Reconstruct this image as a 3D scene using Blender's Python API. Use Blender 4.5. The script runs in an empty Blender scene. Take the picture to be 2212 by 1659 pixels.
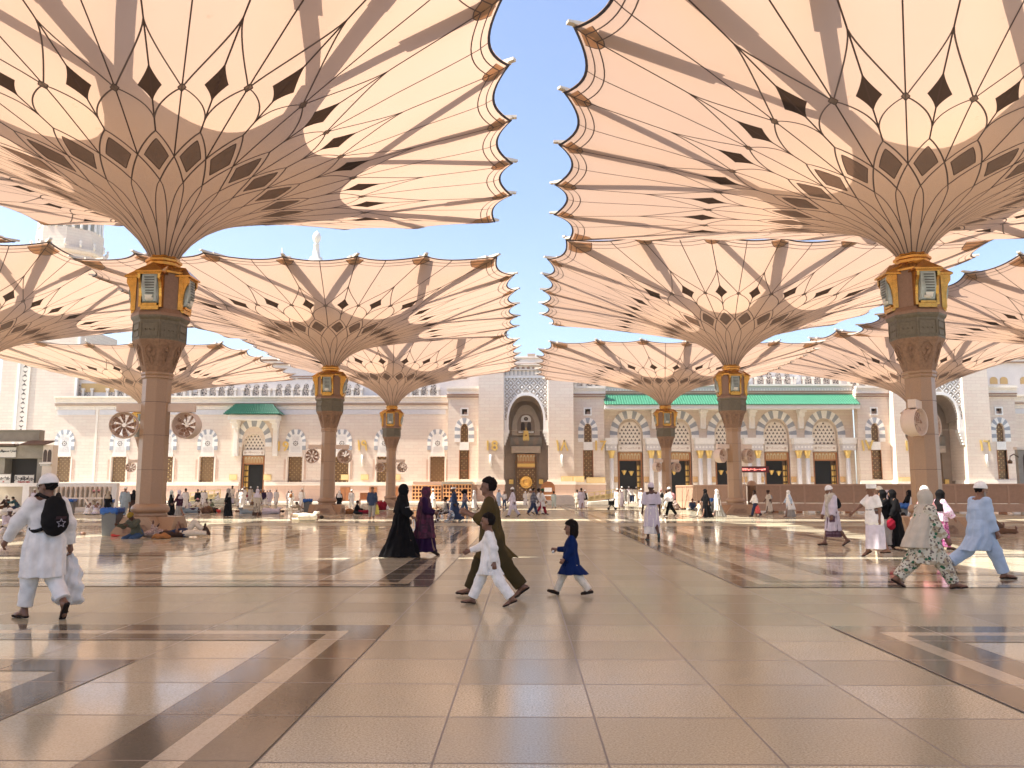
import bpy, math, random
import numpy as np
from mathutils import Vector, Matrix
R = math.radians
random.seed(7)
scene = bpy.context.scene
COL = scene.collection

# ------------------------------------------------------------------ camera
PITCH, YAW, CAMH, FPX = 7.373, 0.83, 1.58, 1789.0
cd = bpy.data.cameras.new('camera'); cam = bpy.data.objects.new('camera', cd); COL.objects.link(cam)
cd.sensor_width = 36; cd.lens = 36 * FPX / 2212; cd.clip_start = .05; cd.clip_end = 3000
cam.location = (0, 0, CAMH); cam.rotation_euler = (R(90 + PITCH), 0, R(YAW))
scene.camera = cam
# ------------------------------------------------------------------ sky, sun, exposure
SUN = Vector((11.4, 1.7, -15.4)).normalized()          # direction the light travels
w = bpy.data.worlds.new("World"); scene.world = w; w.use_nodes = True
nt = w.node_tree; bg = nt.nodes['Background']
sky = nt.nodes.new('ShaderNodeTexSky'); sky.sky_type = 'NISHITA'; sky.sun_disc = False
sky.sun_elevation = math.asin(-SUN.z); sky.sun_rotation = math.atan2(-SUN.x, -SUN.y)
sky.air_density = 1.0; sky.dust_density = 1.7; sky.ozone_density = 3.0
tn = nt.nodes.new('ShaderNodeMix'); tn.data_type = 'RGBA'; tn.blend_type = 'MULTIPLY'; tn.inputs[0].default_value = 1; tn.inputs[7].default_value = (1.04, .975, .99, 1)
nt.links.new(sky.outputs[0], tn.inputs[6]); nt.links.new(tn.outputs[2], bg.inputs[0]); bg.inputs[1].default_value = 0.115
sd = bpy.data.lights.new('sun', 'SUN'); sun = bpy.data.objects.new('sun', sd); COL.objects.link(sun)
sd.energy = 4.4; sd.angle = R(.5); sd.color = (1, .945, .85)
sun.rotation_euler = SUN.to_track_quat('-Z', 'Y').to_euler(); sun.location = (-60, -10, 80)
scene.view_settings.view_transform = 'Standard'; scene.view_settings.look = 'None'
scene.view_settings.exposure = 1.42; scene.view_settings.gamma = 1
scene.render.engine = 'CYCLES'
cy = scene.cycles
cy.max_bounces = 8; cy.diffuse_bounces = 4; cy.glossy_bounces = 3; cy.transmission_bounces = 6; cy.transparent_max_bounces = 8
cy.caustics_reflective = False; cy.caustics_refractive = False
cy.use_denoising = True; cy.sample_clamp_indirect = 6

# where a point measured in the photograph (2212 px wide) lies in the place
def ray(xd, yd):
    a, b = (xd - 1106) / FPX, (829.5 - yd) / FPX
    t, p = R(PITCH), R(YAW)
    y = math.cos(t) - b * math.sin(t); z = math.sin(t) + b * math.cos(t)
    return Vector((a * math.cos(p) - y * math.sin(p), a * math.sin(p) + y * math.cos(p), z))
def at(xd, yd, Y):
    d = ray(xd, yd); k = Y / d.y
    return Vector((d.x * k, Y, CAMH + d.z * k))
def gp(xd, yd, z=0.0):
    d = ray(xd, yd); k = (z - CAMH) / d.z
    return Vector((d.x * k, d.y * k, z))
# ------------------------------------------------------------------ objects
def link(o, parent=None):
    COL.objects.link(o)
    if parent is not None: o.parent = parent
    return o
def tag(o, label=None, cat=None, group=None, kind=None):
    if label: o['label'] = label
    if cat: o['category'] = cat
    if group: o['group'] = group
    if kind: o['kind'] = kind
    return o
def empty(name, loc=(0, 0, 0), rz=0.0, label=None, cat=None, group=None):
    o = bpy.data.objects.new(name, None); o.location = loc; o.rotation_euler = (0, 0, rz); o.empty_display_size = .3
    link(o); return tag(o, label, cat, group)
def kids(o): return [c for c in bpy.data.objects if c.parent == o]
def copy_tree(o, parent=None):
    c = o.copy(); COL.objects.link(c)
    if parent is not None: c.parent = parent
    for ch in CH.get(o.name, []) or kids(o): copy_tree(ch, c)
    return c
CH = {}
class MB:
    def __init__(s): s.v = []; s.f = []; s.m = []; s.sm = []
    def add(s, vs, fs, mi=0, smooth=False):
        o = len(s.v); s.v += [tuple(v) for v in vs]
        for f in fs: s.f.append(tuple(i + o for i in f)); s.m.append(mi); s.sm.append(smooth)
        return s
    def box(s, x0, x1, y0, y1, z0, z1, mi=0):
        vs = [(x, y, z) for z in (z0, z1) for y in (y0, y1) for x in (x0, x1)]
        return s.add(vs, [(0, 2, 3, 1), (4, 5, 7, 6), (0, 1, 5, 4), (2, 6, 7, 3), (0, 4, 6, 2), (1, 3, 7, 5)], mi)
    def obox(s, c, ax, ay, az, mi=0):      # centre and three half-axis vectors
        c = Vector(c); ax, ay, az = Vector(ax), Vector(ay), Vector(az)
        vs = [c + i * ax + j * ay + k * az for k in (-1, 1) for j in (-1, 1) for i in (-1, 1)]
        return s.add(vs, [(0, 2, 3, 1), (4, 5, 7, 6), (0, 1, 5, 4), (2, 6, 7, 3), (0, 4, 6, 2), (1, 3, 7, 5)], mi)
    def bar(s, a, b, w, h, mi=0, up=(0, 0, 1)):
        a, b = Vector(a), Vector(b); d = (b - a); L = d.length; d.normalize(); up = Vector(up)
        if abs(d.dot(up)) > .98: up = Vector((1, 0, 0))
        sd_ = d.cross(up).normalized(); u = sd_.cross(d).normalized()
        return s.obox((a + b) / 2, d * L / 2, sd_ * w / 2, u * h / 2, mi)
    def tube(s, pts, rad, n=8, mi=0, cap=True, smooth=True):
        pts = [Vector(p) for p in pts]; rs = rad if isinstance(rad, (list, tuple)) else [rad] * len(pts)
        vs = []; fs = []
        for i, p in enumerate(pts):
            d = (pts[min(i + 1, len(pts) - 1)] - pts[max(i - 1, 0)]).normalized()
            up = Vector((0, 0, 1)) if abs(d.z) < .95 else Vector((1, 0, 0))
            a = d.cross(up).normalized(); b = a.cross(d).normalized()
            vs += [p + rs[i] * (math.cos(2 * math.pi * k / n) * a + math.sin(2 * math.pi * k / n) * b) for k in range(n)]
        for i in range(len(pts) - 1):
            for k in range(n):
                fs.append((i * n + k, i * n + (k + 1) % n, (i + 1) * n + (k + 1) % n, (i + 1) * n + k))
        if cap: fs += [tuple(range(n)), tuple(range((len(pts) - 1) * n, len(pts) * n))]
        return s.add(vs, fs, mi, smooth)
    def lathe(s, prof, n=16, c=(0, 0, 0), mi=0, a0=0.0, smooth=True, sx=1, sy=1):
        vs = []; fs = []
        for r, z in prof:
            vs += [(c[0] + sx * r * math.cos(a0 + 2 * math.pi * k / n), c[1] + sy * r * math.sin(a0 + 2 * math.pi * k / n), c[2] + z) for k in range(n)]
        for i in range(len(prof) - 1):
            for k in range(n):
                fs.append((i * n + k, i * n + (k + 1) % n, (i + 1) * n + (k + 1) % n, (i + 1) * n + k))
        if prof[0][0] > 1e-4: fs.append(tuple(range(n)))
        if prof[-1][0] > 1e-4: fs.append(tuple(range((len(prof) - 1) * n, len(prof) * n)))
        return s.add(vs, fs, mi, smooth)
    def extr(s, poly, y0, y1, mi=0):       # polygon in XZ (convex or simple) extruded along Y
        n = len(poly); vs = [(x, y0, z) for x, z in poly] + [(x, y1, z) for x, z in poly]
        fs = [tuple(range(n)), tuple(range(2 * n - 1, n - 1, -1))] + [(i, i + n, (i + 1) % n + n, (i + 1) % n) for i in range(n)]
        return s.add(vs, fs, mi)
    def mesh(s, name, mats):
        me = bpy.data.meshes.new(name); me.from_pydata(s.v, [], s.f)
        for m in (mats if isinstance(mats, (list, tuple)) else [mats]): me.materials.append(m)
        me.polygons.foreach_set('material_index', s.m); me.polygons.foreach_set('use_smooth', s.sm)
        me.update(); return me
    def build(s, name, mats, parent=None, loc=None, rz=0, fix=True):
        me = s.mesh(name, mats)
        if fix:
            import bmesh
            bm = bmesh.new(); bm.from_mesh(me); bmesh.ops.recalc_face_normals(bm, faces=bm.faces); bm.to_mesh(me); bm.free()
        o = bpy.data.objects.new(name, me)
        if loc is not None: o.location = loc
        if rz: o.rotation_euler = (0, 0, rz)
        link(o, parent)
        if parent is not None: CH.setdefault(parent.name, []).append(o)
        return o
# ------------------------------------------------------------------ materials
MATS = {}
def mat(name, col, rough=.6, metal=0.0, var=0.0, vs=3.0, bump=0.0, bs=40.0, spec=.5, col2=None, **kw):
    if name in MATS: return MATS[name]
    m = bpy.data.materials.new(name); m.use_nodes = True; n = m.node_tree.nodes; L = m.node_tree.links
    b = n['Principled BSDF']; b.inputs['Base Color'].default_value = (*col, 1); b.inputs['Roughness'].default_value = rough
    b.inputs['Metallic'].default_value = metal; b.inputs['Specular IOR Level'].default_value = spec
    if var or bump: tc = n.new('ShaderNodeTexCoord')
    if var:
        t = n.new('ShaderNodeTexNoise'); t.inputs['Scale'].default_value = vs; t.inputs['Detail'].default_value = 5
        L.new(tc.outputs['Object'], t.inputs['Vector'])
        r = n.new('ShaderNodeValToRGB'); c2 = col2 or tuple(c * (1 - var) for c in col)
        r.color_ramp.elements[0].position = .32; r.color_ramp.elements[1].position = .68
        r.color_ramp.elements[0].color = (*c2, 1); r.color_ramp.elements[1].color = (*(min(1, c * (1 + var * .4)) for c in col), 1)
        L.new(t.outputs['Fac'], r.inputs[0]); L.new(r.outputs[0], b.inputs['Base Color'])
    if bump:
        t = n.new('ShaderNodeTexNoise'); t.inputs['Scale'].default_value = bs; t.inputs['Detail'].default_value = 4
        L.new(tc.outputs['Object'], t.inputs['Vector'])
        bp = n.new('ShaderNodeBump'); bp.inputs['Strength'].default_value = bump; bp.inputs['Distance'].default_value = kw.get('bd', .02)
        L.new(t.outputs['Fac'], bp.inputs['Height']); L.new(bp.outputs[0], b.inputs['Normal'])
    MATS[name] = m; return m
class NG:                                  # tiny node-graph helper
    def __init__(s, m): s.n = m.node_tree.nodes; s.l = m.node_tree.links
    def math(s, op, a, b=None, c=None):
        k = s.n.new('ShaderNodeMath'); k.operation = op
        for i, x in enumerate((a, b, c)):
            if x is None: continue
            if isinstance(x, (int, float)): k.inputs[i].default_value = x
            else: s.l.new(x, k.inputs[i])
        return k.outputs[0]
    def mix(s, f, a, b, bt='MIX'):
        k = s.n.new('ShaderNodeMix'); k.data_type = 'RGBA'; k.blend_type = bt
        for i, x in ((0, f), (6, a), (7, b)):
            if isinstance(x, (int, float)): k.inputs[i].default_value = x
            elif isinstance(x, tuple): k.inputs[i].default_value = (*x, 1)
            else: s.l.new(x, k.inputs[i])
        return k.outputs[2]
    def tex(s, t, vec=None, **kw):
        k = s.n.new('ShaderNodeTex' + t)
        for a, v in kw.items():
            if a in k.inputs: k.inputs[a].default_value = v
            else: setattr(k, a, v)
        if vec is not None: s.l.new(vec, k.inputs['Vector'])
        return k
    def ramp(s, f, stops):
        k = s.n.new('ShaderNodeValToRGB'); e = k.color_ramp.elements
        while len(e) < len(stops): e.new(.5)
        for x, (p, c) in zip(e, stops): x.position = p; x.color = (*c, 1)
        s.l.new(f, k.inputs[0]); return k.outputs[0]
def newmat(name):
    m = bpy.data.materials.new(name); m.use_nodes = True; MATS[name] = m
    return m, NG(m), m.node_tree.nodes['Principled BSDF']

# pavement: polished granite slabs 1.03 x 1.0 m, each a little different
def slab_mat(name, base, dark, light, polish=.12, joint=True, cap=.62):
    m, g, b = newmat(name)
    geo = g.n.new('ShaderNodeNewGeometry'); sp = g.n.new('ShaderNodeSeparateXYZ'); g.l.new(geo.outputs['Position'], sp.inputs[0])
    u = g.math('DIVIDE', g.math('ADD', sp.outputs[0], 100.0 * 1.032 + .548), 1.032)
    v = g.math('DIVIDE', g.math('ADD', sp.outputs[1], 100.0 - 5.55 + 6.0), 1.005)
    fu, fv = g.math('FRACT', u), g.math('FRACT', v)
    cb = g.n.new('ShaderNodeCombineXYZ'); g.l.new(g.math('FLOOR', u), cb.inputs[0]); g.l.new(g.math('FLOOR', v), cb.inputs[1])
    wn = g.tex('WhiteNoise', cb.outputs[0])
    n1 = g.tex('Noise', geo.outputs['Position'], Scale=62.0, Detail=5.0, Roughness=.8)
    n2 = g.tex('Noise', geo.outputs['Position'], Scale=2.2, Detail=6.0, Roughness=.6)
    n3 = g.tex('Voronoi', geo.outputs['Position'], Scale=90.0)
    c = g.ramp(n1.outputs['Fac'], [(.39, dark), (.49, base), (.60, light)])
    c = g.mix(g.math('MULTIPLY', n3.outputs['Color'], .35), c, base)
    c = g.mix(g.math('MULTIPLY', wn.outputs['Value'], .62), c, tuple(x * .55 for x in base))
    c = g.mix(g.math('MULTIPLY', g.ramp(n2.outputs['Fac'], [(.4, (0, 0, 0)), (.7, (1, 1, 1))]), .22), c, tuple(x * .7 for x in base))
    if joint:
        j = g.math('MAXIMUM', g.math('LESS_THAN', fu, .014), g.math('LESS_THAN', fv, .021))
        c = g.mix(g.math('MULTIPLY', j, .9), c, (.075, .055, .038))
    r = g.math('ADD', g.math('MULTIPLY', wn.outputs['Value'], .06), g.math('ADD', g.math('MULTIPLY', n2.outputs['Fac'], .08 + polish * .25), polish - .065))
    if joint: r = g.math('ADD', r, g.math('MULTIPLY', j, .4))
    # each slab sits at a hair's tilt; the polish ripples
    nn = g.n.new('ShaderNodeVectorMath'); nn.operation = 'SUBTRACT'; g.l.new(wn.outputs['Color'], nn.inputs[0]); nn.inputs[1].default_value = (.5, .5, .5)
    sc = g.n.new('ShaderNodeVectorMath'); sc.operation = 'MULTIPLY'; g.l.new(nn.outputs[0], sc.inputs[0]); sc.inputs[1].default_value = (.006, .006, 0)
    ad = g.n.new('ShaderNodeVectorMath'); ad.operation = 'ADD'; g.l.new(sc.outputs[0], ad.inputs[0]); g.l.new(geo.outputs['Normal'], ad.inputs[1])
    nz = g.n.new('ShaderNodeVectorMath'); nz.operation = 'NORMALIZE'; g.l.new(ad.outputs[0], nz.inputs[0])
    bp = g.n.new('ShaderNodeBump'); bp.inputs['Strength'].default_value = .02; bp.inputs['Distance'].default_value = .01
    g.l.new(n1.outputs['Fac'], bp.inputs['Height']); g.l.new(nz.outputs[0], bp.inputs['Normal'])
    # satin stone: a diffuse body under a polish whose grazing gleam stays well short of a mirror
    df = g.n.new('ShaderNodeBsdfDiffuse'); gs = g.n.new('ShaderNodeBsdfGlossy'); mx = g.n.new('ShaderNodeMixShader'); fr = g.n.new('ShaderNodeFresnel'); fr.inputs['IOR'].default_value = 1.5
    g.l.new(c, df.inputs['Color']); g.l.new(r, gs.inputs['Roughness']); gs.inputs['Color'].default_value = (1, .97, .92, 1)
    for k in (df, gs, fr): g.l.new(bp.outputs[0], k.inputs['Normal'])
    g.l.new(g.math('MINIMUM', fr.outputs[0], cap), mx.inputs[0]); g.l.new(df.outputs[0], mx.inputs[1]); g.l.new(gs.outputs[0], mx.inputs[2])
    g.l.new(mx.outputs[0], g.n['Material Output'].inputs['Surface']); g.n.remove(b)
    return m
M_SLAB = slab_mat('granite slab', (.53, .48, .33), (.16, .138, .09), (.85, .79, .60), .13, cap=.32)
M_POL = slab_mat('polished granite slab', (.70, .645, .47), (.40, .35, .235), (.88, .83, .65), .045)
M_DARK = slab_mat('dark granite', (.19, .17, .13), (.145, .13, .098), (.245, .22, .17), .06)
M_LITE = slab_mat('light granite', (.66, .57, .41), (.44, .37, .25), (.82, .73, .55), .10)
# coursed stone of the mosque wall
def course_mat(name, c1, c2, mortar, bw=1.2, rh=.42, rough=.75):
    m, g, b = newmat(name)
    geo = g.n.new('ShaderNodeNewGeometry'); sp = g.n.new('ShaderNodeSeparateXYZ'); g.l.new(geo.outputs['Position'], sp.inputs[0])
    cb = g.n.new('ShaderNodeCombineXYZ'); g.l.new(g.math('ADD', sp.outputs[0], sp.outputs[1]), cb.inputs[0]); g.l.new(sp.outputs[2], cb.inputs[1])
    t = g.tex('Brick', cb.outputs[0]); t.inputs['Scale'].default_value = 1.0; t.inputs['Brick Width'].default_value = bw; t.inputs['Row Height'].default_value = rh
    t.inputs['Mortar Size'].default_value = .016; t.inputs['Color1'].default_value = (*c1, 1); t.inputs['Color2'].default_value = (*c2, 1); t.inputs['Mortar'].default_value = (*mortar, 1)
    n2 = g.tex('Noise', geo.outputs['Position'], Scale=.35, Detail=6.0, Roughness=.6)
    c = g.mix(g.math('MULTIPLY', g.ramp(n2.outputs['Fac'], [(.4, (0, 0, 0)), (.75, (1, 1, 1))]), .18), t.outputs['Color'], tuple(x * .72 for x in c1))
    g.l.new(c, b.inputs['Base Color']); b.inputs['Roughness'].default_value = rough
    return m
M_WALL = course_mat('coursed limestone', (.76, .655, .535), (.73, .60, .49), (.60, .475, .38))
M_PLINTH = course_mat('pink granite plinth', (.62, .44, .33), (.58, .40, .30), (.46, .32, .24), 1.6, .9, .45)
M_CREAM = mat('cream stone', (.84, .75, .63), .6, var=.06, vs=1.5)
M_WHITE = mat('white marble', (.86, .83, .77), .35, var=.05, vs=3)
M_BLUE = mat('blue grey voussoir', (.36, .38, .41), .6, var=.15, vs=2)
M_COL = mat('beige granite', (.40, .245, .14), .34, var=.14, vs=30, bump=.05, bs=60, bd=.004)
M_CARVE = mat('carved beige stone', (.31, .185, .112), .7, var=.25, vs=9, bump=.6, bs=14, bd=.05)
M_BAND = mat('grey green stone', (.16, .135, .09), .55, var=.2, vs=12, bump=.2, bs=30)
M_HOUS = mat('brown stone housing', (.28, .16, .10), .5, var=.12, vs=10)
M_GOLD = mat('gilded brass', (.62, .33, .075), .22, 1.0, var=.25, vs=6, bump=.12, bs=18)
M_GOLDP = mat('gold paint', (.80, .55, .16), .45, .5)
M_BRONZE = mat('dark bronze', (.16, .09, .04), .45, .6, var=.3, vs=8)
M_WOOD = mat('stained wood', (.36, .14, .045), .5, var=.25, vs=4)
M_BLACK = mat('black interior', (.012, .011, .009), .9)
M_DKHOLE = mat('dark window hole', (.07, .045, .03), .6)
M_GREEN = mat('green roof tile', (.085, .30, .18), .3, var=.25, vs=5)
M_GREY = mat('grey concrete', (.36, .33, .27), .8, var=.15, vs=2)
M_SHADE = mat('dark entrance shade', (.05, .045, .04), .8)
M_FAN = mat('beige painted metal', (.78, .62, .50), .45, var=.05, vs=4)
M_FANB = mat('brown fan blade', (.40, .23, .15), .45)
M_BIN = mat('grey bin plastic', (.16, .165, .16), .55, var=.08, vs=6)
M_LINER = mat('blue bin liner', (.012, .11, .42), .35, bump=.5, bs=9, bd=.05)
M_BARR = mat('barrier fabric panel', (.40, .25, .165), .8, var=.1, vs=6)
M_BARRF = mat('barrier frame', (.47, .30, .20), .6, var=.1, vs=4)
M_STEEL = mat('chrome', (.65, .65, .65), .25, 1.0)
M_BRASSR = mat('brass railing', (.80, .60, .26), .3, .8)
# ------------------------------------------------------------------ pavement
PV = MB().add([(-600, -300, 0), (600, -300, 0), (600, 1500, 0), (-600, 1500, 0)], [(0, 1, 2, 3)]).build('pavement', M_SLAB)
tag(PV, 'polished beige granite slabs of the wide plaza floor', None, None, 'structure')
db = MB(); pb = MB()
def band(x0, x1, y0, y1, mi, z=.004): db.add([(x0, y0, z), (x1, y0, z), (x1, y1, z), (x0, y1, z)], [(0, 1, 2, 3)], mi)
def panel(x0, x1, y0, y1):                 # three nested frames of inlaid bands round one bay of paving
    pb.add([(x0, y0, .004), (x1, y0, .004), (x1, y1, .004), (x0, y1, .004)], [(0, 1, 2, 3)])
    for k, (a, bw, mi) in enumerate(((0, .41, 0), (.41, .21, 1), (.62, .40, 0), (2.05, .5, 0), (6.4, .4, 0), (6.8, .21, 1), (7.01, .4, 0))):
        X0, X1, Y0, Y1 = x0 + a, x1 - a, y0 + a, y1 - a; z = .008
        band(X0, X1, Y0, Y0 + bw, mi, z); band(X0, X1, Y1 - bw, Y1, mi, z)
        band(X0, X0 + bw, Y0 + bw, Y1 - bw, mi, z); band(X1 - bw, X1, Y0 + bw, Y1 - bw, mi, z)
for (ya, yb) in ((-17.6, 10.06), (14.06, 38.0), (42.0, 65.6), (69.6, 93.5)):
    for (xa, xb) in ((-53.5, -30.2), (-25.0, -1.58), (3.58, 26.9), (32.1, 55.4)): panel(xa, xb, ya, yb)
tag(pb.build('pavement_panels', M_POL, fix=False), 'polished granite fields of the plaza floor between the rough walkways', None, None, 'structure')
tag(db.build('pavement_bands', [M_DARK, M_LITE], fix=False), 'dark and light granite bands inlaid in the plaza floor', None, None, 'structure')

# ------------------------------------------------------------------ the big parasols
def cloth_mat(name, dcol, tcol, stain=True):
    m = bpy.data.materials.new(name); m.use_nodes = True; MATS[name] = m; g = NG(m)
    g.n.remove(g.n['Principled BSDF']); out = g.n['Material Output']
    geo = g.n.new('ShaderNodeTexCoord')
    n1 = g.tex('Noise', geo.outputs['Object'], Scale=.55, Detail=5.0, Roughness=.6)
    n2 = g.tex('Noise', geo.outputs['Object'], Scale=2.3, Detail=5.0, Roughness=.65)
    f = g.ramp(n1.outputs['Fac'], [(.35, (0, 0, 0)), (.7, (1, 1, 1))])
    f2 = g.ramp(n2.outputs['Fac'], [(.66, (0, 0, 0)), (.80, (1, 1, 1))])
    def col(c):
        x = g.mix(g.math('MULTIPLY', f, .10), c, (c[0], c[1] * .82, c[2] * .70))
        if stain: x = g.mix(g.math('MULTIPLY', f2, .35), x, (c[0] * .75, c[1] * .48, c[2] * .38))
        return x
    d = g.n.new('ShaderNodeBsdfDiffuse'); t = g.n.new('ShaderNodeBsdfTranslucent'); mx = g.n.new('ShaderNodeMixShader')
    g.l.new(col(dcol), d.inputs[0]); g.l.new(col(tcol), t.inputs[0]); mx.inputs[0].default_value = .55
    g.l.new(d.outputs[0], mx.inputs[1]); g.l.new(t.outputs[0], mx.inputs[2]); g.l.new(mx.outputs[0], out.inputs[0])
    return m
M_CLOTH = cloth_mat('cream translucent membrane', (.66, .51, .40), (.50, .335, .238))
M_SAIL = cloth_mat('thin inner sail', (.5, .45, .38), (.95, .85, .70), False)
M_GPAN = cloth_mat('grey woven panel', (.34, .28, .25), (.30, .24, .21), False)
M_BPAN = cloth_mat('black woven panel', (.11, .085, .072), (.085, .065, .055), False)
M_TPAN = cloth_mat('brown corner patch', (.60, .43, .29), (.56, .35, .21), False)
M_SEAM = mat('dark brown webbing', (.085, .05, .042), .8); M_SEAM2 = mat('brown webbing', (.14, .10, .09), .8)
M_EDGE = mat('dark edge cable', (.035, .03, .045), .6)
M_ARM = mat('cream steel arm', (.70, .62, .50), .5)
M_GLASS = mat('pale lantern glass', (.44, .50, .48), .12, spec=.7, var=.35, vs=2.5)
M_LAMP = mat('lantern reflector', (.80, .78, .70), .3)
M_SLATD = mat('dark louvre', (.08, .085, .075), .4)

TIP = [(13.3, 0.0), (13.3, 4.25), (13.2, 8.2), (12.25, 12.25)]
tips = []
for q in range(4):
    c, s = [(1, 0), (0, 1), (-1, 0), (0, -1)][q]
    L = TIP + [(y, x) for x, y in TIP[2:0:-1]]
    if q % 2: L = [(min(x, 12.45), y) for x, y in L]
    tips += [(x * c - y * s, x * s + y * c) for x, y in L]
tips_a = [math.atan2(y, x) for x, y in tips]
tips_a = [a if i == 0 or a > -1e-6 else a + 2 * math.pi for i, a in enumerate(tips_a)]
tips_a[0] = 0.0
R0 = .50
PR = [(.5, 10.35), (.72, 10.75), (1.0, 11.12), (1.6, 11.68), (2.4, 12.2), (3.35, 12.66), (4.05, 12.95), (5.0, 13.32), (6.2, 13.78), (7.45, 14.2), (9.8, 14.88), (11.6, 15.34), (12.8, 15.66), (13.3, 15.88)]
PRt = [(r - R0) / (13.3 - R0) for r, z in PR]; PRz = [z for r, z in PR]
T = lambda r: (r - R0) / (13.3 - R0)
def surf(u, t, dz=0.0):
    u = u % 24; i = int(math.floor(u)) % 24; f = u - math.floor(u)
    a0 = tips_a[i]; a1 = tips_a[(i + 1) % 24] + (2 * math.pi if i == 23 else 0)
    th = a0 + (a1 - a0) * f
    (x0, y0), (x1, y1) = tips[i], tips[(i + 1) % 24]
    # chord hit
    dx, dy = math.cos(th), math.sin(th); ex, ey = x1 - x0, y1 - y0
    Rr = (x0 * ey - y0 * ex) / (dx * ey - dy * ex)
    sg = .62 * (1 - (2 * f - 1) ** 2)
    k = min(1, max(0, (t - .02) / .5)); k = k * k * (3 - 2 * k)
    Rb = 13.3 + (Rr - 13.3) * k
    rho = R0 + (Rb - R0) * t - sg * t ** 3
    z = float(np.interp(t, PRt, PRz)) - .14 * (1 - (2 * f - 1) ** 2) * t ** 2 * (1 - .4 * t)
    return Vector((rho * dx, rho * dy, z + dz))
def seam(mb, pts, w, mi, off=-.016):
    P = [surf(u, t) for u, t in pts]; n = len(P); vs = []; fs = []
    for i in range(n):
        u, t = pts[i]; d = P[min(i + 1, n - 1)] - P[max(i - 1, 0)]
        nu = surf(u + .05, t) - surf(u - .05, t); nt_ = surf(u, min(1, t + .01)) - surf(u, max(0, t - .01))
        nn = nu.cross(nt_).normalized()
        if nn.z < 0: nn = -nn
        s = d.cross(nn).normalized(); ww = w[i] if isinstance(w, list) else w
        vs += [P[i] + s * ww / 2 + nn * off, P[i] - s * ww / 2 + nn * off]
    for i in range(n - 1): fs.append((2 * i, 2 * i + 1, 2 * i + 3, 2 * i + 2))
    mb.add(vs, fs, mi)
def fillp(mb, rows, mi, off=-.010, nx=4):  # rows of (t, u_left, u_right)
    vs = []; fs = []
    for t, a, b in rows:
        for k in range(nx + 1):
            u = a + (b - a) * k / nx; p = surf(u, t)
            nu = surf(u + .05, t) - surf(u - .05, t); nt_ = surf(u, min(1, t + .01)) - surf(u, max(0, t - .01)); nn = nu.cross(nt_).normalized()
            if nn.z < 0: nn = -nn
            vs.append(p + nn * off)
    for i in range(len(rows) - 1):
        for k in range(nx): j = i * (nx + 1) + k; fs.append((j, j + 1, j + nx + 2, j + nx + 1))
    mb.add(vs, fs, mi)
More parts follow.
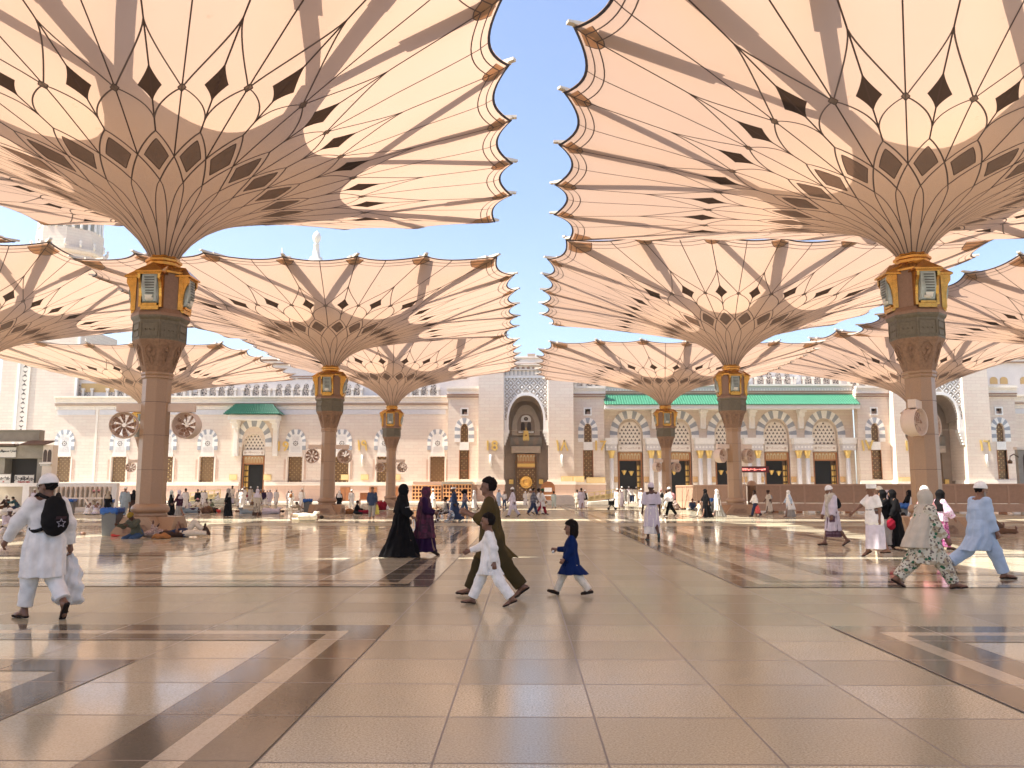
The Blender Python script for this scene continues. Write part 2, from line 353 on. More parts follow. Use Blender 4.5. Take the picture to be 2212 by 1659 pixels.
def canopy_mesh():
    mb = MB(); NU, NT = 24 * 8, 30
    ts = [(k / NT) ** 1.25 for k in range(NT + 1)]
    vs = [surf(24 * i / NU, t) for t in ts for i in range(NU)]
    fs = [(k * NU + i, k * NU + (i + 1) % NU, (k + 1) * NU + (i + 1) % NU, (k + 1) * NU + i) for k in range(NT) for i in range(NU)]
    mb.add(vs, fs, 0, True)
    tb, ts_, tt, tc, tn, tq, ta = T(2.95), T(4.05), T(5.12), T(1.15), T(5.62), T(7.0), T(9.55)
    lin = lambda a, b, n=8: [a + (b - a) * k / n for k in range(n + 1)]
    for j in range(24):
        seam(mb, [(j, t) for t in lin(tt, 1, 26)], .05, 3)                # ray to the tip
        seam(mb, [(j + .5, t) for t in lin(ts_, .995, 24)], .045, 3)           # ray to the scallop
        seam(mb, [(j + .5, t) for t in lin(0.0, tc, 10)], [.044 - .010 * k / 10 for k in range(11)], 4, -.018)
        for s in (-1, 1):
            # petals low in the funnel, then the framed diamond
            cur = [(j + s * .5 * (1 - k / 10) ** .68, tc + (tb - tc) * (k / 10) ** 1.1) for k in range(11)]
            seam(mb, cur, .034, 4)
            seam(mb, [(j + s * .5 * (k / 8) ** .92, tb + (ts_ - tb) * k / 8) for k in range(9)], .05, 4)
            seam(mb, [(j + s * .5 * (1 - k / 8) ** .88, ts_ + (tt - ts_) * k / 8) for k in range(9)], .05, 4)
            # ogive arches and the small squares
            seam(mb, [(j + s * .475 * (k / 10) ** 1.5, tn + (tq - .004 - tn) * (1 - (1 - k / 10) ** 1.12)) for k in range(11)], .05, 4)
            seam(mb, [(j + s * .475 * (1 - (k / 12)) ** 1.4, tq + .006 + (ta - tq - .006) * k / 12) for k in range(13)], .05, 4)
        # grey panel inside the framed diamond
        rows = []
        ti0, ti1, ti2 = tb + .035, ts_, tt - .026
        for k in range(9):
            f = k / 8
            rows.append((ti0 + (ti1 - ti0) * f, j - .33 * f ** .92, j + .33 * f ** .92))
        for k in range(1, 9):
            f = k / 8
            rows.append((ti1 + (ti2 - ti1) * f, j - .33 * (1 - f) ** .88, j + .33 * (1 - f) ** .88))
        fillp(mb, rows, 1)
        for s in (-1, 1): seam(mb, [(r[1] if s < 0 else r[2], r[0]) for r in rows], .03, 4, -.02)
        # black star-sided diamond
        rows = []
        td0, tdm, td1 = T(6.3), T(7.05), T(7.95)
        for k in range(7): f = k / 6; h = .18 * f ** 1.4; rows.append((td0 + (tdm - td0) * f, j - h, j + h))
        for k in range(1, 8): f = k / 7; h = .18 * (1 - f) ** 1.6; rows.append((tdm + (td1 - tdm) * f, j - h, j + h))
        fillp(mb, rows, 2)
        # small square on the ray between
        q = [(tq - .014, .0), (tq, .065), (tq + .014, .0)]
        fillp(mb, [(t, j + .5 - h, j + .5 + h) for t, h in q], 1, -.02, 2)
        qq = [(j + .5, tq - .014), (j + .565, tq), (j + .5, tq + .014), (j + .435, tq), (j + .5, tq - .014)]
        for a, b in zip(qq, qq[1:]): seam(mb, [a, b], .035, 4, -.03)
        # border lines that follow the scallops, edge cable, corner patches
        for tt_, ww in ((.945, .045), (.972, .045), (.996, .10)):
            seam(mb, [(j + k / 12, tt_) for k in range(13)], ww, 5 if ww > .06 else 4, -.02)
        cor = (j % 6 == 3)
        t0 = .90 if cor else .925
        hw = .24 if cor else .13
        rows = [(t0, j, j)] + [(t0 + (.985 - t0) * f, j - hw * f ** .6, j + hw * f ** .6) for f in (.25, .5, .75, 1)]
        fillp(mb, rows, 6, -.012)
        for s in (-1, 1): seam(mb, [(r[1] if s < 0 else r[2], r[0]) for r in rows], .04, 4, -.025)
    return mb.mesh('canopy', [M_CLOTH, M_GPAN, M_BPAN, M_SEAM, M_SEAM2, M_EDGE, M_TPAN])
def part(mb, name, mats, parent): return mb.build(name, mats, parent)
OCT = math.pi / 8
def make_parasol(low):
    root = empty('parasol')
    ME = {}
    b = MB()
    for q in range(4):                      # four sloped lobes of the foot
        c, s = [(1, 0), (0, 1), (-1, 0), (0, -1)][q]
        prof = [(-.86, 0), (.86, 0), (.86, .12), (.42, .66), (-.42, .66), (-.86, .12)]
        vs = []
        for dep in (.2, 1.12):
            for y, z in prof: vs.append((dep * c - y * s, dep * s + y * c, z + (0.003 * q)))
        n = 6; b.add(vs, [tuple(range(n)), tuple(range(n, 2 * n))] + [(i, (i + 1) % n, (i + 1) % n + n, i + n) for i in range(n)])
    b.lathe([(.98, 0), (.98, .22), (.62, .668)], 8, a0=OCT, smooth=False)
    base = part(b, 'base', M_COL, root)
    for q in range(4):
        c, s = [(1, 0), (0, 1), (-1, 0), (0, -1)][q]
        v = MB()
        prof = [(-.46, .10), (.46, .10), (.46, .26), (.33, .40), (-.33, .40), (-.46, .26)]; inn = [(-.38, .15), (.38, .15), (.38, .25), (.28, .35), (-.28, .35), (-.38, .25)]
        vs = [(1.135 * c - y * s, 1.135 * s + y * c, z) for y, z in prof] + [(1.135 * c - y * s, 1.135 * s + y * c, z) for y, z in inn] + [(1.123 * c - y * s, 1.123 * s + y * c, z) for y, z in inn]
        v.add(vs, [(i, (i + 1) % 6, (i + 1) % 6 + 6, i + 6) for i in range(6)] + [(i + 6, (i + 1) % 6 + 6, (i + 1) % 6 + 12, i + 12) for i in range(6)] + [tuple(range(12, 18))])
        part(v, 'vent_panel', M_CARVE, base)
    part(MB().lathe([(.60, .66), (.62, .72), (.56, .78), (.60, .80), (.66, .86), (.67, .95), (.63, 1.04), (.55, 1.09), (.53, 1.12)], 32), 'base_moulding', M_COL, root)
    sh = MB().lathe([(.515, 1.10), (.505, 5.74)], 8, a0=OCT, smooth=False)
    for z in (2.35, 3.62, 4.85): sh.lathe([(.517, z), (.517, z + .012)], 8, a0=OCT, mi=1, smooth=False)
    part(sh, 'shaft', [M_COL, M_SEAM], root)
    part(MB().lathe([(.53, 5.72), (.565, 5.76), (.565, 5.82), (.535, 5.85), (.575, 5.89), (.575, 5.95), (.53, 5.985)], 8, a0=OCT, smooth=False), 'neck_ring', M_COL, root)
    cp = MB().lathe([(.53, 5.98), (.60, 6.15), (.80, 6.85), (.93, 7.10), (.95, 7.16)], 8, a0=OCT, smooth=False)
    for k in range(8):                      # carved shield on every face
        a = k * math.pi / 4; n = Vector((math.cos(a), math.sin(a), 0)); s = Vector((-math.sin(a), math.cos(a), 0))
        sc = 1.0 if k % 2 == 0 else .55
        out = [(-.17, 6.62), (-.20, 6.80), (-.10, 6.92), (0, 6.98), (.10, 6.92), (.20, 6.80), (.17, 6.62), (.07, 6.36), (0, 6.22), (-.07, 6.36)]
        rr = lambda z: .9239 * float(np.interp(z, [5.98, 6.15, 6.85, 7.10], [.53, .60, .80, .93]))
        for q2 in range(10):
            (y0, z0), (y1, z1) = out[q2], out[(q2 + 1) % 10]
            cp.bar(n * (rr(z0) + .012) + s * y0 * sc + Vector((0, 0, z0)), n * (rr(z1) + .012) + s * y1 * sc + Vector((0, 0, z1)), .03, .03, up=n)
        cp.lathe([(0, -.01), (.05, .0), (.075, .05), (.05, .11), (0, .15)], 8, c=(n * (rr(6.75) + .01) + Vector((0, 0, 6.70))))
        for sg in (-1, 1): cp.tube([n * (rr(6.40 + .1 * q3) + .012) + s * sg * sc * (.03 + .05 * math.sin(q3 * 2.1)) + Vector((0, 0, 6.40 + .1 * q3)) for q3 in range(4)], .014, 5)
    part(cp, 'capital', M_CARVE, root)
    bd = MB().lathe([(.95, 7.14), (.95, 7.86), (1.02, 7.95), (1.04, 8.02)], 8, a0=OCT, smooth=False)
    for k in range(8):
        a = k * math.pi / 4; n = Vector((math.cos(a), math.sin(a), 0)); s = Vector((-math.sin(a), math.cos(a), 0)); ap = .95 * .9239
        for y0, z0, y1, z1 in ((-.30, 7.24, .30, 7.24), (-.30, 7.76, .30, 7.76), (-.30, 7.24, -.30, 7.76), (.30, 7.24, .30, 7.76)):
            bd.bar(n * (ap + .012) + s * y0 + Vector((0, 0, z0)), n * (ap + .012) + s * y1 + Vector((0, 0, z1)), .025, .025, up=n)
        for y in (-.16, 0, .16): bd.lathe([(0, -.05), (.045, 0), (0, .05)], 6, c=n * (ap + .005) + s * y + Vector((0, 0, 7.48)))
    part(bd, 'stone_band', M_BAND, root)
    part(MB().lathe([(1.04, 8.02), (1.04, 8.12), (.92, 8.3), (.90, 9.70)], 8, a0=OCT, smooth=False), 'housing', M_HOUS, root)
    cr = MB().lathe([(.98, 9.66), (.98, 9.74), (.66, 10.02), (.60, 10.05), (.60, 10.16), (.66, 10.19), (.66, 10.28), (.58, 10.33), (.56, 10.42)], 8, a0=OCT, smooth=False)
    part(cr, 'gilded_crown', M_GOLD, root)
    for q in range(4):                      # four lanterns, one on every main face
        c, s = [(1, 0), (0, 1), (-1, 0), (0, -1)][q]
        X = lambda d, y, z: (d * c - y * s, d * s + y * c, z)
        def bx(m, d0, d1, y0, y1, z0, z1, mi=0):
            vs = [X(d, y, z) for z in (z0, z1) for y in (y0, y1) for d in (d0, d1)]
            m.add(vs, [(0, 2, 3, 1), (4, 5, 7, 6), (0, 1, 5, 4), (2, 6, 7, 3), (0, 4, 6, 2), (1, 3, 7, 5)], mi)
        f = MB()
        bx(f, .80, .98, -.43, -.33, 8.30, 9.62); bx(f, .80, .98, .33, .43, 8.30, 9.62); bx(f, .80, 1.00, -.33, .33, 8.20, 8.36); bx(f, .80, 1.04, -.28, .28, 8.36, 8.44)
        bx(f, .80, 1.16, -.44, .44, 9.50, 9.62)
        for y in (-.37, .37):              # carved brackets that carry the little roof
            vs = [X(d, y + dy, z) for dy in (-.05, .05) for d, z in ((.98, 9.5), (1.18, 9.5), (1.17, 9.34), (1.08, 9.2), (1.02, 9.0), (.98, 8.7))]
            f.add(vs, [tuple(range(6)), tuple(range(6, 12))] + [(i, (i + 1) % 6, (i + 1) % 6 + 6, i + 6) for i in range(6)])
        rv = [X(.55, -.42, 9.98), X(.55, .42, 9.98), X(1.24, -.50, 9.62), X(1.24, .50, 9.62), X(.86, 0, 10.02), X(.62, -.50, 9.62), X(.62, .50, 9.62), X(1.24, -.5, 9.56), X(1.24, .5, 9.56), X(.62, -.5, 9.56), X(.62, .5, 9.56)]
        f.add(rv, [(2, 3, 4), (5, 2, 4, 0), (3, 6, 1, 4), (0, 4, 1), (2, 7, 8, 3), (5, 9, 7, 2), (3, 8, 10, 6), (7, 9, 10, 8)])
        lan = part(f, 'lantern', M_GOLD, root)
        gl = MB()
        vs = [X(d, y, z) for d, y, z in ((.96, -.33, 9.5), (.96, .33, 9.5), (1.12, .27, 9.5), (1.12, -.27, 9.5), (.93, -.30, 8.44), (.93, .30, 8.44), (1.05, .24, 8.5), (1.05, -.24, 8.5), (1.15, -.27, 9.0), (1.15, .27, 9.0))]
        gl.add(vs, [(0, 3, 8, 7, 4), (1, 5, 6, 9, 2), (3, 2, 9, 8), (8, 9, 6, 7), (4, 7, 6, 5)])
        part(gl, 'lantern_glass', M_GLASS, lan)
        lv = MB()
        for k in range(7): bx(lv, 1.153, 1.165, -.17 + .012 * k, .20, 9.36 - .10 * k, 9.40 - .10 * k)
        part(lv, 'louvre', M_SLATD, lan)
        lp = MB().lathe([(0, 0), (.10, .01), (.17, .07), (.18, .12), (0, .13)], 10, c=X(1.02, 0, 8.50), sx=.9 if c else 1, sy=.9 if s else 1)
        lp.add([X(1.157, -.14, 8.72), X(1.157, .16, 8.72), X(1.13, .10, 8.55), X(1.13, -.10, 8.55)], [(0, 1, 2, 3)])
        part(lp, 'reflector', M_LAMP, lan)
    return root
CANOPY = canopy_mesh()
def arms_mesh():
    L = []
    for kind in range(8):
        mb = MB(); a = kind * math.pi / 4; d = Vector((math.cos(a), math.sin(a), 0))
        cen = kind * 3
        J = d * (6.6 if kind % 2 == 0 else 8.2) + Vector((0, 0, 15.75))
        mb.bar(d * .3 + Vector((0, 0, 15.9)), J + d * .4, .85, .4)
        for o in (-1, 0, 1):
            p = surf(cen + o, 1.0)
            if kind % 2 == 0 and o: p = surf(cen + o, 1.0)
            e = Vector((p.x, p.y, p.z + .10)); m_ = J.lerp(e, .52)
            mb.bar(J, m_, .32 if o else .5, .22); mb.bar(J.lerp(e, .50), J.lerp(e, .93), .62 if (o == 0 or kind % 2) else .36, .16)
            mb.bar(J.lerp(e, .9), e, .2, .14)
            dd = (e - J).normalized(); mb.obox(e + dd * .02 + Vector((0, 0, .02)), dd * .17, Vector((-dd.y, dd.x, 0)) * .09, (0, 0, .05))
            if kind == 6 and o == 0: mb.tube([e + dd * .1, e + dd * .2 + Vector((0, 0, .42))], .025, 5)
        L.append(mb.mesh('arm', [M_ARM]))
    return L
ARMS = arms_mesh()
def sail_mesh():                            # scalloped inner sail over the middle
    mb = MB(); n = 96; vs = [(0, 0, 15.62)]
    for k in range(n):
        f = (k / 12) % 1; r = 7.6 - 2.3 * (1 - abs(2 * f - 1) ** 2.2)
        vs.append((r * math.cos(2 * math.pi * k / n), r * math.sin(2 * math.pi * k / n), 15.5))
    return mb.add(vs, [(0, 1 + k, 1 + (k + 1) % n) for k in range(n)]).mesh('inner_sail', [M_SAIL])
SAIL = sail_mesh()
P0 = make_parasol(False)
for nm, me in [('canopy', CANOPY), ('inner_sail', SAIL)] + [('arm', a) for a in ARMS]:
    o = bpy.data.objects.new(nm, me); link(o, P0); CH.setdefault(P0.name, []).append(o)
m_ = MB().lathe([(.30, 10.4), (.28, 15.9)], 12).build('mast', M_ARM, P0)
def set_low(root):
    k = (14.88 - 10.35) / (15.88 - 10.35)
    for c in kids(root):
        if c.name.split('.')[0] in ('canopy', 'inner_sail', 'arm', 'mast'): c.scale.z = k; c.location.z = 10.35 * (1 - k)
XL, XR, XLL, XRR = -13.75, 14.65, -39.6, 40.3
YS = (3.0, 30.6, 58.2, 85.8)
parasols = [  # X, Y, low, label
    (XL, YS[1], 0, 'huge open cream parasol on the nearest stone column at the left'),
    (XR, YS[1], 1, 'huge open cream parasol on the nearest stone column at the right'),
    (XL, YS[2], 1, 'open cream parasol of the second row, left of the blue sky gap'),
    (XR, YS[2], 0, 'open cream parasol of the second row, its column before the long barrier'),
    (XL, YS[3], 0, 'open cream parasol of the third row, left of the tall arched portal'),
    (XR, YS[3], 1, 'open cream parasol of the third row, before the arcade of striped arches'),
    (XLL, YS[1], 1, 'open cream parasol off at the far left edge, only its dark corner showing'),
    (XLL, YS[2], 0, 'open cream parasol cut by the left edge, above the washroom building'),
    (XLL, YS[3], 1, 'open cream parasol whose column hides behind the nearest left column'),
    (XRR, YS[1], 0, 'open cream parasol past the nearest right column, only its edge showing'),
    (XRR, YS[2], 1, 'open cream parasol cut by the right edge, second row'),
    (XRR, YS[3], 0, 'open cream parasol of the third row, hidden behind the nearest right column'),
    (XL, YS[0] + 3.1, 1, 'open cream parasol behind the viewer at the left, seen only by its shade'),
    (XR, YS[0], 0, 'open cream parasol behind the viewer at the right, seen only by its shade'),
    (XLL, YS[0] + 3.0, 0, 'open cream parasol behind the viewer at the outer left, seen only by its shade'),
]
for i, (x, y, lo, lab) in enumerate(parasols):
    o = P0 if i == 0 else copy_tree(P0)
    o.location = (x, y, 0); tag(o, lab, 'parasol', 'parasols in rows over the plaza')
PAR = [o for o in bpy.data.objects if o.name.startswith('parasol')]
for (x, y, lo, lab), o in zip(parasols, PAR):
    if lo: set_low(o)
# ------------------------------------------------------------------ misting fans on the columns
def make_fan():
    root = empty('misting_fan')             # origin at the column axis, arm along +X, opening to -Y
    MB().box(.46, 1.42, -.13, .13, 4.52, 4.82).build('bracket_arm', M_FAN, root)
    MB().tube([(1.15, 0, 4.54), (1.15, 0, 4.44)], .06, 8).build('hanger', M_FAN, root)
    h = MB(); n = 28; cz = 4.02; vs = []; pr = [(.47, -.22), (.49, -.24), (.50, -.2), (.50, .16), (.44, .3), (.40, .3), (.45, .16), (.46, -.2)]
    for r, y in pr: vs += [(1.15 + r * math.cos(2 * math.pi * k / n), y, cz + r * math.sin(2 * math.pi * k / n)) for k in range(n)]
    m = len(pr); h.add(vs, [(i * n + k, i * n + (k + 1) % n, ((i + 1) % m) * n + (k + 1) % n, ((i + 1) % m) * n + k) for i in range(m) for k in range(n)], 0, True)
    h.build('drum', M_FAN, root)
    b = MB()
    for k in range(8):
        a = k * math.pi / 4; pts = []
        for r, wd, tw in ((.08, .05, .05), (.22, .12, .06), (.36, .17, .05), (.44, .15, .03)):
            for s in (-1, 1):
                aa = a + .55 * (r - .08) + s * wd / r * .5; pts.append((1.15 + r * math.cos(aa), -.02 + s * tw, cz + r * math.sin(aa)))
        b.add(pts, [(0, 1, 3, 2), (2, 3, 5, 4), (4, 5, 7, 6)])
    b.build('blades', M_FANB, root, fix=False)
    MB().lathe([(0, -.12), (.08, -.1), (.09, .1), (0, .12)], 12).build('hub', M_FANB, root)
    hb = kids(root)[-1]; hb.rotation_euler = (R(90), 0, 0); hb.location = (1.15, 0, cz)
    g = MB()
    for rr in (.15, .28, .40): g.tube([(1.15 + rr * math.cos(2 * math.pi * k / 20), -.23, cz + rr * math.sin(2 * math.pi * k / 20)) for k in range(21)], .006, 4, cap=False)
    for k in range(12): a = k * math.pi / 6; g.tube([(1.15 + .08 * math.cos(a), -.235, cz + .08 * math.sin(a)), (1.15 + .47 * math.cos(a), -.225, cz + .47 * math.sin(a))], .006, 4)
    g.build('guard', M_FAN, root, fix=False)
    return root
def mirror_fan():                           # same fan with the arm along -X
    r = copy_tree(FAN)
    return r
FAN = make_fan()
fans = [  # parasol index, arm angle, turn of the fan about its hanger, label
    (0, 180, 18, 'round drum fan left of the nearest left column'), (0, 8, -8, 'round drum fan right of the nearest left column'),
    (1, 232, 38, 'drum fan seen side-on at the front of the nearest right column'), (1, 55, 34, 'drum fan peeping out behind the nearest right column'),
    (2, 182, 20, 'small drum fan left of the second left column'), (2, 4, -12, 'small drum fan right of the second left column'),
    (3, 205, 45, 'small drum fan left of the second right column'), (3, 20, 40, 'small drum fan right of the second right column'),
    (4, 182, 20, 'tiny drum fan left of the third left column'), (4, 4, -12, 'tiny drum fan right of the third left column'),
    (5, 205, 45, 'tiny drum fan left of the third right column'), (5, 20, 40, 'tiny drum fan right of the third right column'),
    (8, 190, 20, 'tiny drum fan just left of the nearest left column, far behind it'),
]
for i, (pi, ang, face, lab) in enumerate(fans):
    o = FAN if i == 0 else copy_tree(FAN)
    tag(o, lab, 'fan', 'drum fans on the parasol columns')
    x, y, lo, _ = parasols[pi]; o.location = (x, y, 0); o.rotation_euler = (0, 0, R(ang))
    # turn the drum on its hanger: face is the heading of the opening, 0 = towards the viewer
    tw = R(face - 180 if ang > 90 else face) + (R(180) if ang > 90 else 0) - R(ang)
    M = Matrix.Translation((1.15, 0, 0)) @ Matrix.Rotation(tw, 4, 'Z') @ Matrix.Translation((-1.15, 0, 0))
    for c in kids(o):
        if c.name.split('.')[0] in ('drum', 'blades', 'hub', 'guard'): c.matrix_local = M @ c.matrix_local
# ------------------------------------------------------------------ the mosque front
YF = 108.0
mosque = empty('mosque', (0, YF, 0), 0, 'long cream stone mosque front with striped arches, a tall arched portal and an upper storey', 'mosque')
def mpart(mb, name, mats, parent=None, fix=True):
    o = mb.build(name, mats, parent or mosque, fix=fix); o.matrix_parent_inverse = Matrix.Translation((0, -YF, 0)) if parent is None else Matrix.Identity(4)
    return o
def adopt(o, parent):                       # child meshes are written in world coordinates
    o.parent = parent; return o
def sub(mb, name, mats, parent, fix=True):
    o = mb.build(name, mats, None, fix=fix); o.parent = parent; return o
def holed(name, outer, holes, y0, y1, m, parent=None):   # a wall with real openings
    cu = bpy.data.curves.new('outline', 'CURVE'); cu.dimensions = '2D'; cu.fill_mode = 'BOTH'; cu.extrude = (y1 - y0) / 2
    for poly in [outer] + holes:
        sp = cu.splines.new('POLY'); sp.points.add(len(poly) - 1); sp.use_cyclic_u = True
        for p, (x, z) in zip(sp.points, poly): p.co = (x, z, 0, 1)
    t = bpy.data.objects.new('outline', cu); COL.objects.link(t)
    dg = bpy.context.evaluated_depsgraph_get(); dg.update()
    me = bpy.data.meshes.new_from_object(t.evaluated_get(dg))
    bpy.data.objects.remove(t); bpy.data.curves.remove(cu)
    me.transform(Matrix.Translation((0, (y0 + y1) / 2, 0)) @ Matrix.Rotation(R(90), 4, 'X'))
    me.name = name; me.materials.clear(); me.materials.append(m)
    o = bpy.data.objects.new(name, me); link(o)
    if parent is None: o.parent = mosque; o.matrix_parent_inverse = Matrix.Translation((0, -YF, 0))
    else: o.parent = parent
    return o
def rect(x0, x1, z0, z1): return [(x0, z0), (x1, z0), (x1, z1), (x0, z1)]
def arch(cx, w, z0, zs, za, n=9, horseshoe=0.0):         # pointed arch opening, from z0 up
    h = w / 2; L = [(cx - h, z0), (cx + h, z0)]
    def curve(s):
        return [(cx + s * h * (1 + horseshoe * math.sin(math.pi * f)) * math.cos(f * math.pi / 2) ** .82, zs + (za - zs) * math.sin(f * math.pi / 2) ** 1.08) for f in [k / n for k in range(n + 1)]]
    return L + curve(1) + curve(-1)[::-1][1:]
def ring(mb, cx, w0, w1, zs, za0, za1, zb, n, y, th, m0=0, m1=1):   # striped voussoirs between two arches
    a = arch(cx, w0, zb, zs, za0, 24); b = arch(cx, w1, zb, zs, za1, 24)
    a = a[2:]; b = b[2:]                    # right spring over the top to left spring
    side = max(1, int(round((zs - zb) / .5)))
    ca = [(cx + w0 / 2, zb + (zs - zb) * k / side) for k in range(side)] ; cb = [(cx + w1 / 2, zb + (zs - zb) * k / side) for k in range(side)]
    def samp(P, f):
        k = f * (len(P) - 1); i = min(int(k), len(P) - 2); g = k - i
        return (P[i][0] + (P[i + 1][0] - P[i][0]) * g, P[i][1] + (P[i + 1][1] - P[i][1]) * g)
    quads = []
    for i in range(n):
        st = 4
        for k in range(st):
            f0, f1 = (i + k / st) / n, (i + (k + 1) / st) / n
            quads.append((i, samp(a, f0), samp(b, f0), samp(b, f1), samp(a, f1)))
    for s in range(side):
        z0_, z1_ = zb + (zs - zb) * s / side, zb + (zs - zb) * (s + 1) / side
        for sg in (1, -1): quads.append((side - s + (0 if n % 2 else 0), (cx + sg * w0 / 2, z0_), (cx + sg * w1 / 2, z0_), (cx + sg * w1 / 2, z1_), (cx + sg * w0 / 2, z1_)))
    for i, p, q, r_, s_ in quads: mb.extr([p, q, r_, s_], y - th, y, m0 if i % 2 else m1)
XS = lambda xd, y=YF: at(xd, 980, y).x
ZS = lambda yd, y=YF: at(1132, yd, y).z
def lattice(cx, w, z0, zs, za, y, nx=6):    # cream screen pierced by heart-like holes
    mb = MB(); mb.extr(arch(cx, w, z0, zs, za), y, y + .1, 0); mb.extr(arch(cx, w + .55, z0 - 1.0, zs - .3, za + 1.0), y + .15, y + .3, 0)
    sx = w / nx; sz = sx * .86; k = 0; z = z0 + sz * .55
    while z < za:
        off = .5 if k % 2 else 0
        for i in range(-nx, nx + 1):
            x = cx + (i + off) * sx
            ok = True
            hw = w / 2 if z < zs else (w / 2) * math.cos(math.asin(min(1, ((z + sz * .25 - zs) / (za - zs))) ** (1 / 1.08)) if z < za else 0) ** .82
            if abs(x - cx) + sx * .24 > hw: continue
            a, b = sx * .30, sz * .40
            mb.add([(x, y - .012, z + b), (x + a, y - .012, z - b * .55), (x + a * .5, y - .012, z - b * .9), (x, y - .012, z - b * .5), (x - a * .5, y - .012, z - b * .9), (x - a, y - .012, z - b * .55)], [(0, 1, 2, 3, 4, 5)], 1)
        z += sz; k += 1
    return mb
def text(s, size, loc, m, name, parent=None, align='CENTER', ext=.01, bold=0.0, flip=False):
    c = bpy.data.curves.new('lettering', 'FONT'); c.body = s; c.size = size; c.align_x = align; c.align_y = 'CENTER'; c.extrude = ext; c.offset = bold
    t = bpy.data.objects.new('lettering', c); COL.objects.link(t)
    dg = bpy.context.evaluated_depsgraph_get(); dg.update()
    me = bpy.data.meshes.new_from_object(t.evaluated_get(dg)); bpy.data.objects.remove(t); bpy.data.curves.remove(c)
    me.transform(Matrix.Translation(loc) @ Matrix.Rotation(R(90), 4, 'X')); me.name = name; me.materials.clear(); me.materials.append(m)
    o = bpy.data.objects.new(name, me); link(o); o.parent = parent; return o
AR = {'ا': 'ﺍ'}
def arab(s):                                # letters in their joined forms, laid out right to left
    F = {'د': 'ﺩﺩﺪﺪ', 'و': 'ﻭﻭﻮﻮ', 'ر': 'ﺭﺭﺮﺮ', 'ا': 'ﺍﺍﺎﺎ', 'ت': 'ﺕﺗﺖﺘ', 'م': 'ﻡﻣﻢﻤ', 'ي': 'ﻱﻳﻲﻴ', 'ه': 'ﻩﻫﻪﻬ', 'ل': 'ﻝﻟﻞﻠ', 'ج': 'ﺝﺟﺞﺠ', 'ض': 'ﺽﺿﺾﻀ', 'ء': 'ﺀﺀﺀﺀ', 'ن': 'ﻥﻧﻦﻨ', 'ع': 'ﻉﻋﻊﻌ', 'ب': 'ﺏﺑﺐﺒ', 'ح': 'ﺡﺣﺢﺤ', 'س': 'ﺱﺳﺲﺴ', 'ق': 'ﻕﻗﻖﻘ'}
    NOJ = 'دوراء'
    out = ''
    for i, c in enumerate(s):
        if c not in F: out += c; continue
        prev = i > 0 and s[i - 1] in F and s[i - 1] not in NOJ
        nxt = i + 1 < len(s) and s[i + 1] in F and s[i + 1] != 'ء' and c not in NOJ
        out += F[c][(2 if prev else 0) + (1 if nxt else 0)]
    return out[::-1]

GRILLE, g, b_ = newmat('bronze lattice')
tc = g.n.new('ShaderNodeNewGeometry'); sp = g.n.new('ShaderNodeSeparateXYZ'); g.l.new(tc.outputs['Position'], sp.inputs[0])
pa = g.math('FRACT', g.math('MULTIPLY', g.math('ADD', sp.outputs[0], sp.outputs[2]), 1.75)); pb = g.math('FRACT', g.math('MULTIPLY', g.math('SUBTRACT', sp.outputs[0], sp.outputs[2]), 1.75))
da = g.math('ABSOLUTE', g.math('SUBTRACT', pa, .5)); db_ = g.math('ABSOLUTE', g.math('SUBTRACT', pb, .5))
bars = g.math('GREATER_THAN', g.math('MAXIMUM', da, db_), .39); dots = g.math('LESS_THAN', g.math('ADD', da, db_), .27)
c_ = g.mix(bars, (.04, .022, .01), (.26, .13, .045)); c_ = g.mix(dots, c_, (.75, .52, .22)); g.l.new(c_, b_.inputs['Base Color']); b_.inputs['Roughness'].default_value = .4; b_.inputs['Metallic'].default_value = .25

ztop = 14.0                                 # cornice top of the lower storey
# --- left wall, with door 19 and the grille windows cut through
win_x = [-59.3, -52.3, -46.1, -40.9, -29.5, -23.2, -18.1, -11.25]
win_x = [XS(x) for x in (138, 258, 359, 447.7, 638, 738, 830, 945)]
DX = XS(547)
holes = [rect(x - .92, x + .92, 2.75, 6.05) for x in win_x] + [rect(DX - 1.42, DX + 1.42, .3, 9.0)]
holes[-1] = arch(DX, 3.1, .3, 6.9, 9.05)
xl0, xl1 = XS(113), XS(967)
holed('wall', rect(xl0, xl1, 0.2, ztop - .3), holes, YF, YF + .9, M_WALL)
mb = MB(); mb.box(XS(205) - .15, XS(205) + .15, YF - .06, YF + .3, 2.4, ztop - 1.0, 0); mpart(mb, 'pilaster', M_CREAM)
mb = MB().box(xl0, xl1, YF + 1.6, YF + 2.0, 0, ztop); mpart(mb, 'backing', M_BLACK)
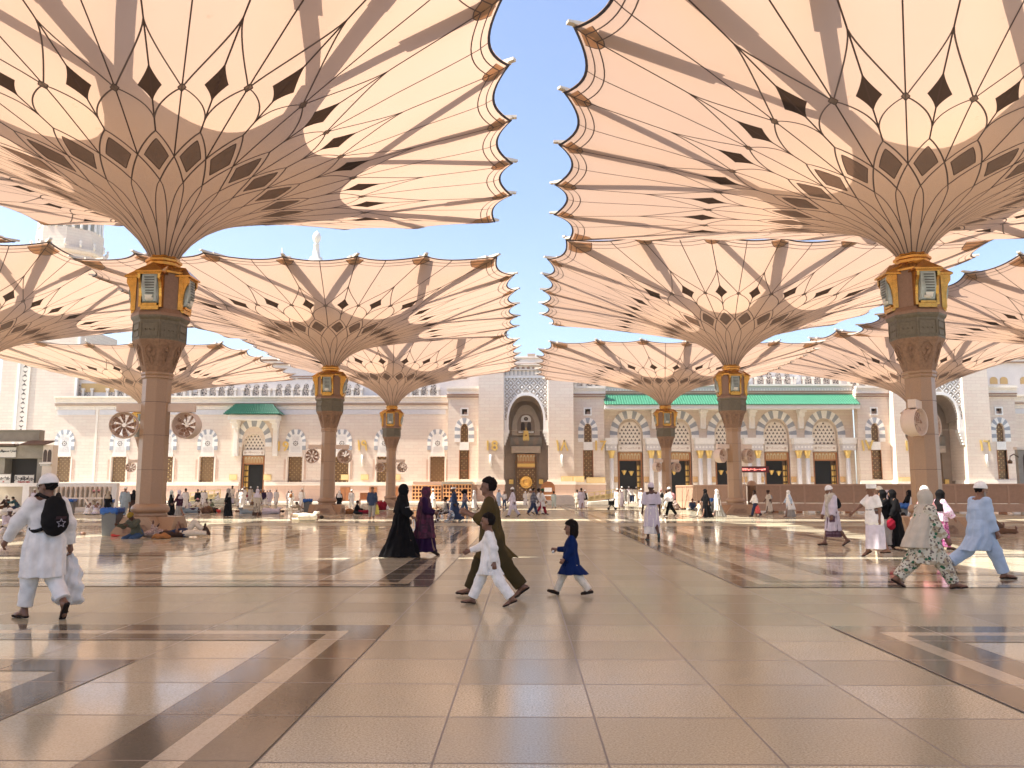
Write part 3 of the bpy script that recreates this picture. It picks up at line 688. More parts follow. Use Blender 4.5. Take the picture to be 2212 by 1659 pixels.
# plinth, moulded cap, steps
def plinth(x0, x1, y, skips=()):
    mb = MB(); cuts = sorted(skips); a = x0
    for s0, s1 in cuts + [(x1, x1)]:
        if s0 > a:
            mb.box(a, s0, y - .25, y - .004, .2, 2.3, 0); mb.box(a, s0, y - .33, y - .004, 2.3, 2.55, 1); mb.box(a, s0, y - .28, y - .004, 2.55, 2.75, 1)
        a = s1
    mpart(mb, 'plinth', [M_PLINTH, M_CREAM])
plinth(xl0, xl1, YF, [(DX - 1.65, DX + 1.65)])
def cornice(x0, x1, y, zt, blue=True):
    mb = MB()
    for dz0, dz1, pr, mi in ((-.22, 0, .62, 0), (-.30, -.22, .50, 0), (-.62, -.30, .40, 0), (-.95, -.62, .30, 0), (-1.03, -.95, .34, 1), (-1.12, -1.03, .24, 0), (-1.22, -1.12, .28, 1), (-1.30, -1.22, .18, 0), (-1.75, -1.30, .10, 0)):
        mb.box(x0, x1, y - pr, y + .3, zt + dz0, zt + dz1, mi)
    x = x0 + .1
    while x < x1 - .15: mb.box(x, x + .16, y - .46, y - .38, zt - .50, zt - .34, 0); mb.box(x, x + .12, y - .17, y - .08, zt - 1.62, zt - 1.42, 0); x += .34
    if blue: mb.box(x0 + .3, x1 - .3, y - .03 - .06, y + .2, zt - 2.45, zt - 1.80, 2)
    mpart(mb, 'cornice', [M_CREAM, M_SHADE2, M_PALEB])
M_CREAM2 = mat('grey cream frieze', (.62, .55, .47), .7, var=.08, vs=4); M_CREAMU = mat('upper cream wall', (.80, .73, .66), .6, var=.05, vs=1); M_WHITE2 = mat('step marble', (.74, .68, .60), .4, var=.06, vs=2); M_FRIEZE2 = mat('tan carved plate', (.70, .44, .20), .5, var=.2, vs=6)
M_SHADE2 = mat('brown stone line', (.34, .20, .13), .7); M_PALEB = mat('pale blue stone', (.66, .63, .61), .6, var=.06)
M_PANEL = mat('carved white panel', (.84, .77, .68), .6, var=.06, vs=8, bump=.3, bs=20)
cornice(xl0, XS(205), YF + .05, ztop); cornice(XS(205) + .02, xl1, YF, ztop)
# grille windows: opening, bronze lattice, blind arch with rosette and zigzag
def grille_window(x, y, label=None):
    wn = sub(MB().box(x - .92, x + .92, y + .35, y + .45, 2.75, 6.05), 'window', GRILLE, mosque)
    wn.matrix_parent_inverse = Matrix.Translation((0, -YF, 0))
    f = MB()
    for s in (-1, 1):
        f.box(x + s * 1.32 - .14, x + s * 1.32 + .14, y - .03, y + .2, 3.1, 5.7, 1)
        f.box(x + s * 1.10 - .07, x + s * 1.10 + .07, y - .05, y + .2, 2.75, 6.05, 0)
    f.box(x - .95, x + .95, y - .05, y + .2, 6.05, 6.55, 2)
    sub(f, 'frame', [M_CREAM, M_PLINTH, M_PANEL], wn)
    ar = MB(); ring(ar, x, 1.75, 2.65, 8.0, 9.0, 9.62, 6.55 + .35, 11, y, .06)
    sub(ar, 'striped_arch', [M_WHITE, M_BLUE], wn)
    t = MB(); t.extr(arch(x, 1.75, 6.55, 8.0, 9.0), y - .03, y + .1, 0)
    for k in range(8):
        z = 6.75 + k * .18 + (.78 if k > 3 else 0)
        if z > 8.75: continue
        hw = .72 if z < 8.2 else .5
        n = int(hw / .16)
        for i in range(-n, n): t.bar((x + i * .16, y - .045, z + (.05 if i % 2 else -.05)), (x + (i + 1) * .16, y - .045, z + (-.05 if i % 2 else .05)), .03, .05, 1)
    sub(t, 'zigzag_panel', [M_WHITE, M_PALEB], wn)
    ro = MB(); zc = 7.78
    ro.add([(x + .46 * math.cos(a * math.pi / 12), y - .05, zc + .46 * math.sin(a * math.pi / 12)) for a in range(24)], [tuple(range(24))], 0)
    for k in range(9):
        a = k * math.pi / 4; r = .27 if k < 8 else 0; q = .085
        ro.add([(x + r * math.cos(a) + q * math.cos(j * math.pi / 4), y - .062, zc + r * math.sin(a) + q * math.sin(j * math.pi / 4)) for j in range(8)], [tuple(range(8))], 1)
    sub(ro, 'rosette', [M_WHITE, M_DKHOLE], wn)
for x in win_x: grille_window(x, YF)
# doors: striped arch, pierced screen, inscription, carved frieze, dark opening
M_FRIEZE = mat('orange carved frieze', (.48, .23, .075), .5, var=.2, vs=6)
M_FRPALE = mat('pale green frieze arch', (.55, .50, .30), .5)
M_INSC = mat('carved lettering', (.55, .44, .36), .7)
def frieze(mb, x, w, z0, z1, y, n=6):
    mb.box(x - w / 2, x + w / 2, y, y + .12, z0, z1, 0)
    for k in range(n):
        cx = x + (k + .5 - n / 2) * w * .94 / n; hw = w * .94 / n * .36
        mb.add([(px, y - .012, pz) for px, pz in arch(cx, hw * 2, z0 + .1, z0 + (z1 - z0) * .6, z1 - .12, 5)], [tuple(range(13))][:0] or [tuple(range(len(arch(cx, hw * 2, 0, 1, 2, 5))))], 1)
        mb.add([(px, y - .02, pz) for px, pz in arch(cx, hw * 1.1, z0 + .1, z0 + (z1 - z0) * .45, z0 + (z1 - z0) * .7, 5)], [tuple(range(len(arch(cx, 1, 0, 1, 2, 5))))], 0)
def scrawl(mb, x, w, z, y, mi, seed=0):     # worn carved ornament in the inscription panel
    rr = random.Random(seed); n = int(w / .16)
    for i in range(n):
        px = x - w / 2 + (i + .5) * w / n
        mb.bar((px - .05, y, z + rr.uniform(-.08, .08)), (px + .06, y, z + rr.uniform(-.1, .1)), .02, .05, mi)
        if rr.random() < .3: mb.bar((px, y, z - .05), (px, y, z + .22), .02, .04, mi)
    for s in (-1, 1): mb.add([(x + s * (w / 2 + .3) + .16 * math.cos(a * math.pi / 6), y, z + .16 * math.sin(a * math.pi / 6)) for a in range(12)], [tuple(range(12))], mi)
def doorway(x, y, w, zl, zi0, zi1, zf, zd, zs, za, seed, leaf=0, nl=6):
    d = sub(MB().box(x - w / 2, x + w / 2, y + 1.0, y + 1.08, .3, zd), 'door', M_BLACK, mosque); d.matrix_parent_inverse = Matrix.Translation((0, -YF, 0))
    f = MB()
    for s in (-1, 1): f.box(x + s * (w / 2 + .06) - .08, x + s * (w / 2 + .06) + .08, y + .25, y + 1.0, .3, zf, 0)
    f.box(x - w / 2, x + w / 2, y + .4, y + .6, zd - .06, zd + .06, 0)
    sub(f, 'frame', M_WOOD, d)
    if leaf:
        l = MB(); xs = x - w / 2 if leaf < 0 else x + w / 2
        l.box(min(xs, xs - leaf * .14), max(xs, xs - leaf * .14), y + .30, y + 1.0, .35, zd - .05, 0)
        for k in range(6): l.box(xs - leaf * .14 - (.02 if leaf > 0 else 0), xs - leaf * .14 + (.02 if leaf < 0 else 0), y + .38, y + .92, .6 + k * .75, 1.15 + k * .75, 1)
        l.box(min(xs - leaf * .15, xs - leaf * .55), max(xs - leaf * .15, xs - leaf * .55), y + .85, y + .95, .35, zd - .05, 0)
        for k in range(6): l.box(min(xs - leaf * .22, xs - leaf * .48), max(xs - leaf * .22, xs - leaf * .48), y + .83, y + .86, .6 + k * .75, 1.15 + k * .75, 1)
        sub(l, 'leaf', [M_BRONZE, M_GOLDP], d)
    fr = MB(); frieze(fr, x, w, zd + .06, zf, y + .35); sub(fr, 'frieze', [M_FRIEZE, M_FRPALE], d)
    ins = MB(); ins.box(x - w / 2 - .1, x + w / 2 + .1, y + .22, y + .5, zi0, zi1, 0); scrawl(ins, x, w * .62, (zi0 + zi1) / 2, y + .205, 1, seed); sub(ins, 'inscription', [M_PANEL, M_INSC], d)
    ls = lattice(x, w + .15, zi1 + .02, zs, za, y + .45, nl); sub(ls, 'pierced_screen', [M_CREAM, M_DKHOLE], d)
    return d
d19 = doorway(DX, YF, 2.62, 0, 6.25, 6.9, 6.15, 5.1, 8.0, 9.65, 3, -1)
# arched reveal behind, striped ring and the tiled hood on brackets
mb = MB(); ring(mb, DX, 3.1, 4.75, 7.9, 10.0, 10.95, 7.35, 13, YF, .07); sub(mb, 'striped_arch', [M_WHITE, M_BLUE], d19)
def tiled(name, x0, x1, xa, xb, y0, y1, z0, z1, parent, n):     # ribbed tiles from eave (y0,z0) up to the wall (y1,z1)
    mb = MB(); st = n * 6; rows = 8; vs = []
    for r_ in range(rows + 1):
        f = r_ / rows
        for k in range(st + 1):
            g_ = k / st; x = (x0 + (x1 - x0) * g_) * (1 - f) + (xa + (xb - xa) * g_) * f
            z = z0 + (z1 - z0) * f + .11 * abs(math.sin(g_ * n * math.pi)) - .05 * ((f * rows) % 1)
            vs.append((x, y0 + (y1 - y0) * f, z))
    W_ = st + 1
    mb.add(vs, [(r_ * W_ + k, r_ * W_ + k + 1, (r_ + 1) * W_ + k + 1, (r_ + 1) * W_ + k) for r_ in range(rows) for k in range(st)], 0)
    for k in range(n):                      # round tile ends and course steps
        x = x0 + (x1 - x0) * (k + .5) / n
        mb.add([(x + .12 * math.cos(a * math.pi / 4), y0 - .01, z0 + .03 + .12 * math.sin(a * math.pi / 4)) for a in range(8)], [tuple(range(8))], 0)
        for r_ in range(1, rows):
            f = r_ / rows; xx = x * (1 - f) + (xa + (xb - xa) * (k + .5) / n) * f; wv = (x1 - x0) / n * .32
            mb.box(xx - wv, xx + wv, y0 + (y1 - y0) * f - .06, y0 + (y1 - y0) * f + .02, z0 + (z1 - z0) * f + .02, z0 + (z1 - z0) * f + .15, 0)
    return sub(mb, name, M_GREEN, parent)
hx0, hx1 = XS(478, 105.6), XS(602, 105.6)
M_GREENSH = mat('shaded green roof tile', (.015, .13, .075), .35, var=.25, vs=5)  # same tile as the arcade roof, with parasol shade put into its colour
hood = tiled('tiled_hood', hx0, hx1, XS(507), XS(586), 105.6, YF - .3, ZS(893, 105.6), ZS(872), d19, 26)
mb = MB()
for s in (0, 1):                             # hipped ends
    a = (hx0, hx1)[s]; b = (XS(507), XS(586))[s]
    mb.add([(a, 105.6, ZS(893, 105.6)), (a, YF, ZS(893, 105.6)), (b, YF - .3, ZS(872))], [(0, 1, 2)], 0)
sub(mb, 'hip', M_GREENSH, hood); hood.data.materials[0] = M_GREENSH
mb = MB(); mb.box(hx0 + .5, hx1 - .5, 105.9, YF - .02, ZS(905, 105.8), ZS(894, 105.6) - .02)
for s in (0, 1):
    x = (hx0 + 1.1, hx1 - 1.1)[s]
    mb.box(x - .30, x + .30, YF - .45, YF - .02, ZS(985), ZS(925), 0); mb.box(x - .36, x + .36, YF - 1.0, YF - .02, ZS(925), ZS(915), 0); mb.box(x - .42, x + .42, YF - 1.7, YF - .02, ZS(915), ZS(904), 0); mb.box(x - .24, x + .24, YF - .5, YF - .46, ZS(980), ZS(930), 1)
sub(mb, 'bracket', [M_WHITE, M_PANEL], d19)
# --- portal bays (one in the middle, one far right)
def portal(PX, full=True):
    fy = 105.2
    po = sub(MB().box(PX - 2.9, PX + 2.9, 109.3, 109.6, 0.2, 15.2), 'portal', M_NICHE, mosque); po.matrix_parent_inverse = Matrix.Translation((0, -YF, 0))
    for s in (-1, 1):
        p = MB(); x0, x1 = PX + s * 2.85, PX + s * 6.05
        p.box(min(x0, x1), max(x0, x1), fy, YF + 3, 2.9, 17.2, 0)
        sub(p, 'pier', M_WALL, po)
        q = MB(); q.box(min(x0, x1) - .12, max(x0, x1) + .12, fy - .2, YF + .2, .2, 2.4, 0); q.box(min(x0, x1) - .22, max(x0, x1) + .22, fy - .32, YF + .2, 2.4, 2.8, 1); q.box(min(x0, x1) - .14, max(x0, x1) + .14, fy - .2, YF + .2, 2.8, 3.0, 1)
        sub(q, 'plinth', [M_PLINTH, M_CREAM], po)
        # lower block beside the pier with its slim window
        b0, b1 = PX + s * 6.05, PX + s * 10.05; by = 106.6; wx = PX + s * 7.95
        lo, hi = min(b0, b1), max(b0, b1)
        wl = holed('flank_wall', rect(lo, hi, .2, 14.65), [rect(wx - .55, wx + .55, 3.1, 6.8), arch(wx, .95, 7.85, 9.35, 10.2), rect(wx - .34, wx + .34, 11.42, 12.12)], by, by + 1.2, M_WALL, po)
        q = MB(); q.box(lo - (.1 if s < 0 else 0), hi + (.1 if s > 0 else 0), by - .2, by - .003, .2, 2.4, 0); q.box(lo - .15, hi + .15, by - .3, by - .003, 2.4, 2.75, 1); q.box(lo - .1, hi + .1, by - .22, by - .003, 2.75, 2.95, 1); sub(q, 'flank_plinth', [M_PLINTH, M_CREAM], po)
        c = MB()
        for dz0, dz1, pr, mi in ((.12, .42, .55, 0), (-.10, .12, .42, 0), (-.55, -.10, .32, 0), (-.70, -.55, .38, 1), (-.85, -.70, .2, 0), (-1.0, -.85, .26, 1), (-1.15, -1.0, .12, 0)): c.box(lo - .2 * (s < 0), hi + .2 * (s > 0), by - pr, by + .2 - .004, 14.6 + dz0, 14.6 + dz1, mi)
        sub(c, 'flank_cornice', [M_CREAM, M_SHADE2], po)
        wn = sub(MB().box(wx - .55, wx + .55, by + .3, by + .4, 3.1, 6.8), 'window', GRILLE, po)
        f = MB(); f.box(wx - .58, wx + .58, by - .06, by + .25, 6.82, 7.83, 0)
        for z in (4.2, 5.8): f.box(wx - .55, wx + .55, by + .24, by + .3, z - .06, z + .06, 1)
        for sg in (-1, 1): f.box(wx + sg * .60 - .05, wx + sg * .60 + .05, by - .03, by + .3, 3.1, 6.8, 1)
        f.box(wx - .55, wx + .55, by + .3, by + .38, 7.85, 10.25, 2)
        for a0, a1, c0, c1 in ((-.52, .52, 11.24, 11.42), (-.52, .52, 12.12, 12.3), (-.52, -.34, 11.42, 12.12), (.34, .52, 11.42, 12.12)): f.box(wx + a0, wx + a1, by - .07, by + .1, c0, c1, 0)
        f.box(wx - .34, wx + .34, by + .5, by + .55, 11.42, 12.12, 3); f.box(wx - .1, wx + .3, by + .42, by + .46, 11.47, 11.8, 4)
        sub(f, 'frame', [M_WHITE, M_WOOD, GRILLE, M_DKHOLE, M_PLINTH], wn)
        ar = MB(); ring(ar, wx, 1.1, 2.5, 9.3, 10.25, 10.95, 7.85, 9, by, .06); sub(ar, 'striped_arch', [M_WHITE, M_BLUE], wn)
        bx = MB()
        bx.box(min(x0, x1), max(x0, x1), fy + .05, YF + 2, 17.2, 17.4, 0); sub(bx, 'pier_cap', M_CREAM, po)
    # arched screen of crossed ribs with little bosses
    op = arch(PX, 4.45, .2, 9.4, 12.95, 14)
    ws = holed('ribbed_screen', rect(PX - 2.85, PX + 2.85, 8.05, 15.1), [[p for p in arch(PX, 4.45, 8.0499, 9.4, 12.95, 14)]], fy + .45, fy + .9, M_TANP, po)
    rb = MB(); st = .98
    def inside(x, z):
        if z < 8.1 or z > 15.08 or abs(x - PX) > 2.84: return False
        if z < 9.4: return abs(x - PX) > 2.5
        q = (z - 9.4) / (13.3 - 9.4)
        return q > 1 or abs(x - PX) > 2.5 * math.cos(math.asin(q ** (1 / 1.08))) ** .82
    for sg in (-1, 1):
        for k in range(-16, 30):
            a = None; c0 = 8.0 + k * st * .5 * 2
            for i in range(121):
                x = PX - 2.85 + 5.7 * i / 120; z = c0 + sg * (x - PX)
                if inside(x, z):
                    if a is None: a = (x, z)
                    b = (x, z)
                elif a is not None:
                    if abs(b[0] - a[0]) > .06: rb.bar((a[0], fy + .42, a[1]), (b[0], fy + .42, b[1]), .10, .10, 0, up=(0, 1, 0))
                    a = None
            if a is not None and abs(b[0] - a[0]) > .06: rb.bar((a[0], fy + .42, a[1]), (b[0], fy + .42, b[1]), .10, .10, 0, up=(0, 1, 0))
    for i in range(-7, 8):
        for k in range(0, 16):
            x = PX + i * st / 2; z = 8.0 + k * st / 2
            if (i + k) % 2 == 0 and inside(x - .12, z) and inside(x + .12, z) and inside(x, z - .1): continue
            if (i + k) % 2 and inside(x - .15, z) and inside(x + .15, z) and inside(x, z - .15): rb.lathe([(.17, .0), (.13, .06), (0, .08)], 8, c=(0, 0, 0)); n_ = len(rb.v) - 24; rb.v[n_:] = [(x + vx, fy + .45 - vz, z + vy) for vx, vy, vz in rb.v[n_:]]
    sub(rb, 'ribs', M_WHITE, ws)
    ed = MB(); A = arch(PX, 4.45, 8.05, 9.4, 12.95, 20)[2:]; B = arch(PX, 5.0, 8.05, 9.4, 13.3, 20)[2:]
    for i in range(len(A) - 1): ed.extr([A[i], B[i], B[i + 1], A[i + 1]], fy + .25, fy + .9)
    for s in (-1, 1):
        ed.box(PX + s * 2.5 - .28, PX + s * 2.5 + .28, fy + .25, fy + .9, 8.05, 9.4)
        for k in range(5): ed.box(min(PX + s * 2.85, PX + s * (2.15 + .12 * k)), max(PX + s * 2.85, PX + s * (2.15 + .12 * k)), fy + .2 + .03 * k, fy + 1.2, 8.05 - .5 * (k + 1) * .8, 8.05 - .5 * k * .8)
    for a0, a1, c0, c1 in ((-2.85, 2.85, 15.0, 15.2), (-2.85, -2.72, 8.05, 15.0), (2.72, 2.85, 8.05, 15.0)): ed.box(PX + a0, PX + a1, fy + .30, fy + .9, c0, c1)
    sub(ed, 'arch_edge', M_WHITE, po)
    # the block of niches above
    tb_ = MB(); tb_.box(PX - 2.85, PX + 2.85, fy + .5, YF + 2, 15.2, 18.4, 0)
    for k in range(11): x = PX - 2.6 + k * .52; tb_.box(x - .05, x + .05, fy + .42, fy + .52, 15.55, 16.6, 1)
    tb_.box(PX - 2.95, PX + 2.95, fy + .3, YF + 2, 16.7, 16.9, 0)
    for k in range(8): x = PX - 2.4 + k * .68; tb_.add([(px, fy + .48, pz) for px, pz in arch(x, .4, 17.0, 17.2, 17.5, 4)], [tuple(range(11))[:len(arch(x, .4, 0, 1, 2, 4))]], 2)
    tb_.box(PX - 3.3, PX + 3.3, fy + .1, YF + 2, 17.75, 17.95, 0); tb_.box(PX - 3.2, PX + 3.2, fy + .3, YF + 2, 17.95, 18.35, 0); tb_.box(PX - 3.35, PX + 3.35, fy + .2, YF + 2, 18.05, 18.12, 2); tb_.box(PX - 3.1, PX + 3.1, fy + .4, YF + 2, 18.35, 19.3, 0); tb_.box(PX - 3.25, PX + 3.25, fy + .25, YF + 2, 19.3, 19.6, 0)
    sub(tb_, 'parapet', [M_CREAM, M_GREY, M_SHADE2], po)
    sub(MB().box(PX + .25, PX + 1.2, YF, YF + 1, 19.6, 20.6).box(PX + .2, PX + 1.25, YF - .05, YF + 1.05, 20.6, 20.75), 'chimney', M_GREY2, po)
    # niche: side walls, soffit, inner window, inscription and bronze doors
    n1 = MB()
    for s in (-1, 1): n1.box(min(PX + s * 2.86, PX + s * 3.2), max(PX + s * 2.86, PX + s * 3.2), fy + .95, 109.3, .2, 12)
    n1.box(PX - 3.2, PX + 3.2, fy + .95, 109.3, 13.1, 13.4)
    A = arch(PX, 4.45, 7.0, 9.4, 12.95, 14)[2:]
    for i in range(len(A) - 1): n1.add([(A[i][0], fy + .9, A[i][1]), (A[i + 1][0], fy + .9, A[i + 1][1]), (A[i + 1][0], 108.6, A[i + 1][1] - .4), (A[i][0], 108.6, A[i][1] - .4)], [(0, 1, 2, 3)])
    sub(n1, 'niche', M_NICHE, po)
    n2 = MB(); A = arch(PX, 3.7, 8.2, 9.3, 12.0, 14); n2.extr(A, 109.1, 109.3, 0); A = arch(PX, 2.3, 8.4, 9.5, 11.2, 10); n2.extr(A, 109.04, 109.1, 1)
    n2.extr(arch(PX, 1.3, 10.0, 10.4, 11.0, 8), 108.98, 109.04, 2); n2.add([(PX + .28 * math.cos(a * math.pi / 8), 108.95, 10.45 + .28 * math.sin(a * math.pi / 8)) for a in range(16)], [tuple(range(16))], 3); n2.add([(PX + .14 * math.cos(a * math.pi / 8), 108.94, 10.45 + .14 * math.sin(a * math.pi / 8)) for a in range(16)], [tuple(range(16))], 1)
    for s in (-1, 1): n2.extr(arch(PX + s * .42, .5, 8.75, 9.6, 9.95, 6), 108.98, 109.04, 3)
    n2.box(PX - 1.0, PX + 1.0, 108.6, 109.04, 8.45, 8.7, 2)
    n2.box(PX - 2.1, PX + 2.1, 108.95, 109.25, 6.6, 8.1, 4)
    for s in (-1, 1): n2.add([(PX + s * x, 108.93, z) for x, z in ((.85, 6.7), (1.25, 6.7), (1.75, 7.95), (1.05, 7.95))], [(0, 1, 2, 3)], 1)
    n2.add([(PX + x, 108.93, z) for x, z in ((-.28, 6.7), (.28, 6.7), (.3, 7.95), (-.3, 7.95))], [(0, 1, 2, 3)], 1)
    sub(n2, 'niche_window', [M_NICHE2, M_NICHE, M_WHITE, M_DKHOLE, M_BAND2], po)
    sg_ = MB(); sg_.box(PX - 1.9, PX + 1.9, 108.6, 109.2, 5.75, 6.62, 0); scrawl(sg_, PX, 2.5, 6.18, 108.58, 1, 7); sub(sg_, 'inscription', [M_NICHE2, M_INSC], po)
    bd = MB(); bd.extr([(PX - .42, 7.2), (PX + .42, 7.2), (PX + .30, 8.95), (PX - .30, 8.95)], 108.40, 108.46, 0)
    for k in range(5): bd.box(PX - .38 + .16 * k, PX - .30 + .16 * k, 108.41, 108.45, 7.05, 7.2, 0)
    bd.lathe([(0, 0), (.12, .1), (.13, .25), (.05, .42), (0, .5)], 10, c=(PX, 108.40, 8.95)); bd.add([(PX + .15 * math.cos(a * math.pi / 8), 108.385, 8.05 + .15 * math.sin(a * math.pi / 8)) for a in range(16)], [tuple(range(16))], 1); sub(bd, 'gilded_lantern', [M_GOLDP, M_WOOD], po)
    fz = MB(); frieze(fz, PX, 2.75, 4.75, 5.7, 108.75, 6); fz.box(PX - 1.45, PX + 1.45, 108.7, 109.2, 4.55, 4.75, 0); fz.box(PX - 1.2, PX + 1.2, 108.66, 108.7, 4.12, 4.5, 2); fz.box(PX - 1.28, PX + 1.28, 108.7, 109.2, 3.75, 4.55, 0); fz.box(PX - 1.25, PX + 1.25, 108.62, 108.7, 3.72, 4.0, 3)
    sub(fz, 'frieze', [M_FRIEZE, M_FRPALE, M_GOLDP, M_BRONZE], po)
    dr = sub(MB().box(PX - 1.15, PX + 1.15, 108.8, 109.0, .35, 3.75), 'door', GRILLE, po)
    md = MB(); ns = 40
    md.lathe([(.84, 0), (.80, .06), (.62, .08), (.60, .03), (.40, .05), (.36, .09), (0, .10)], ns); md.v = [(PX + x, 108.79 - z, 2.72 + y) for x, y, z in md.v]
    for k in range(14): a = k * 2 * math.pi / 14; md.lathe([(.09, 0), (0, .09)], 6); md.v[-12:] = [(PX + x + .93 * math.cos(a), 108.79 - z, 2.72 + y + .93 * math.sin(a)) for x, y, z in md.v[-12:]]
    sub(md, 'gold_medallion', M_GOLDM, dr)
    fm = MB()
    for s in (-1, 1): fm.box(PX + s * 1.25 - .1, PX + s * 1.25 + .1, 108.6, 109.1, .3, 5.7); fm.box(PX + s * 1.95 - .28, PX + s * 1.95 + .28, 108.9, 109.28, 2.5, 3.0, 1)
    sub(fm, 'frame', [M_BRONZE, M_GOLDP], dr)
    T1 = ([0, 6.05, 8.05, 9.4, 12.95, 15.1, 15.55, 16.6, 17.5, 19.6, 20.75], [0, 7.4, 9.3, 10.6, 13.75, 16.15, 16.4, 17.0, 17.5, 18.8, 19.6])
    T2 = ([0, 5.75, 6.62, 6.7, 8.1, 8.45, 8.75, 9.95, 11.2, 12.0], [0, 6.54, 7.42, 7.46, 8.7, 9.2, 9.4, 10.6, 11.7, 12.9])
    T3 = ([0, 2.72, 3.0, 3.72, 4.0, 4.12, 4.5, 4.75, 5.7, 7.05, 7.2, 8.95, 9.45], [0, 2.72, 3.1, 4.35, 4.55, 4.75, 5.15, 5.35, 6.4, 8.1, 8.25, 9.45, 9.95])
    tb4 = {'ribbed_screen': T1, 'ribs': T1, 'arch_edge': T1, 'parapet': T1, 'chimney': T1, 'niche': T1, 'niche_window': T2, 'inscription': T2, 'gilded_lantern': T3, 'frieze': T3, 'frame': T3, 'door': T3}
    for o in list(bpy.data.objects):
        if o.type != 'MESH' or (o.parent is not po and (o.parent is None or o.parent.parent is not po or o.parent.name.split('.')[0] == 'window')): continue
        t = tb4.get(o.name.split('.')[0])
        if t and not o.get('mapped'):
            for v in o.data.vertices: v.co.z = float(np.interp(v.co.z, *t))
            o['mapped'] = 1
    return po
M_NICHE = mat('shaded niche stone', (.34, .26, .19), .7, var=.1, vs=2); M_NICHE2 = mat('niche pale stone', (.52, .43, .33), .7, var=.08, vs=2)  # the brown niche tone has the shade of the recess put into it
M_TANP = mat('tan screen ground', (.50, .43, .35), .8, var=.1, vs=5); M_GREY2 = mat('brown vent block', (.38, .30, .24), .8); M_BAND2 = mat('grey niche band', (.27, .24, .19), .7)
M_GOLDM = mat('gold medallion', (.85, .50, .13), .3, .9, bump=.4, bs=12)
PXC = XS(1136.5, 105.6)
portal(PXC)
PX2 = XS(2037, 105.6)
portal(PX2)
# wall beyond the second portal and behind the piers
x2 = PX2 + 10.05
holed('wall', rect(x2, x2 + 30, .2, ztop - .3), [], YF, YF + .9, M_WALL); plinth(x2, x2 + 30, YF); cornice(x2, x2 + 30, YF, ztop)
# --- arcade of five arches under the green roof
zr0, zr1 = ZS(874, 105.4), ZS(852, 108.2)
ax0, ax1 = PXC + 10.05, PX2 - 10.05
AX = [XS(x) for x in (1362, 1467.5, 1573, 1679.5, 1785)]
ya = YF + .2
hl = [arch(x, 3.35, .3, 8.85, 11.0, 12) for x in AX]
holed('arcade_wall', rect(ax0, ax1, .2, zr1 + .2), hl, ya, ya + .9, M_WALL)
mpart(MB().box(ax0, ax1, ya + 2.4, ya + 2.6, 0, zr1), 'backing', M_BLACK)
mpart(MB().box(ax0, ax1, ya - .12, ya + .25, .2, 2.3, 0), 'arcade_plinth', M_PLINTH2) if False else None
for i, x in enumerate(AX):
    d = doorway(x, ya, 2.85, 0, 6.72, 7.55, 6.6, 5.55, 8.9, 10.6, 20 + i, 1, 6)
    mb = MB(); ring(mb, x, 3.35, 5.25, 8.85, 11.0, 12.0, 8.35, 15, ya, .08); sub(mb, 'striped_arch', [M_WHITE, M_BLUE], d)
    for k in range(2 if i not in (1,) else 1):     # brass lamps hanging inside
        if i == 4: continue
        l = MB().lathe([(.0, -.52), (.10, -.50), (.33, -.02), (.36, .02), (.30, .1), (0, .12)], 8, c=(x - .75 + .95 * k + .2 * (i % 2), ya + .9 - .0, 4.2 - .1 * k), smooth=False); sub(l, 'hanging_lamp', M_GOLDP, d)
M_CAPG = mat('gilt capital', (.85, .62, .22), .35, .6, bump=.3, bs=15)
cxs = [ax0 + 1.0] + [(AX[i] + AX[i + 1]) / 2 + s * .55 for i in range(4) for s in (-1, 1)] + [ax1 - 1.15]
for k, x in enumerate(cxs):
    c = sub(MB().lathe([(.36, .25), (.36, .5), (.30, .6), (.285, .8), (.27, 5.8)], 16, c=(x, ya - .65, 0)), 'column', M_WHITE, mosque); c.matrix_parent_inverse = Matrix.Translation((0, -YF, 0))
    sub(MB().lathe([(.29, 5.8), (.33, 5.87), (.27, 5.95), (.38, 6.3), (.50, 6.72), (.50, 6.8)], 8, c=(x, ya - .65, 0)), 'capital', M_CAPG, c)
imp = [(ax0 + .15, ax0 + 1.75)] + [((AX[i] + AX[i + 1]) / 2 - 1.25, (AX[i] + AX[i + 1]) / 2 + 1.25) for i in range(4)] + [(ax1 - 1.95, ax1 - .1)]
for a, b in imp:
    q = MB(); q.box(a, b, ya - 1.15, ya - .003, 7.62, 8.35, 0); q.box(a + .1, b - .1, ya - 1.05, ya - .003, 6.8, 7.6, 1); q.box(a - .08, b + .08, ya - 1.22, ya - .003, 8.22, 8.40, 0)
    n = int((b - a) / .4)
    for k in range(n): px = a + (k + .5) * (b - a) / n; q.add([(px + .14 * math.cos(t * math.pi / 4), ya - 1.062, 7.2 + .14 * math.sin(t * math.pi / 4)) for t in range(8)], [tuple(range(8))], 2)
    mpart(q, 'impost', [M_WHITE, M_PALEB, M_WHITE])
for i in range(4):
    x = (AX[i] + AX[i + 1]) / 2
    q = MB(); q.box(x - .45, x + .45, ya - 1.5, ya - .003, 11.7, 12.06, 0); q.box(x - .36, x + .36, ya - .9, ya - .003, 11.2, 11.7, 0); q.box(x - .33, x + .33, ya - .45, ya - .003, 9.65, 11.2, 0); q.box(x - .2, x + .2, ya - .48, ya - .45, 9.85, 11.1, 1); mpart(q, 'corbel', [M_WHITE, M_PANEL])
rf = tiled('green_roof', ax0 + .02, ax1 - .02, ax0 + .02, ax1 - .02, 105.4, ya + .1, zr0, zr1, mosque, 100); rf.matrix_parent_inverse = Matrix.Translation((0, -YF, 0))
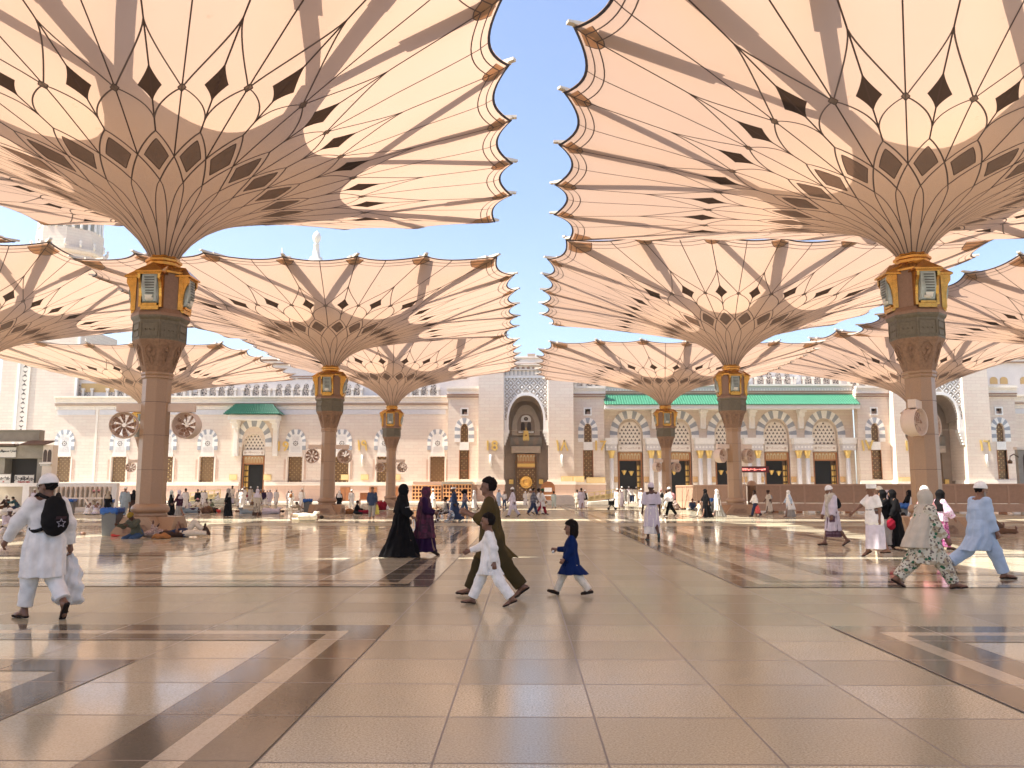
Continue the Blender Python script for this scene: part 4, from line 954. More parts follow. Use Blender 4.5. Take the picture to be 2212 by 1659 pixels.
q = MB(); q.box(ax0, ax1 - .02, 105.6, 106.0, 12.05, zr0 - .05, 0); q.box(ax0, ax1 - .02, 106.0, ya - .003, 12.1, 12.25, 0); mpart(q, 'fascia', M_WHITE)
q = MB()
for dz0, dz1, pr, mi in ((.9, 1.15, .7, 0), (.25, .9, .55, 2), (.10, .25, .62, 1), (0, .10, .5, 0), (-.12, 0, .56, 1), (-.3, -.12, .4, 0)): q.box(ax0, ax1, ya + .2 - pr, ya + 2, zr1 + .1 + dz0, zr1 + .1 + dz1, mi)
x = ax0 + .1
while x < ax1 - .2: q.box(x, x + .18, ya + .2 - .62, ya + .2 - .55, zr1 + .4, zr1 + .65, 0); x += .36
mpart(q, 'cornice', [M_CREAM, M_SHADE2, M_CREAM2])
# --- upper storey, set back, with rows of slim pierced windows
yu = YF + 3.2
u = MB(); u.box(-62, 112, yu + .35, yu + .8, 13.0, 19.4, 0); mpart(u, 'upper_wall', M_CREAMU)
q = MB()
for dz0, dz1, pr, mi in ((0, .35, .6, 0), (-.2, 0, .45, 1), (-.5, -.2, .35, 0), (-.62, -.5, .4, 1)): q.box(-62, 112, yu + .35 - pr, yu + .9, 19.4 + dz0, 19.4 + dz1, mi)
for z in (16.75, 17.05): q.box(-62, PXC - 8, yu + .22, yu + .345, z, z + .12, 1)
mpart(q, 'upper_cornice', [M_CREAM, M_SHADE2])
def slim_windows(xc, n, zb=0.0, w=1.22):
    for k in range(n):
        wn = MB(); f = MB(); x = xc + (k - (n - 1) / 2) * w
        wn.extr(arch(x, .78, 13.9 + zb, 15.5 + zb, 16.1 + zb, 6), yu + .28, yu + .36, 0)
        for s in ((-1, 1) if k == n - 1 else (-1,)): f.box(x + s * w / 2 - .16, x + s * w / 2 + .16, yu + .05, yu + .33, 13.8 + zb, 15.2 + zb, 0); f.box(x + s * w / 2 - .24, x + s * w / 2 + .24, yu + .0, yu + .33, 15.2 + zb, 15.5 + zb, 0)
        o = sub(wn, 'window', PIERCED, mosque); o.matrix_parent_inverse = Matrix.Translation((0, -YF, 0)); sub(f, 'mullion', M_CREAM, o)
PIERCED, g, b_ = newmat('pierced stone screen')
tc = g.n.new('ShaderNodeNewGeometry'); vo = g.tex('Voronoi', tc.outputs['Position'], Scale=4.6); vo.feature = 'DISTANCE_TO_EDGE'
c_ = g.mix(g.math('GREATER_THAN', vo.outputs['Distance'], .14), (.66, .56, .46), (.05, .035, .025)); g.l.new(c_, b_.inputs['Base Color'])
ds = lambda xd: XS(xd, yu)
for xd, n in ((160, 3), (252, 3), (362, 3), (453, 5), (547, 3), (636, 5), (738, 4), (905, 4)): slim_windows(ds(xd), n)
for xd, n in ((1275, 3), (1395, 3), (1480, 5), (1669, 5), (1774, 5), (1872, 3)): slim_windows(ds(xd), n, 1.4 if xd > 1300 else .9)
q = MB()
for xd in (406, 1621, 1727):
    x = ds(xd); q = MB(); q.box(x - .75, x + .75, yu + .27, yu + .36, 15.9 - .9 * (xd < 500), 17.5 - .9 * (xd < 500), 0); q.add([(x + .62 * math.cos(t * math.pi / 10), yu + .255, 16.7 - .9 * (xd < 500) + .62 * math.sin(t * math.pi / 10)) for t in range(20)], [tuple(range(20))], 1); mpart(q, 'roundel', [M_PALEB, M_WHITE])
for xd, wd in ((200, 2.3), (838, 1.6), (1828, 1.4)):
    x = ds(xd); q = MB(); q.box(x - wd, x + wd, yu + .27, yu + .36, 15.0 + 1.8 * (xd > 1000), 16.2 + 1.8 * (xd > 1000), 0); mpart(q, 'upper_panel', mat('tan blind panel', (.62, .40, .16), .6))
for k in range(14):
    x = ds(2117) + k * 1.35
    if k % 5 == 4: continue
    qq = MB(); qq.extr(arch(x, 1.0, 15.9, 16.4, 16.85, 6), yu + .27, yu + .36, 0); mpart(qq, 'blind_arch', mat('tan blind panel', (.62, .40, .16)))
# platform steps in front
st = MB(); st.box(-75, 112, 101.6, 110, 0, .16).box(-75, 112, 102.3, 110, .16, .30); tag(st.build('steps', M_WHITE2), 'low white marble steps along the foot of the mosque', None, None, 'structure')
# --- gold gate numerals on the piers, each a sign
def numeral(s, xd, yd, y, size, lab):
    p = at(xd, yd, y); o = text(s, size, (p.x, y - .08, p.z), M_GOLDP, 'gate_number', None, ext=.05, bold=.03); tag(o, lab, 'number sign', 'gold gate numbers on the wall')
numeral('19', 610, 965, YF, 1.75, 'gold 19 on the wall just right of the green hooded doorway')
numeral('١٩', 783, 963, YF, 1.9, 'gold Arabic numeral on the left wall between the second and third columns')
numeral('18', 1061, 963.5, 105.2, 1.75, 'gold 18 on the pier left of the tall portal')
numeral('١٨', 1214, 963.5, 105.2, 1.9, 'gold Arabic numeral on the pier right of the tall portal')
numeral('17', 1295, 963.5, 106.6, 1.75, 'gold 17 beside the slim window, left end of the arcade')
numeral('١٧', 1873, 963.5, 106.6, 1.9, 'gold Arabic numeral beside the slim window, right end of the arcade')
numeral('17', 1966, 964, 105.2, 1.75, 'gold number half hidden behind the nearest right column')
numeral('١٦', 2128, 963.5, 105.2, 1.9, 'gold Arabic numeral on the pier at the far right')
for xd, lab in ((783, 'slim white tube lamp on the left wall'), (1060, 'slim white tube lamp left of the tall portal'), (1214, 'slim white tube lamp right of the tall portal'), (2131, 'slim white tube lamp on the far right pier')):
    y = YF if xd == 783 else 105.2; p = at(xd, 995, y); o = MB().tube([(p.x, y - .12, p.z - .75), (p.x, y - .12, p.z + .75)], .13, 8).build('tube_lamp', M_WHITE)
    tag(o, lab, 'lamp', 'tube lamps under the gate numbers')
k = 0
for xd, yd, y, w_, lab in ((535 - 31, 1031, YF, 1.0, 'small yellow notice left of the hooded doorway'), (578, 1031, YF, 1.0, 'small yellow notice right of the hooded doorway'), (737 + 8, 1031, YF, 1.0, 'small yellow notice just right of the second left column'), (788, 1031, YF, 1.0, 'small yellow notice left of the third left column'), (857, 1031, YF, 1.0, 'small yellow notice right of the third left column'),
        (1225, 1035, 105.0, 1.5, 'yellow notice on the pier right of the portal'), (1250, 1035, 105.0, 1.4, 'yellow notice next to the pier edge right of the portal'), (1287, 1037, 106.3, 2.4, 'wide yellow notice left of the first arcade arch'), (1960, 1037, 105.0, 2.2, 'pale yellow notice beside the nearest right column')):
    p = at(xd, yd, y); q = MB(); q.box(p.x - w_ / 2, p.x + w_ / 2, y - .10, y - .04, p.z - .36, p.z + .36, 0); q.box(p.x - w_ / 2 + .1, p.x + w_ / 2 - .1, y - .11, y - .10, p.z - .26, p.z + .26, 1)
    for r_ in range(3): q.box(p.x - w_ * .32, p.x + w_ * .32, y - .115, y - .11, p.z - .17 + .15 * r_, p.z - .12 + .15 * r_, 0)
    tag(q.build('notice_plate', [mat('yellow plate', (.80, .56, .22), .5), mat('pale yellow plate', (.84, .68, .36), .5)]), lab, 'notice', 'yellow notices on the mosque wall')
for i, x in enumerate(AX):                   # carved orange plates beside the arcade doors
    for s in (-1, 1):
        q = MB().box(x + s * 2.0 - .34, x + s * 2.0 + .34, ya - .1, ya - .003, 2.75, 3.45, 0); mpart(q, 'carved_plate', M_FRIEZE2)
        q = MB().box(x + s * 2.0 - .28, x + s * 2.0 + .28, ya - .16, ya - .003, .3, 2.65, 0); mpart(q, 'door_post', M_CREAM)
# led sign
p = at(1629, 1014, 66.0); q = MB(); q.box(p.x - 1.15, p.x + 1.15, 65.9, 66.1, p.z - .24, p.z + .24, 0)
rr = random.Random(5); x = p.x - .95
while x < p.x + .9: d = rr.uniform(.06, .16); q.box(x, x + d, 65.88, 65.9, p.z - rr.uniform(.02, .10), p.z + rr.uniform(.02, .10), 1); x += d + .035
me, g, b_ = newmat('red led'); b_.inputs['Base Color'].default_value = (.8, .12, .1, 1); b_.inputs['Emission Color'].default_value = (1, .25, .2, 1); b_.inputs['Emission Strength'].default_value = .8
q.tube([(p.x - .8, 66.05, p.z), (p.x - .8, 66.05, 0)], .03, 6, 2); q.tube([(p.x + .8, 66.05, p.z), (p.x + .8, 66.05, 0)], .03, 6, 2)
tag(q.build('led_sign', [mat('dark red box', (.16, .01, .01), .4), me, M_STEEL]), 'long dark red message board with glowing red characters, above the barrier', 'sign')
# brown timber doors in the plinth
for xd0, xd1, lab in ((735, 756, 'plain brown plinth door right of the second left column'), (798, 814, 'plain brown plinth door partly behind the third left column'), (848, 860, 'plain brown plinth door right of the third left column')):
    a, b = at(xd0, 1060, YF - .3).x, at(xd1, 1060, YF - .3).x; q = MB().box(a, b, YF - .36, YF - .25, .3, 2.1, 0).box((a + b) / 2 - .02, (a + b) / 2 + .02, YF - .38, YF - .36, .3, 2.1, 1); mpart(q, 'plinth_door', [M_WOOD, M_DKHOLE])
# ------------------------------------------------------------------ minarets
mn = empty('minaret', (-66, 116, 0), 0, 'broad minaret at the far left with a tall lattice slit and an octagonal upper stage', 'minaret')
q = MB().box(-5.2, 5.2, -5.2, 5.2, 0, 24, 0); q.box(-.0 + 5.0, 5.3, -5.3, -5.0, 0, 24, 1); q.build('square_shaft', [M_WALL, M_WHITE], mn)
q = MB(); q.box(-2.6, -1.2, -5.32, -5.15, 6, 24, 1)
for k in range(30):
    z = 6.6 + k * .62; s = 1 if k % 2 else -1
    q.add([(-1.9, -5.34, z + .26 * s), (-1.55, -5.34, z - .14 * s), (-1.9, -5.34, z - .02), (-2.25, -5.34, z - .14 * s)], [(0, 1, 2, 3)], 0)
q.box(-2.95, -2.6, -5.4, -5.15, 6, 24, 2); q.build('lattice_slit', [M_DKHOLE, M_CREAM, M_WHITE], mn)
q = MB().lathe([(4.4, 24), (4.4, 38.6)], 8, a0=OCT, smooth=False); q.lathe([(4.7, 35.0), (5.0, 35.3), (5.0, 35.7), (4.4, 35.72)], 8, a0=OCT, smooth=False); q.lathe([(3.3, 38.6), (3.3, 46)], 8, a0=OCT, mi=1, smooth=False); q.build('octagon_stage', [M_WALL, M_GREY], mn)
q = MB()
for k in range(24): a = k * math.pi / 12 + .05; q.lathe([(.22, 0), (.18, .3), (.18, 3.2), (.28, 3.6)], 8, c=(4.1 * math.cos(a), 4.1 * math.sin(a), 38.6))
q.build('colonnade', M_WHITE, mn)
q = MB()
for k in range(16): a = k * math.pi / 8; MB().lathe([(.12, 0), (.2, .4), (.1, .55), (.22, .8), (0, 1.1)], 8, c=(5.0 * math.cos(a), 5.0 * math.sin(a), 35.7)).build('finial', M_CREAM, mn)
p = at(683, 563, 185.0)
mn2 = empty('minaret', (p.x, 185, 0), 0, 'pale distant minaret tip with an onion bulb above the left parasols', 'minaret')
zt = at(683, 500, 185).z; zb = p.z; s_ = (zt - zb) / 63
MB().lathe([(2.6, 0), (2.6, zb - 6), (3.0, zb - 5.5), (2.0, zb - 4)], 16).build('shaft', M_WALL, mn2)
MB().lathe([(1.75, zb - 3), (1.75, zb + .6 * s_), (12 * s_ , zb + 2 * s_), (13 * s_, zb + 6 * s_), (8 * s_, zb + 9 * s_), (7 * s_, zb + 20 * s_), (5 * s_, zb + 32 * s_), (6.5 * s_, zb + 34 * s_), (4 * s_, zb + 36 * s_), (4.5 * s_, zb + 38 * s_), (8 * s_, zb + 45 * s_), (8.6 * s_, zb + 52 * s_), (6 * s_, zb + 59 * s_), (1.5 * s_, zb + 63 * s_), (0, zb + 65 * s_)], 20).build('finial', M_CREAM, mn2)
# ------------------------------------------------------------------ barriers on the right
def barrier(a, b, label, h=2.1):
    a, b = Vector((a.x, a.y, 0)), Vector((b.x, b.y, 0)); d = (b - a); L = d.length; ang = math.atan2(d.y, d.x)
    r = empty('barrier', a, ang, label, 'barrier', 'brown barrier panels along the right side of the plaza')
    q = MB().box(.05, L - .05, -.03, .03, .72, h - .12, 0); q.box(.05, L - .05, -.05, .05, .14, .70, 1); q.build('panel', [M_BARR, M_BARRF], r)
    q = MB().box(0, L, -.09, .09, h - .12, h - .06).box(0, L, -.06, .06, h - .06, h); q.build('top_rail', M_BARRF, r)
    for x in (.03, L - .03): MB().box(x - .03, x + .03, -.055, .055, .12, h - .12).build('post', M_BARRF, r)
    for k, x in enumerate((L * .25, L * .75)): MB().box(x - .22, x + .22, -.16, .16, 0, .13).build('foot', (M_WHITE, M_WOOD)[k], r)
A0 = gp(1636, 1107.2); A1 = gp(2240, 1110.5); nb = 11
for k in range(nb): barrier(A0.lerp(A1, k / nb), A0.lerp(A1, (k + 1) / nb), ['brown barrier panel right beside the domed bollard', 'brown barrier panel behind the man with the red bag', 'brown barrier panel behind the woman in the white veil', 'brown barrier panel left of the bearded man with a scarf', 'brown barrier panel behind the bearded man with a scarf', 'brown barrier panel behind the man in the white sarong', 'brown barrier panel behind the women in black', 'brown barrier panel just left of the nearest right column', 'brown barrier panel just right of the nearest right column', 'brown barrier panel left of the man in pale blue', 'brown barrier panel at the right edge'][k])
B0 = gp(1462, 1099.6); B1 = gp(1612, 1106.6); nb = 6
for k in range(nb): barrier(B0.lerp(B1, k / nb), B0.lerp(B1, (k + 1) / nb), '%s slanting brown barrier panel counted from the third right column' % ['first', 'second', 'third', 'fourth', 'fifth', 'last'][k])
p = gp(1626.5, 1106); o = MB().lathe([(.34, 0), (.34, 1.95), (.40, 1.97), (.40, 2.05), (.34, 2.1), (.30, 2.25), (.18, 2.36), (0, 2.4)], 16, c=(p.x, p.y, 0)).build('bollard', M_COL); tag(o, 'thick stone bollard with a domed top between the barriers', 'bollard')
# ------------------------------------------------------------------ bins with blue liners
def make_bin():
    r = empty('litter_bin')
    MB().lathe([(.40, 0), (.42, .04), (.50, 1.30), (.46, 1.30), (.38, .1)], 4, a0=math.pi / 4, smooth=False).build('body', M_BIN, r)
    n = 48; q = MB(); vs = []
    for i, (rr, z) in enumerate(((.47, 1.18), (.54, 1.10), (.56, 1.2), (.57, 1.33), (.53, 1.38), (.46, 1.34), (.40, 1.1))):
        for k in range(n):
            a = 2 * math.pi * k / n; sq = 1 / max(abs(math.cos(a)), abs(math.sin(a))); f = rr * .72 * sq
            w_ = .03 * math.sin(k * 1.7 + i) * (1 if 1 <= i <= 4 else .3) + .045 * math.sin(k * .55) * (i == 1)
            vs.append((f * math.cos(a), f * math.sin(a), z + w_))
    q.add(vs, [(i * n + k, i * n + (k + 1) % n, (i + 1) * n + (k + 1) % n, (i + 1) * n + k) for i in range(6) for k in range(n)], 0, True); q.build('bin_liner', M_LINER, r)
    return r
BIN = make_bin()
for i, (xd, yd, s, lab) in enumerate(((240, 1157, .78, 'large grey bin with a blue liner in front of the nearest left column'), (150, 1110, .82, 'grey bin with blue liner behind the man with the backpack'), (664, 1110, .82, 'grey bin with blue liner left of the second left column'), (235, 1109, .78, 'grey bin with dark blue liner behind the veiled woman at the left'), (1538, 1109.5, .75, 'slim bin with bright blue liner between two veiled women'), (1952, 1142, .85, 'grey bin with blue liner left of the nearest right column'))):
    o = BIN if i == 0 else copy_tree(BIN); o.location = gp(xd, yd); o.rotation_euler = (0, 0, .1 * i); o.scale = (s * .98, s * .98, s * (.92 if i != 4 else 1.05)); tag(o, lab, 'bin', 'grey bins with blue liners')
    if i == 4: o.scale.x *= .6; o.scale.y *= .6
# ------------------------------------------------------------------ washroom building and stair wall at the left
Yt = 70.0
def tx(xd, y=Yt): return at(xd, 1020, y).x
def tz(yd, y=Yt): return at(60, yd, y).z
M_PANEL2 = mat('dusty beige panel', (.50, .44, .35), .7, var=.1, vs=2)
wb = empty('washroom_building', (0, 0, 0), 0, 'low grey washroom building with lettered signs and a dark entrance at the far left', 'building')
q = MB(); q.box(tx(-90), tx(9), Yt, Yt + 1.2, 0, tz(962)); q.box(tx(79), tx(98), Yt, Yt + 1.2, 0, tz(990)); q.box(tx(-90), tx(97), Yt - .2, Yt + 1.2, tz(990), tz(962)); q.build('wall', M_GREY, wb)
MB().box(tx(8), tx(80), Yt + 1.0, Yt + 1.15, 0, tz(988)).build('entrance', M_SHADE, wb)  # dark sheet standing in for the shade inside the opening
q = MB().box(tx(-90), tx(70), Yt + .6, Yt + 1.4, tz(952), tz(930)); q.box(tx(-90), tx(70), Yt + .5, Yt + 1.4, tz(930), tz(930) + .1); q.build('roof_block', M_GREY, wb)
M_WOODD = mat('brown slatted awning', (.15, .085, .05), .7, var=.3, vs=20)
q = MB(); q.add([(tx(52), Yt - .9, tz(962)), (tx(105), Yt - .9, tz(962)), (tx(104), Yt + .6, tz(952)), (tx(58), Yt + .6, tz(952))], [(0, 1, 2, 3)])
for k in range(14): x = tx(52) + (tx(105) - tx(52)) * (k + .5) / 14; q.bar((x, Yt - .93, tz(962)), (x, Yt + .6, tz(952)), .12, .12)
q.box(tx(-60), tx(40), Yt - .95, Yt - .2, tz(963), tz(960)); q.build('awning', M_WOODD, wb)
q = MB(); q.box(tx(97), tx(118), Yt - .5, Yt + .3, 0, tz(962), 0)
for s in (0, 1): q.add([(px, Yt - .52, pz) for px, pz in arch(tx(102.5) + s * .37, .32, tz(998), tz(980), tz(972), 6)], [tuple(range(len(arch(0, 1, 0, 1, 2, 6))))], 1)
q.box(tx(94), tx(120), Yt - .75, Yt - .5, tz(1003), tz(999.5), 2)
for k in range(7): q.box(tx(95.5) + k * .12, tx(95.5) + k * .12 + .07, Yt - .66, Yt - .5, tz(1007), tz(1003), 2)
q.build('corner_tower', [M_CREAM, M_DKHOLE, M_WHITE], wb)
M_INK = mat('black lettering', (.02, .018, .015), .6); M_RED = mat('red lettering', (.5, .05, .04), .6); M_SIGN = mat('white sign board', (.80, .77, .70), .5)
def sign(x0, x1, y0, y1, y, lines, label):
    a, b = at(x0, y1, y), at(x1, y0, y); r = empty('sign', ((a.x + b.x) / 2, y, a.z), 0, label, 'sign')
    w_, h_ = b.x - a.x, b.z - a.z
    q = MB().box(-w_ / 2, w_ / 2, -.03, .03, 0, h_, 0); q.box(-w_ / 2, w_ / 2, -.04, -.03, h_ - .04, h_, 1); q.box(-w_ / 2, w_ / 2, -.04, -.03, 0, .04, 1); q.build('board', [M_SIGN, M_INK], r)
    for s, size, dx, dz, m in lines: text(s, size, (dx * w_, -.045, dz * h_), m, 'lettering', r, ext=.003, bold=.008)
sign(31, 73.5, 1025, 1044.5, Yt - 1.2, [(arab('دورات') + '', .42, .27, .60, M_INK), (arab('مياه'), .42, .02, .60, M_INK), (arab('الرجال'), .42, -.28, .60, M_INK), ('TOILETS  MEN', .16, 0, .16, M_RED)], 'white sign with large black Arabic lettering in the entrance, above the stair wall')
sign(-2, 23.5, 1023, 1044, Yt - 1.3, [(arab('وضوء'), .36, -.12, .6, M_INK), ('١٠', .4, .38, .5, M_INK), ('10', .15, -.1, .16, M_RED)], 'white sign with Arabic numerals at the left edge of the entrance')
sign(-40, 36, 965, 989, Yt - .25, [(arab('عمارة مسجد'), .26, .30, .62, M_INK), (arab('مواقيت'), .26, .06, .62, M_INK)], 'long white board with one row of small black script over the entrance')
Ys = 66.5
def sx(xd): return at(xd, 1060, Ys).x
def sz(yd): return at(100, yd, Ys).z
sw = empty('stair_wall', (0, 0, 0), 0, 'cream stairway wall with a heavy white rail and balusters at the left', 'wall')
q = MB().box(sx(-120), sx(254), Ys - .2, Ys + .3, sz(1051), sz(1043.5)); q.box(sx(243), sx(254), Ys - .15, Ys + .25, 0, sz(1051)); q.box(sx(51), sx(65), Ys - .15, Ys + .25, 0, sz(1051)); q.build('rail', M_WHITE, sw)
MB().box(sx(-120), sx(51), Ys + .8, Ys + .9, 0, sz(1051)).build('back_panel', M_PANEL2, sw)
MB().box(sx(65) * 1.045, sx(243) * 1.045, Ys + 3.0, Ys + 3.1, 0, sz(1051)).build('back_wall', M_PANEL2, sw)
for k in range(13):
    x = sx(112 + k * 10.4) * (Ys + 2.8) / Ys; MB().lathe([(.13, .3), (.09, .6), (.12, 1.2), (.08, 1.6), (.14, 2.0)], 8, c=(x, Ys + 2.8, 0)).build('baluster', M_CREAM, sw)
q = MB().box(sx(105), sx(243), Ys - .1, Ys + .05, sz(1078), sz(1074.5)); q.bar((sx(128), Ys - .1, sz(1077)), (sx(146), Ys - .8, sz(1090)), .1, .12); q.bar((sx(186), Ys - .1, sz(1077)), (sx(204), Ys - .8, sz(1090)), .1, .12); q.build('handrail', M_CREAM, sw)
MB().box(sx(-120), sx(254), Ys - 1.6, Ys - .25, 0, .32).build('kerb_step', M_CREAM, sw)

# ------------------------------------------------------------------ shoe racks and other furniture by the mosque
def shoe_rack(x0, x1, y, z0, z1, cols, rows, label):
    a, b = at(x0, 1070, y).x, at(x1, 1070, y).x
    r = empty('shoe_rack', (a, y, 0), 0, label, 'shoe rack', 'orange shoe racks'); w_ = b - a; dp = .45
    MB().box(0, w_, dp - .05, dp, z0, z1).build('back', M_DKSHOE, r)
    q = MB(); cw, rh = w_ / cols, (z1 - z0) / rows
    for k in range(cols + 1): q.box(max(0, k * cw - .07), min(w_, k * cw + .07), 0, dp - .05, z0, z1)
    q.build('upright', M_RACK, r); q = MB()
    for k in range(rows + 1): q.box(.0, w_, -.01, dp - .05, z0 + k * rh - .07, z0 + k * rh + .07)
    q.build('shelf', M_RACK, r)
    q = MB(); rr = random.Random(cols)
    for i in range(cols):
        for k in range(rows):
            if rr.random() < .8: cx, cz = (i + .5) * cw, z0 + k * rh + .07; q.extr([(cx - cw * .3, cz), (cx + cw * .3, cz), (cx + cw * .26, cz + rh * rr.uniform(.15, .3)), (cx - cw * .26, cz + rh * rr.uniform(.15, .3))], .1, .4)
    s_ = q.build('shoes', M_DKSHOE2, r); s_['kind'] = 'stuff'
M_RACK = mat('orange rack wood', (.78, .40, .17), .5, var=.08, vs=3); M_DKSHOE = mat('dark red rack back', (.14, .035, .02), .8); M_DKSHOE2 = mat('dark purple shoes', (.09, .03, .05), .7)
yR = 103.6
shoe_rack(890, 953, yR + 1.0, .5, at(920, 1049, yR).z, 9, 4, 'left orange shoe rack, behind the purple robed woman')
shoe_rack(957, 1018, yR - .4, .5, at(985, 1047, yR).z, 9, 4, 'right orange shoe rack, beside the portal pier')
q = MB().box(at(889, 1045, yR).x, at(1020, 1045, yR).x, yR + 1.2, YF - .4, at(985, 1046, yR).z, at(985, 1040, yR).z, 0); q.box(at(955, 1045, yR).x, at(1020, 1045, yR).x, yR - .5, yR + 1.2, at(985, 1046, yR).z + .01, at(985, 1041, yR).z, 1)
tag(q.build('rack_canopy', [M_PLINTH, M_GREY]), 'grey stone shelf roof above the orange shoe racks', 'canopy')
def railing(pts, label, h=1.0, deep=.0):
    r = empty('ramp_railing', (0, 0, 0), 0, label, 'railing', 'brass ramp railings')
    q = MB()
    for k, (a, b) in enumerate(zip(pts, pts[1:])):
        a, b = Vector(a), Vector(b)
        for z in (0.08, h * .55, h): q.bar(a + Vector((0, 0, z)), b + Vector((0, 0, z)), .08, .09)
    q.build('rail', M_BRASSR, r)
    a, b = Vector(pts[0]), Vector(pts[-1]); n = 5
    for k in range(n + 1): p = a.lerp(b, k / n); MB().box(p.x - .05, p.x + .05, p.y - .05, p.y + .05, p.z, p.z + h + .05).build('post', M_BRASSR, r)
    q = MB()
    for k in range(n):
        p0, p1 = a.lerp(b, (k + .12) / n), a.lerp(b, (k + .88) / n)
        for j in range(6):
            c = p0.lerp(p1, (j + .5) / 6)
            q.bar(c + Vector((-.12, 0, .15)), c + Vector((.12, 0, h * .5)), .05, .05); q.bar(c + Vector((.12, 0, .15)), c + Vector((-.12, 0, h * .5)), .05, .05)
    q.build('fretwork', M_BRASSR, r)
railing([at(1272, 1083, 100.5), at(1333, 1075, 100.5)], 'brass fretwork railing sloping up to the first arcade door')
q = MB(); a, b = at(1270, 1085, 100.6), at(1345, 1078, 100.6); q.add([(a.x, 100.6, .0), (b.x, 100.6, 0), (b.x, 100.6, b.z), (a.x, 100.6, a.z), (a.x, 103.2, 0), (b.x, 103.2, 0), (b.x, 103.2, b.z), (a.x, 103.2, a.z)], [(0, 1, 2, 3), (3, 2, 6, 7), (4, 7, 6, 5), (0, 3, 7, 4), (1, 5, 6, 2)])
tag(q.build('ramp', M_WHITE), 'white marble ramp under the sloping brass railing at the arcade', 'ramp')
railing([at(410, 1083, 100.5), at(475, 1076, 100.5)], 'brass railing sloping up beside the crowd left of the hooded doorway')
q = MB(); a, b = at(408, 1085, 100.7), at(500, 1080, 100.7); q.box(a.x, b.x, 100.7, 103.0, 0, .75); tag(q.build('ramp', M_GREY), 'grey ramp below the brass railing left of the hooded doorway', 'ramp')
p = at(1196, 1090, 99.5); q = MB().box(p.x, p.x + 2.7, 99.5, 101, 0, .95, 0).box(p.x - .1, p.x + 2.2, 99.7, 101, .95, 1.12, 0).box(p.x, p.x + .05, 99.4, 99.5, 0, .9, 0); q.box(p.x - .8, p.x, 99.6, 101, 0, .5, 0); tag(q.build('marble_bench', M_WHITE2), 'stepped white marble block right of the tall portal', 'bench')
p = at(1184, 1088, 101.0); r = empty('wooden_stand', (p.x, 101, 0), 0, 'dark wooden stand with an arched top beside the portal door', 'stand')
q = MB(); A = [(x - 0, z) for x, z in arch(0, 1.7, .3, 1.9, 2.75, 10)]; q.extr(A, 0, .3); q.build('back', M_WOOD, r); MB().box(-.45, .45, -.25, 0, 1.0, 1.15).box(-.45, .45, -.05, 0, 1.5, 2.0).build('tray', M_WHITE, r); MB().box(-.8, .8, -.25, .3, .05, .3).build('foot', M_BRONZE, r)
p = at(787, 1082, 100); r = empty('wooden_chair', (p.x, 100, 0), 0, 'orange wooden shelf chair against the plinth between two columns', 'chair')
MB().box(-.6, .6, .3, .38, .6, 1.4).build('backrest', M_WOOD, r); MB().box(-.6, .6, -.3, .3, .55, .62).build('seat', M_WOOD, r)
for x in (-.55, .55):
    for y in (-.25, .33): MB().box(x - .04, x + .04, y - .04, y + .04, 0, .55).build('leg', M_WOOD, r)
r = empty('guard_kiosk', (at(2212, 1000, 90).x, 90, 0), 0, 'grey kiosk with an arched dark window cut by the right edge', 'kiosk')
MB().box(-.6, 2.5, 0, .5, 0, 6.0).build('wall', M_GREY, r); q = MB(); q.add([(x + .55, -.02, z) for x, z in arch(0, 1.3, 3.2, 5.0, 5.8, 8)], [tuple(range(len(arch(0, 1, 0, 1, 2, 8))))]); q.build('window', M_DKHOLE, r); MB().tube([(-.6, -.1, 5.2), (-1.2, -.3, 5.5), (-1.6, -.3, 5.3), (-1.65, -.3, 4.9)], .06, 6).lathe([(.22, -.5), (.25, -.25), (0, 0)], 8, c=(-1.65, -.3, 5.0)).build('lamp', M_BRONZE, r)
MB().box(-.7, 2.5, -.1, .6, 6.0, 6.3).build('roof', M_CREAM, r)
# ------------------------------------------------------------------ people: bodies and clothes grown from rounded limbs
F32 = np.float32
def sc_(P, a, b, ra, rb):
    a = np.asarray(a, F32); b = np.asarray(b, F32); ba = b - a; L = float(ba @ ba) + 1e-9
    q = P - a; t = np.clip((q @ ba) / L, 0, 1); q = q - t[:, None] * ba
    return np.sqrt(np.einsum('ij,ij->i', q, q)) - (ra + (rb - ra) * t)
def se_(P, c, r, rot=None):
    q = P - np.asarray(c, F32)
    if rot is not None: q = q @ rot
    r = np.asarray(r, F32); k0 = np.sqrt((((q / r)) ** 2).sum(1)); k1 = np.sqrt(((q / (r * r)) ** 2).sum(1))
    return k0 * (k0 - 1) / np.maximum(k1, 1e-6)
def su(ds, k=.03):
    d = ds[0]
    for e in ds[1:]: h = np.maximum(k - np.abs(d - e), 0) / k; d = np.minimum(d, e) - h * h * k * .25
    return d
def loft(P, secs, nf=9, seed=0.0, ph0=0.0):  # elliptical sections (z, cx, cy, rx, ry, fold) from high to low
    S = np.array(sorted(secs), F32); z = P[:, 2]; zz = np.clip(z, S[0, 0], S[-1, 0])
    I = lambda k: np.interp(zz, S[:, 0], S[:, k]).astype(F32)
    cx, cy_, rx, ry, fo = I(1), I(2), I(3), I(4), I(5)
    x, y = P[:, 0] - cx, P[:, 1] - cy_; q = np.sqrt((x / rx) ** 2 + (y / ry) ** 2); ph = np.arctan2(y / ry, x / rx)
    d = (q - 1) * np.minimum(rx, ry)
    d = d - fo * (np.sin(nf * ph + seed + 2.2 * z) * .7 + .5 * np.sin((nf * 2 - 3) * ph + 3 * seed - 3.1 * z))
    return np.maximum(d, np.maximum(z - S[-1, 0], S[0, 0] - z) * .9)
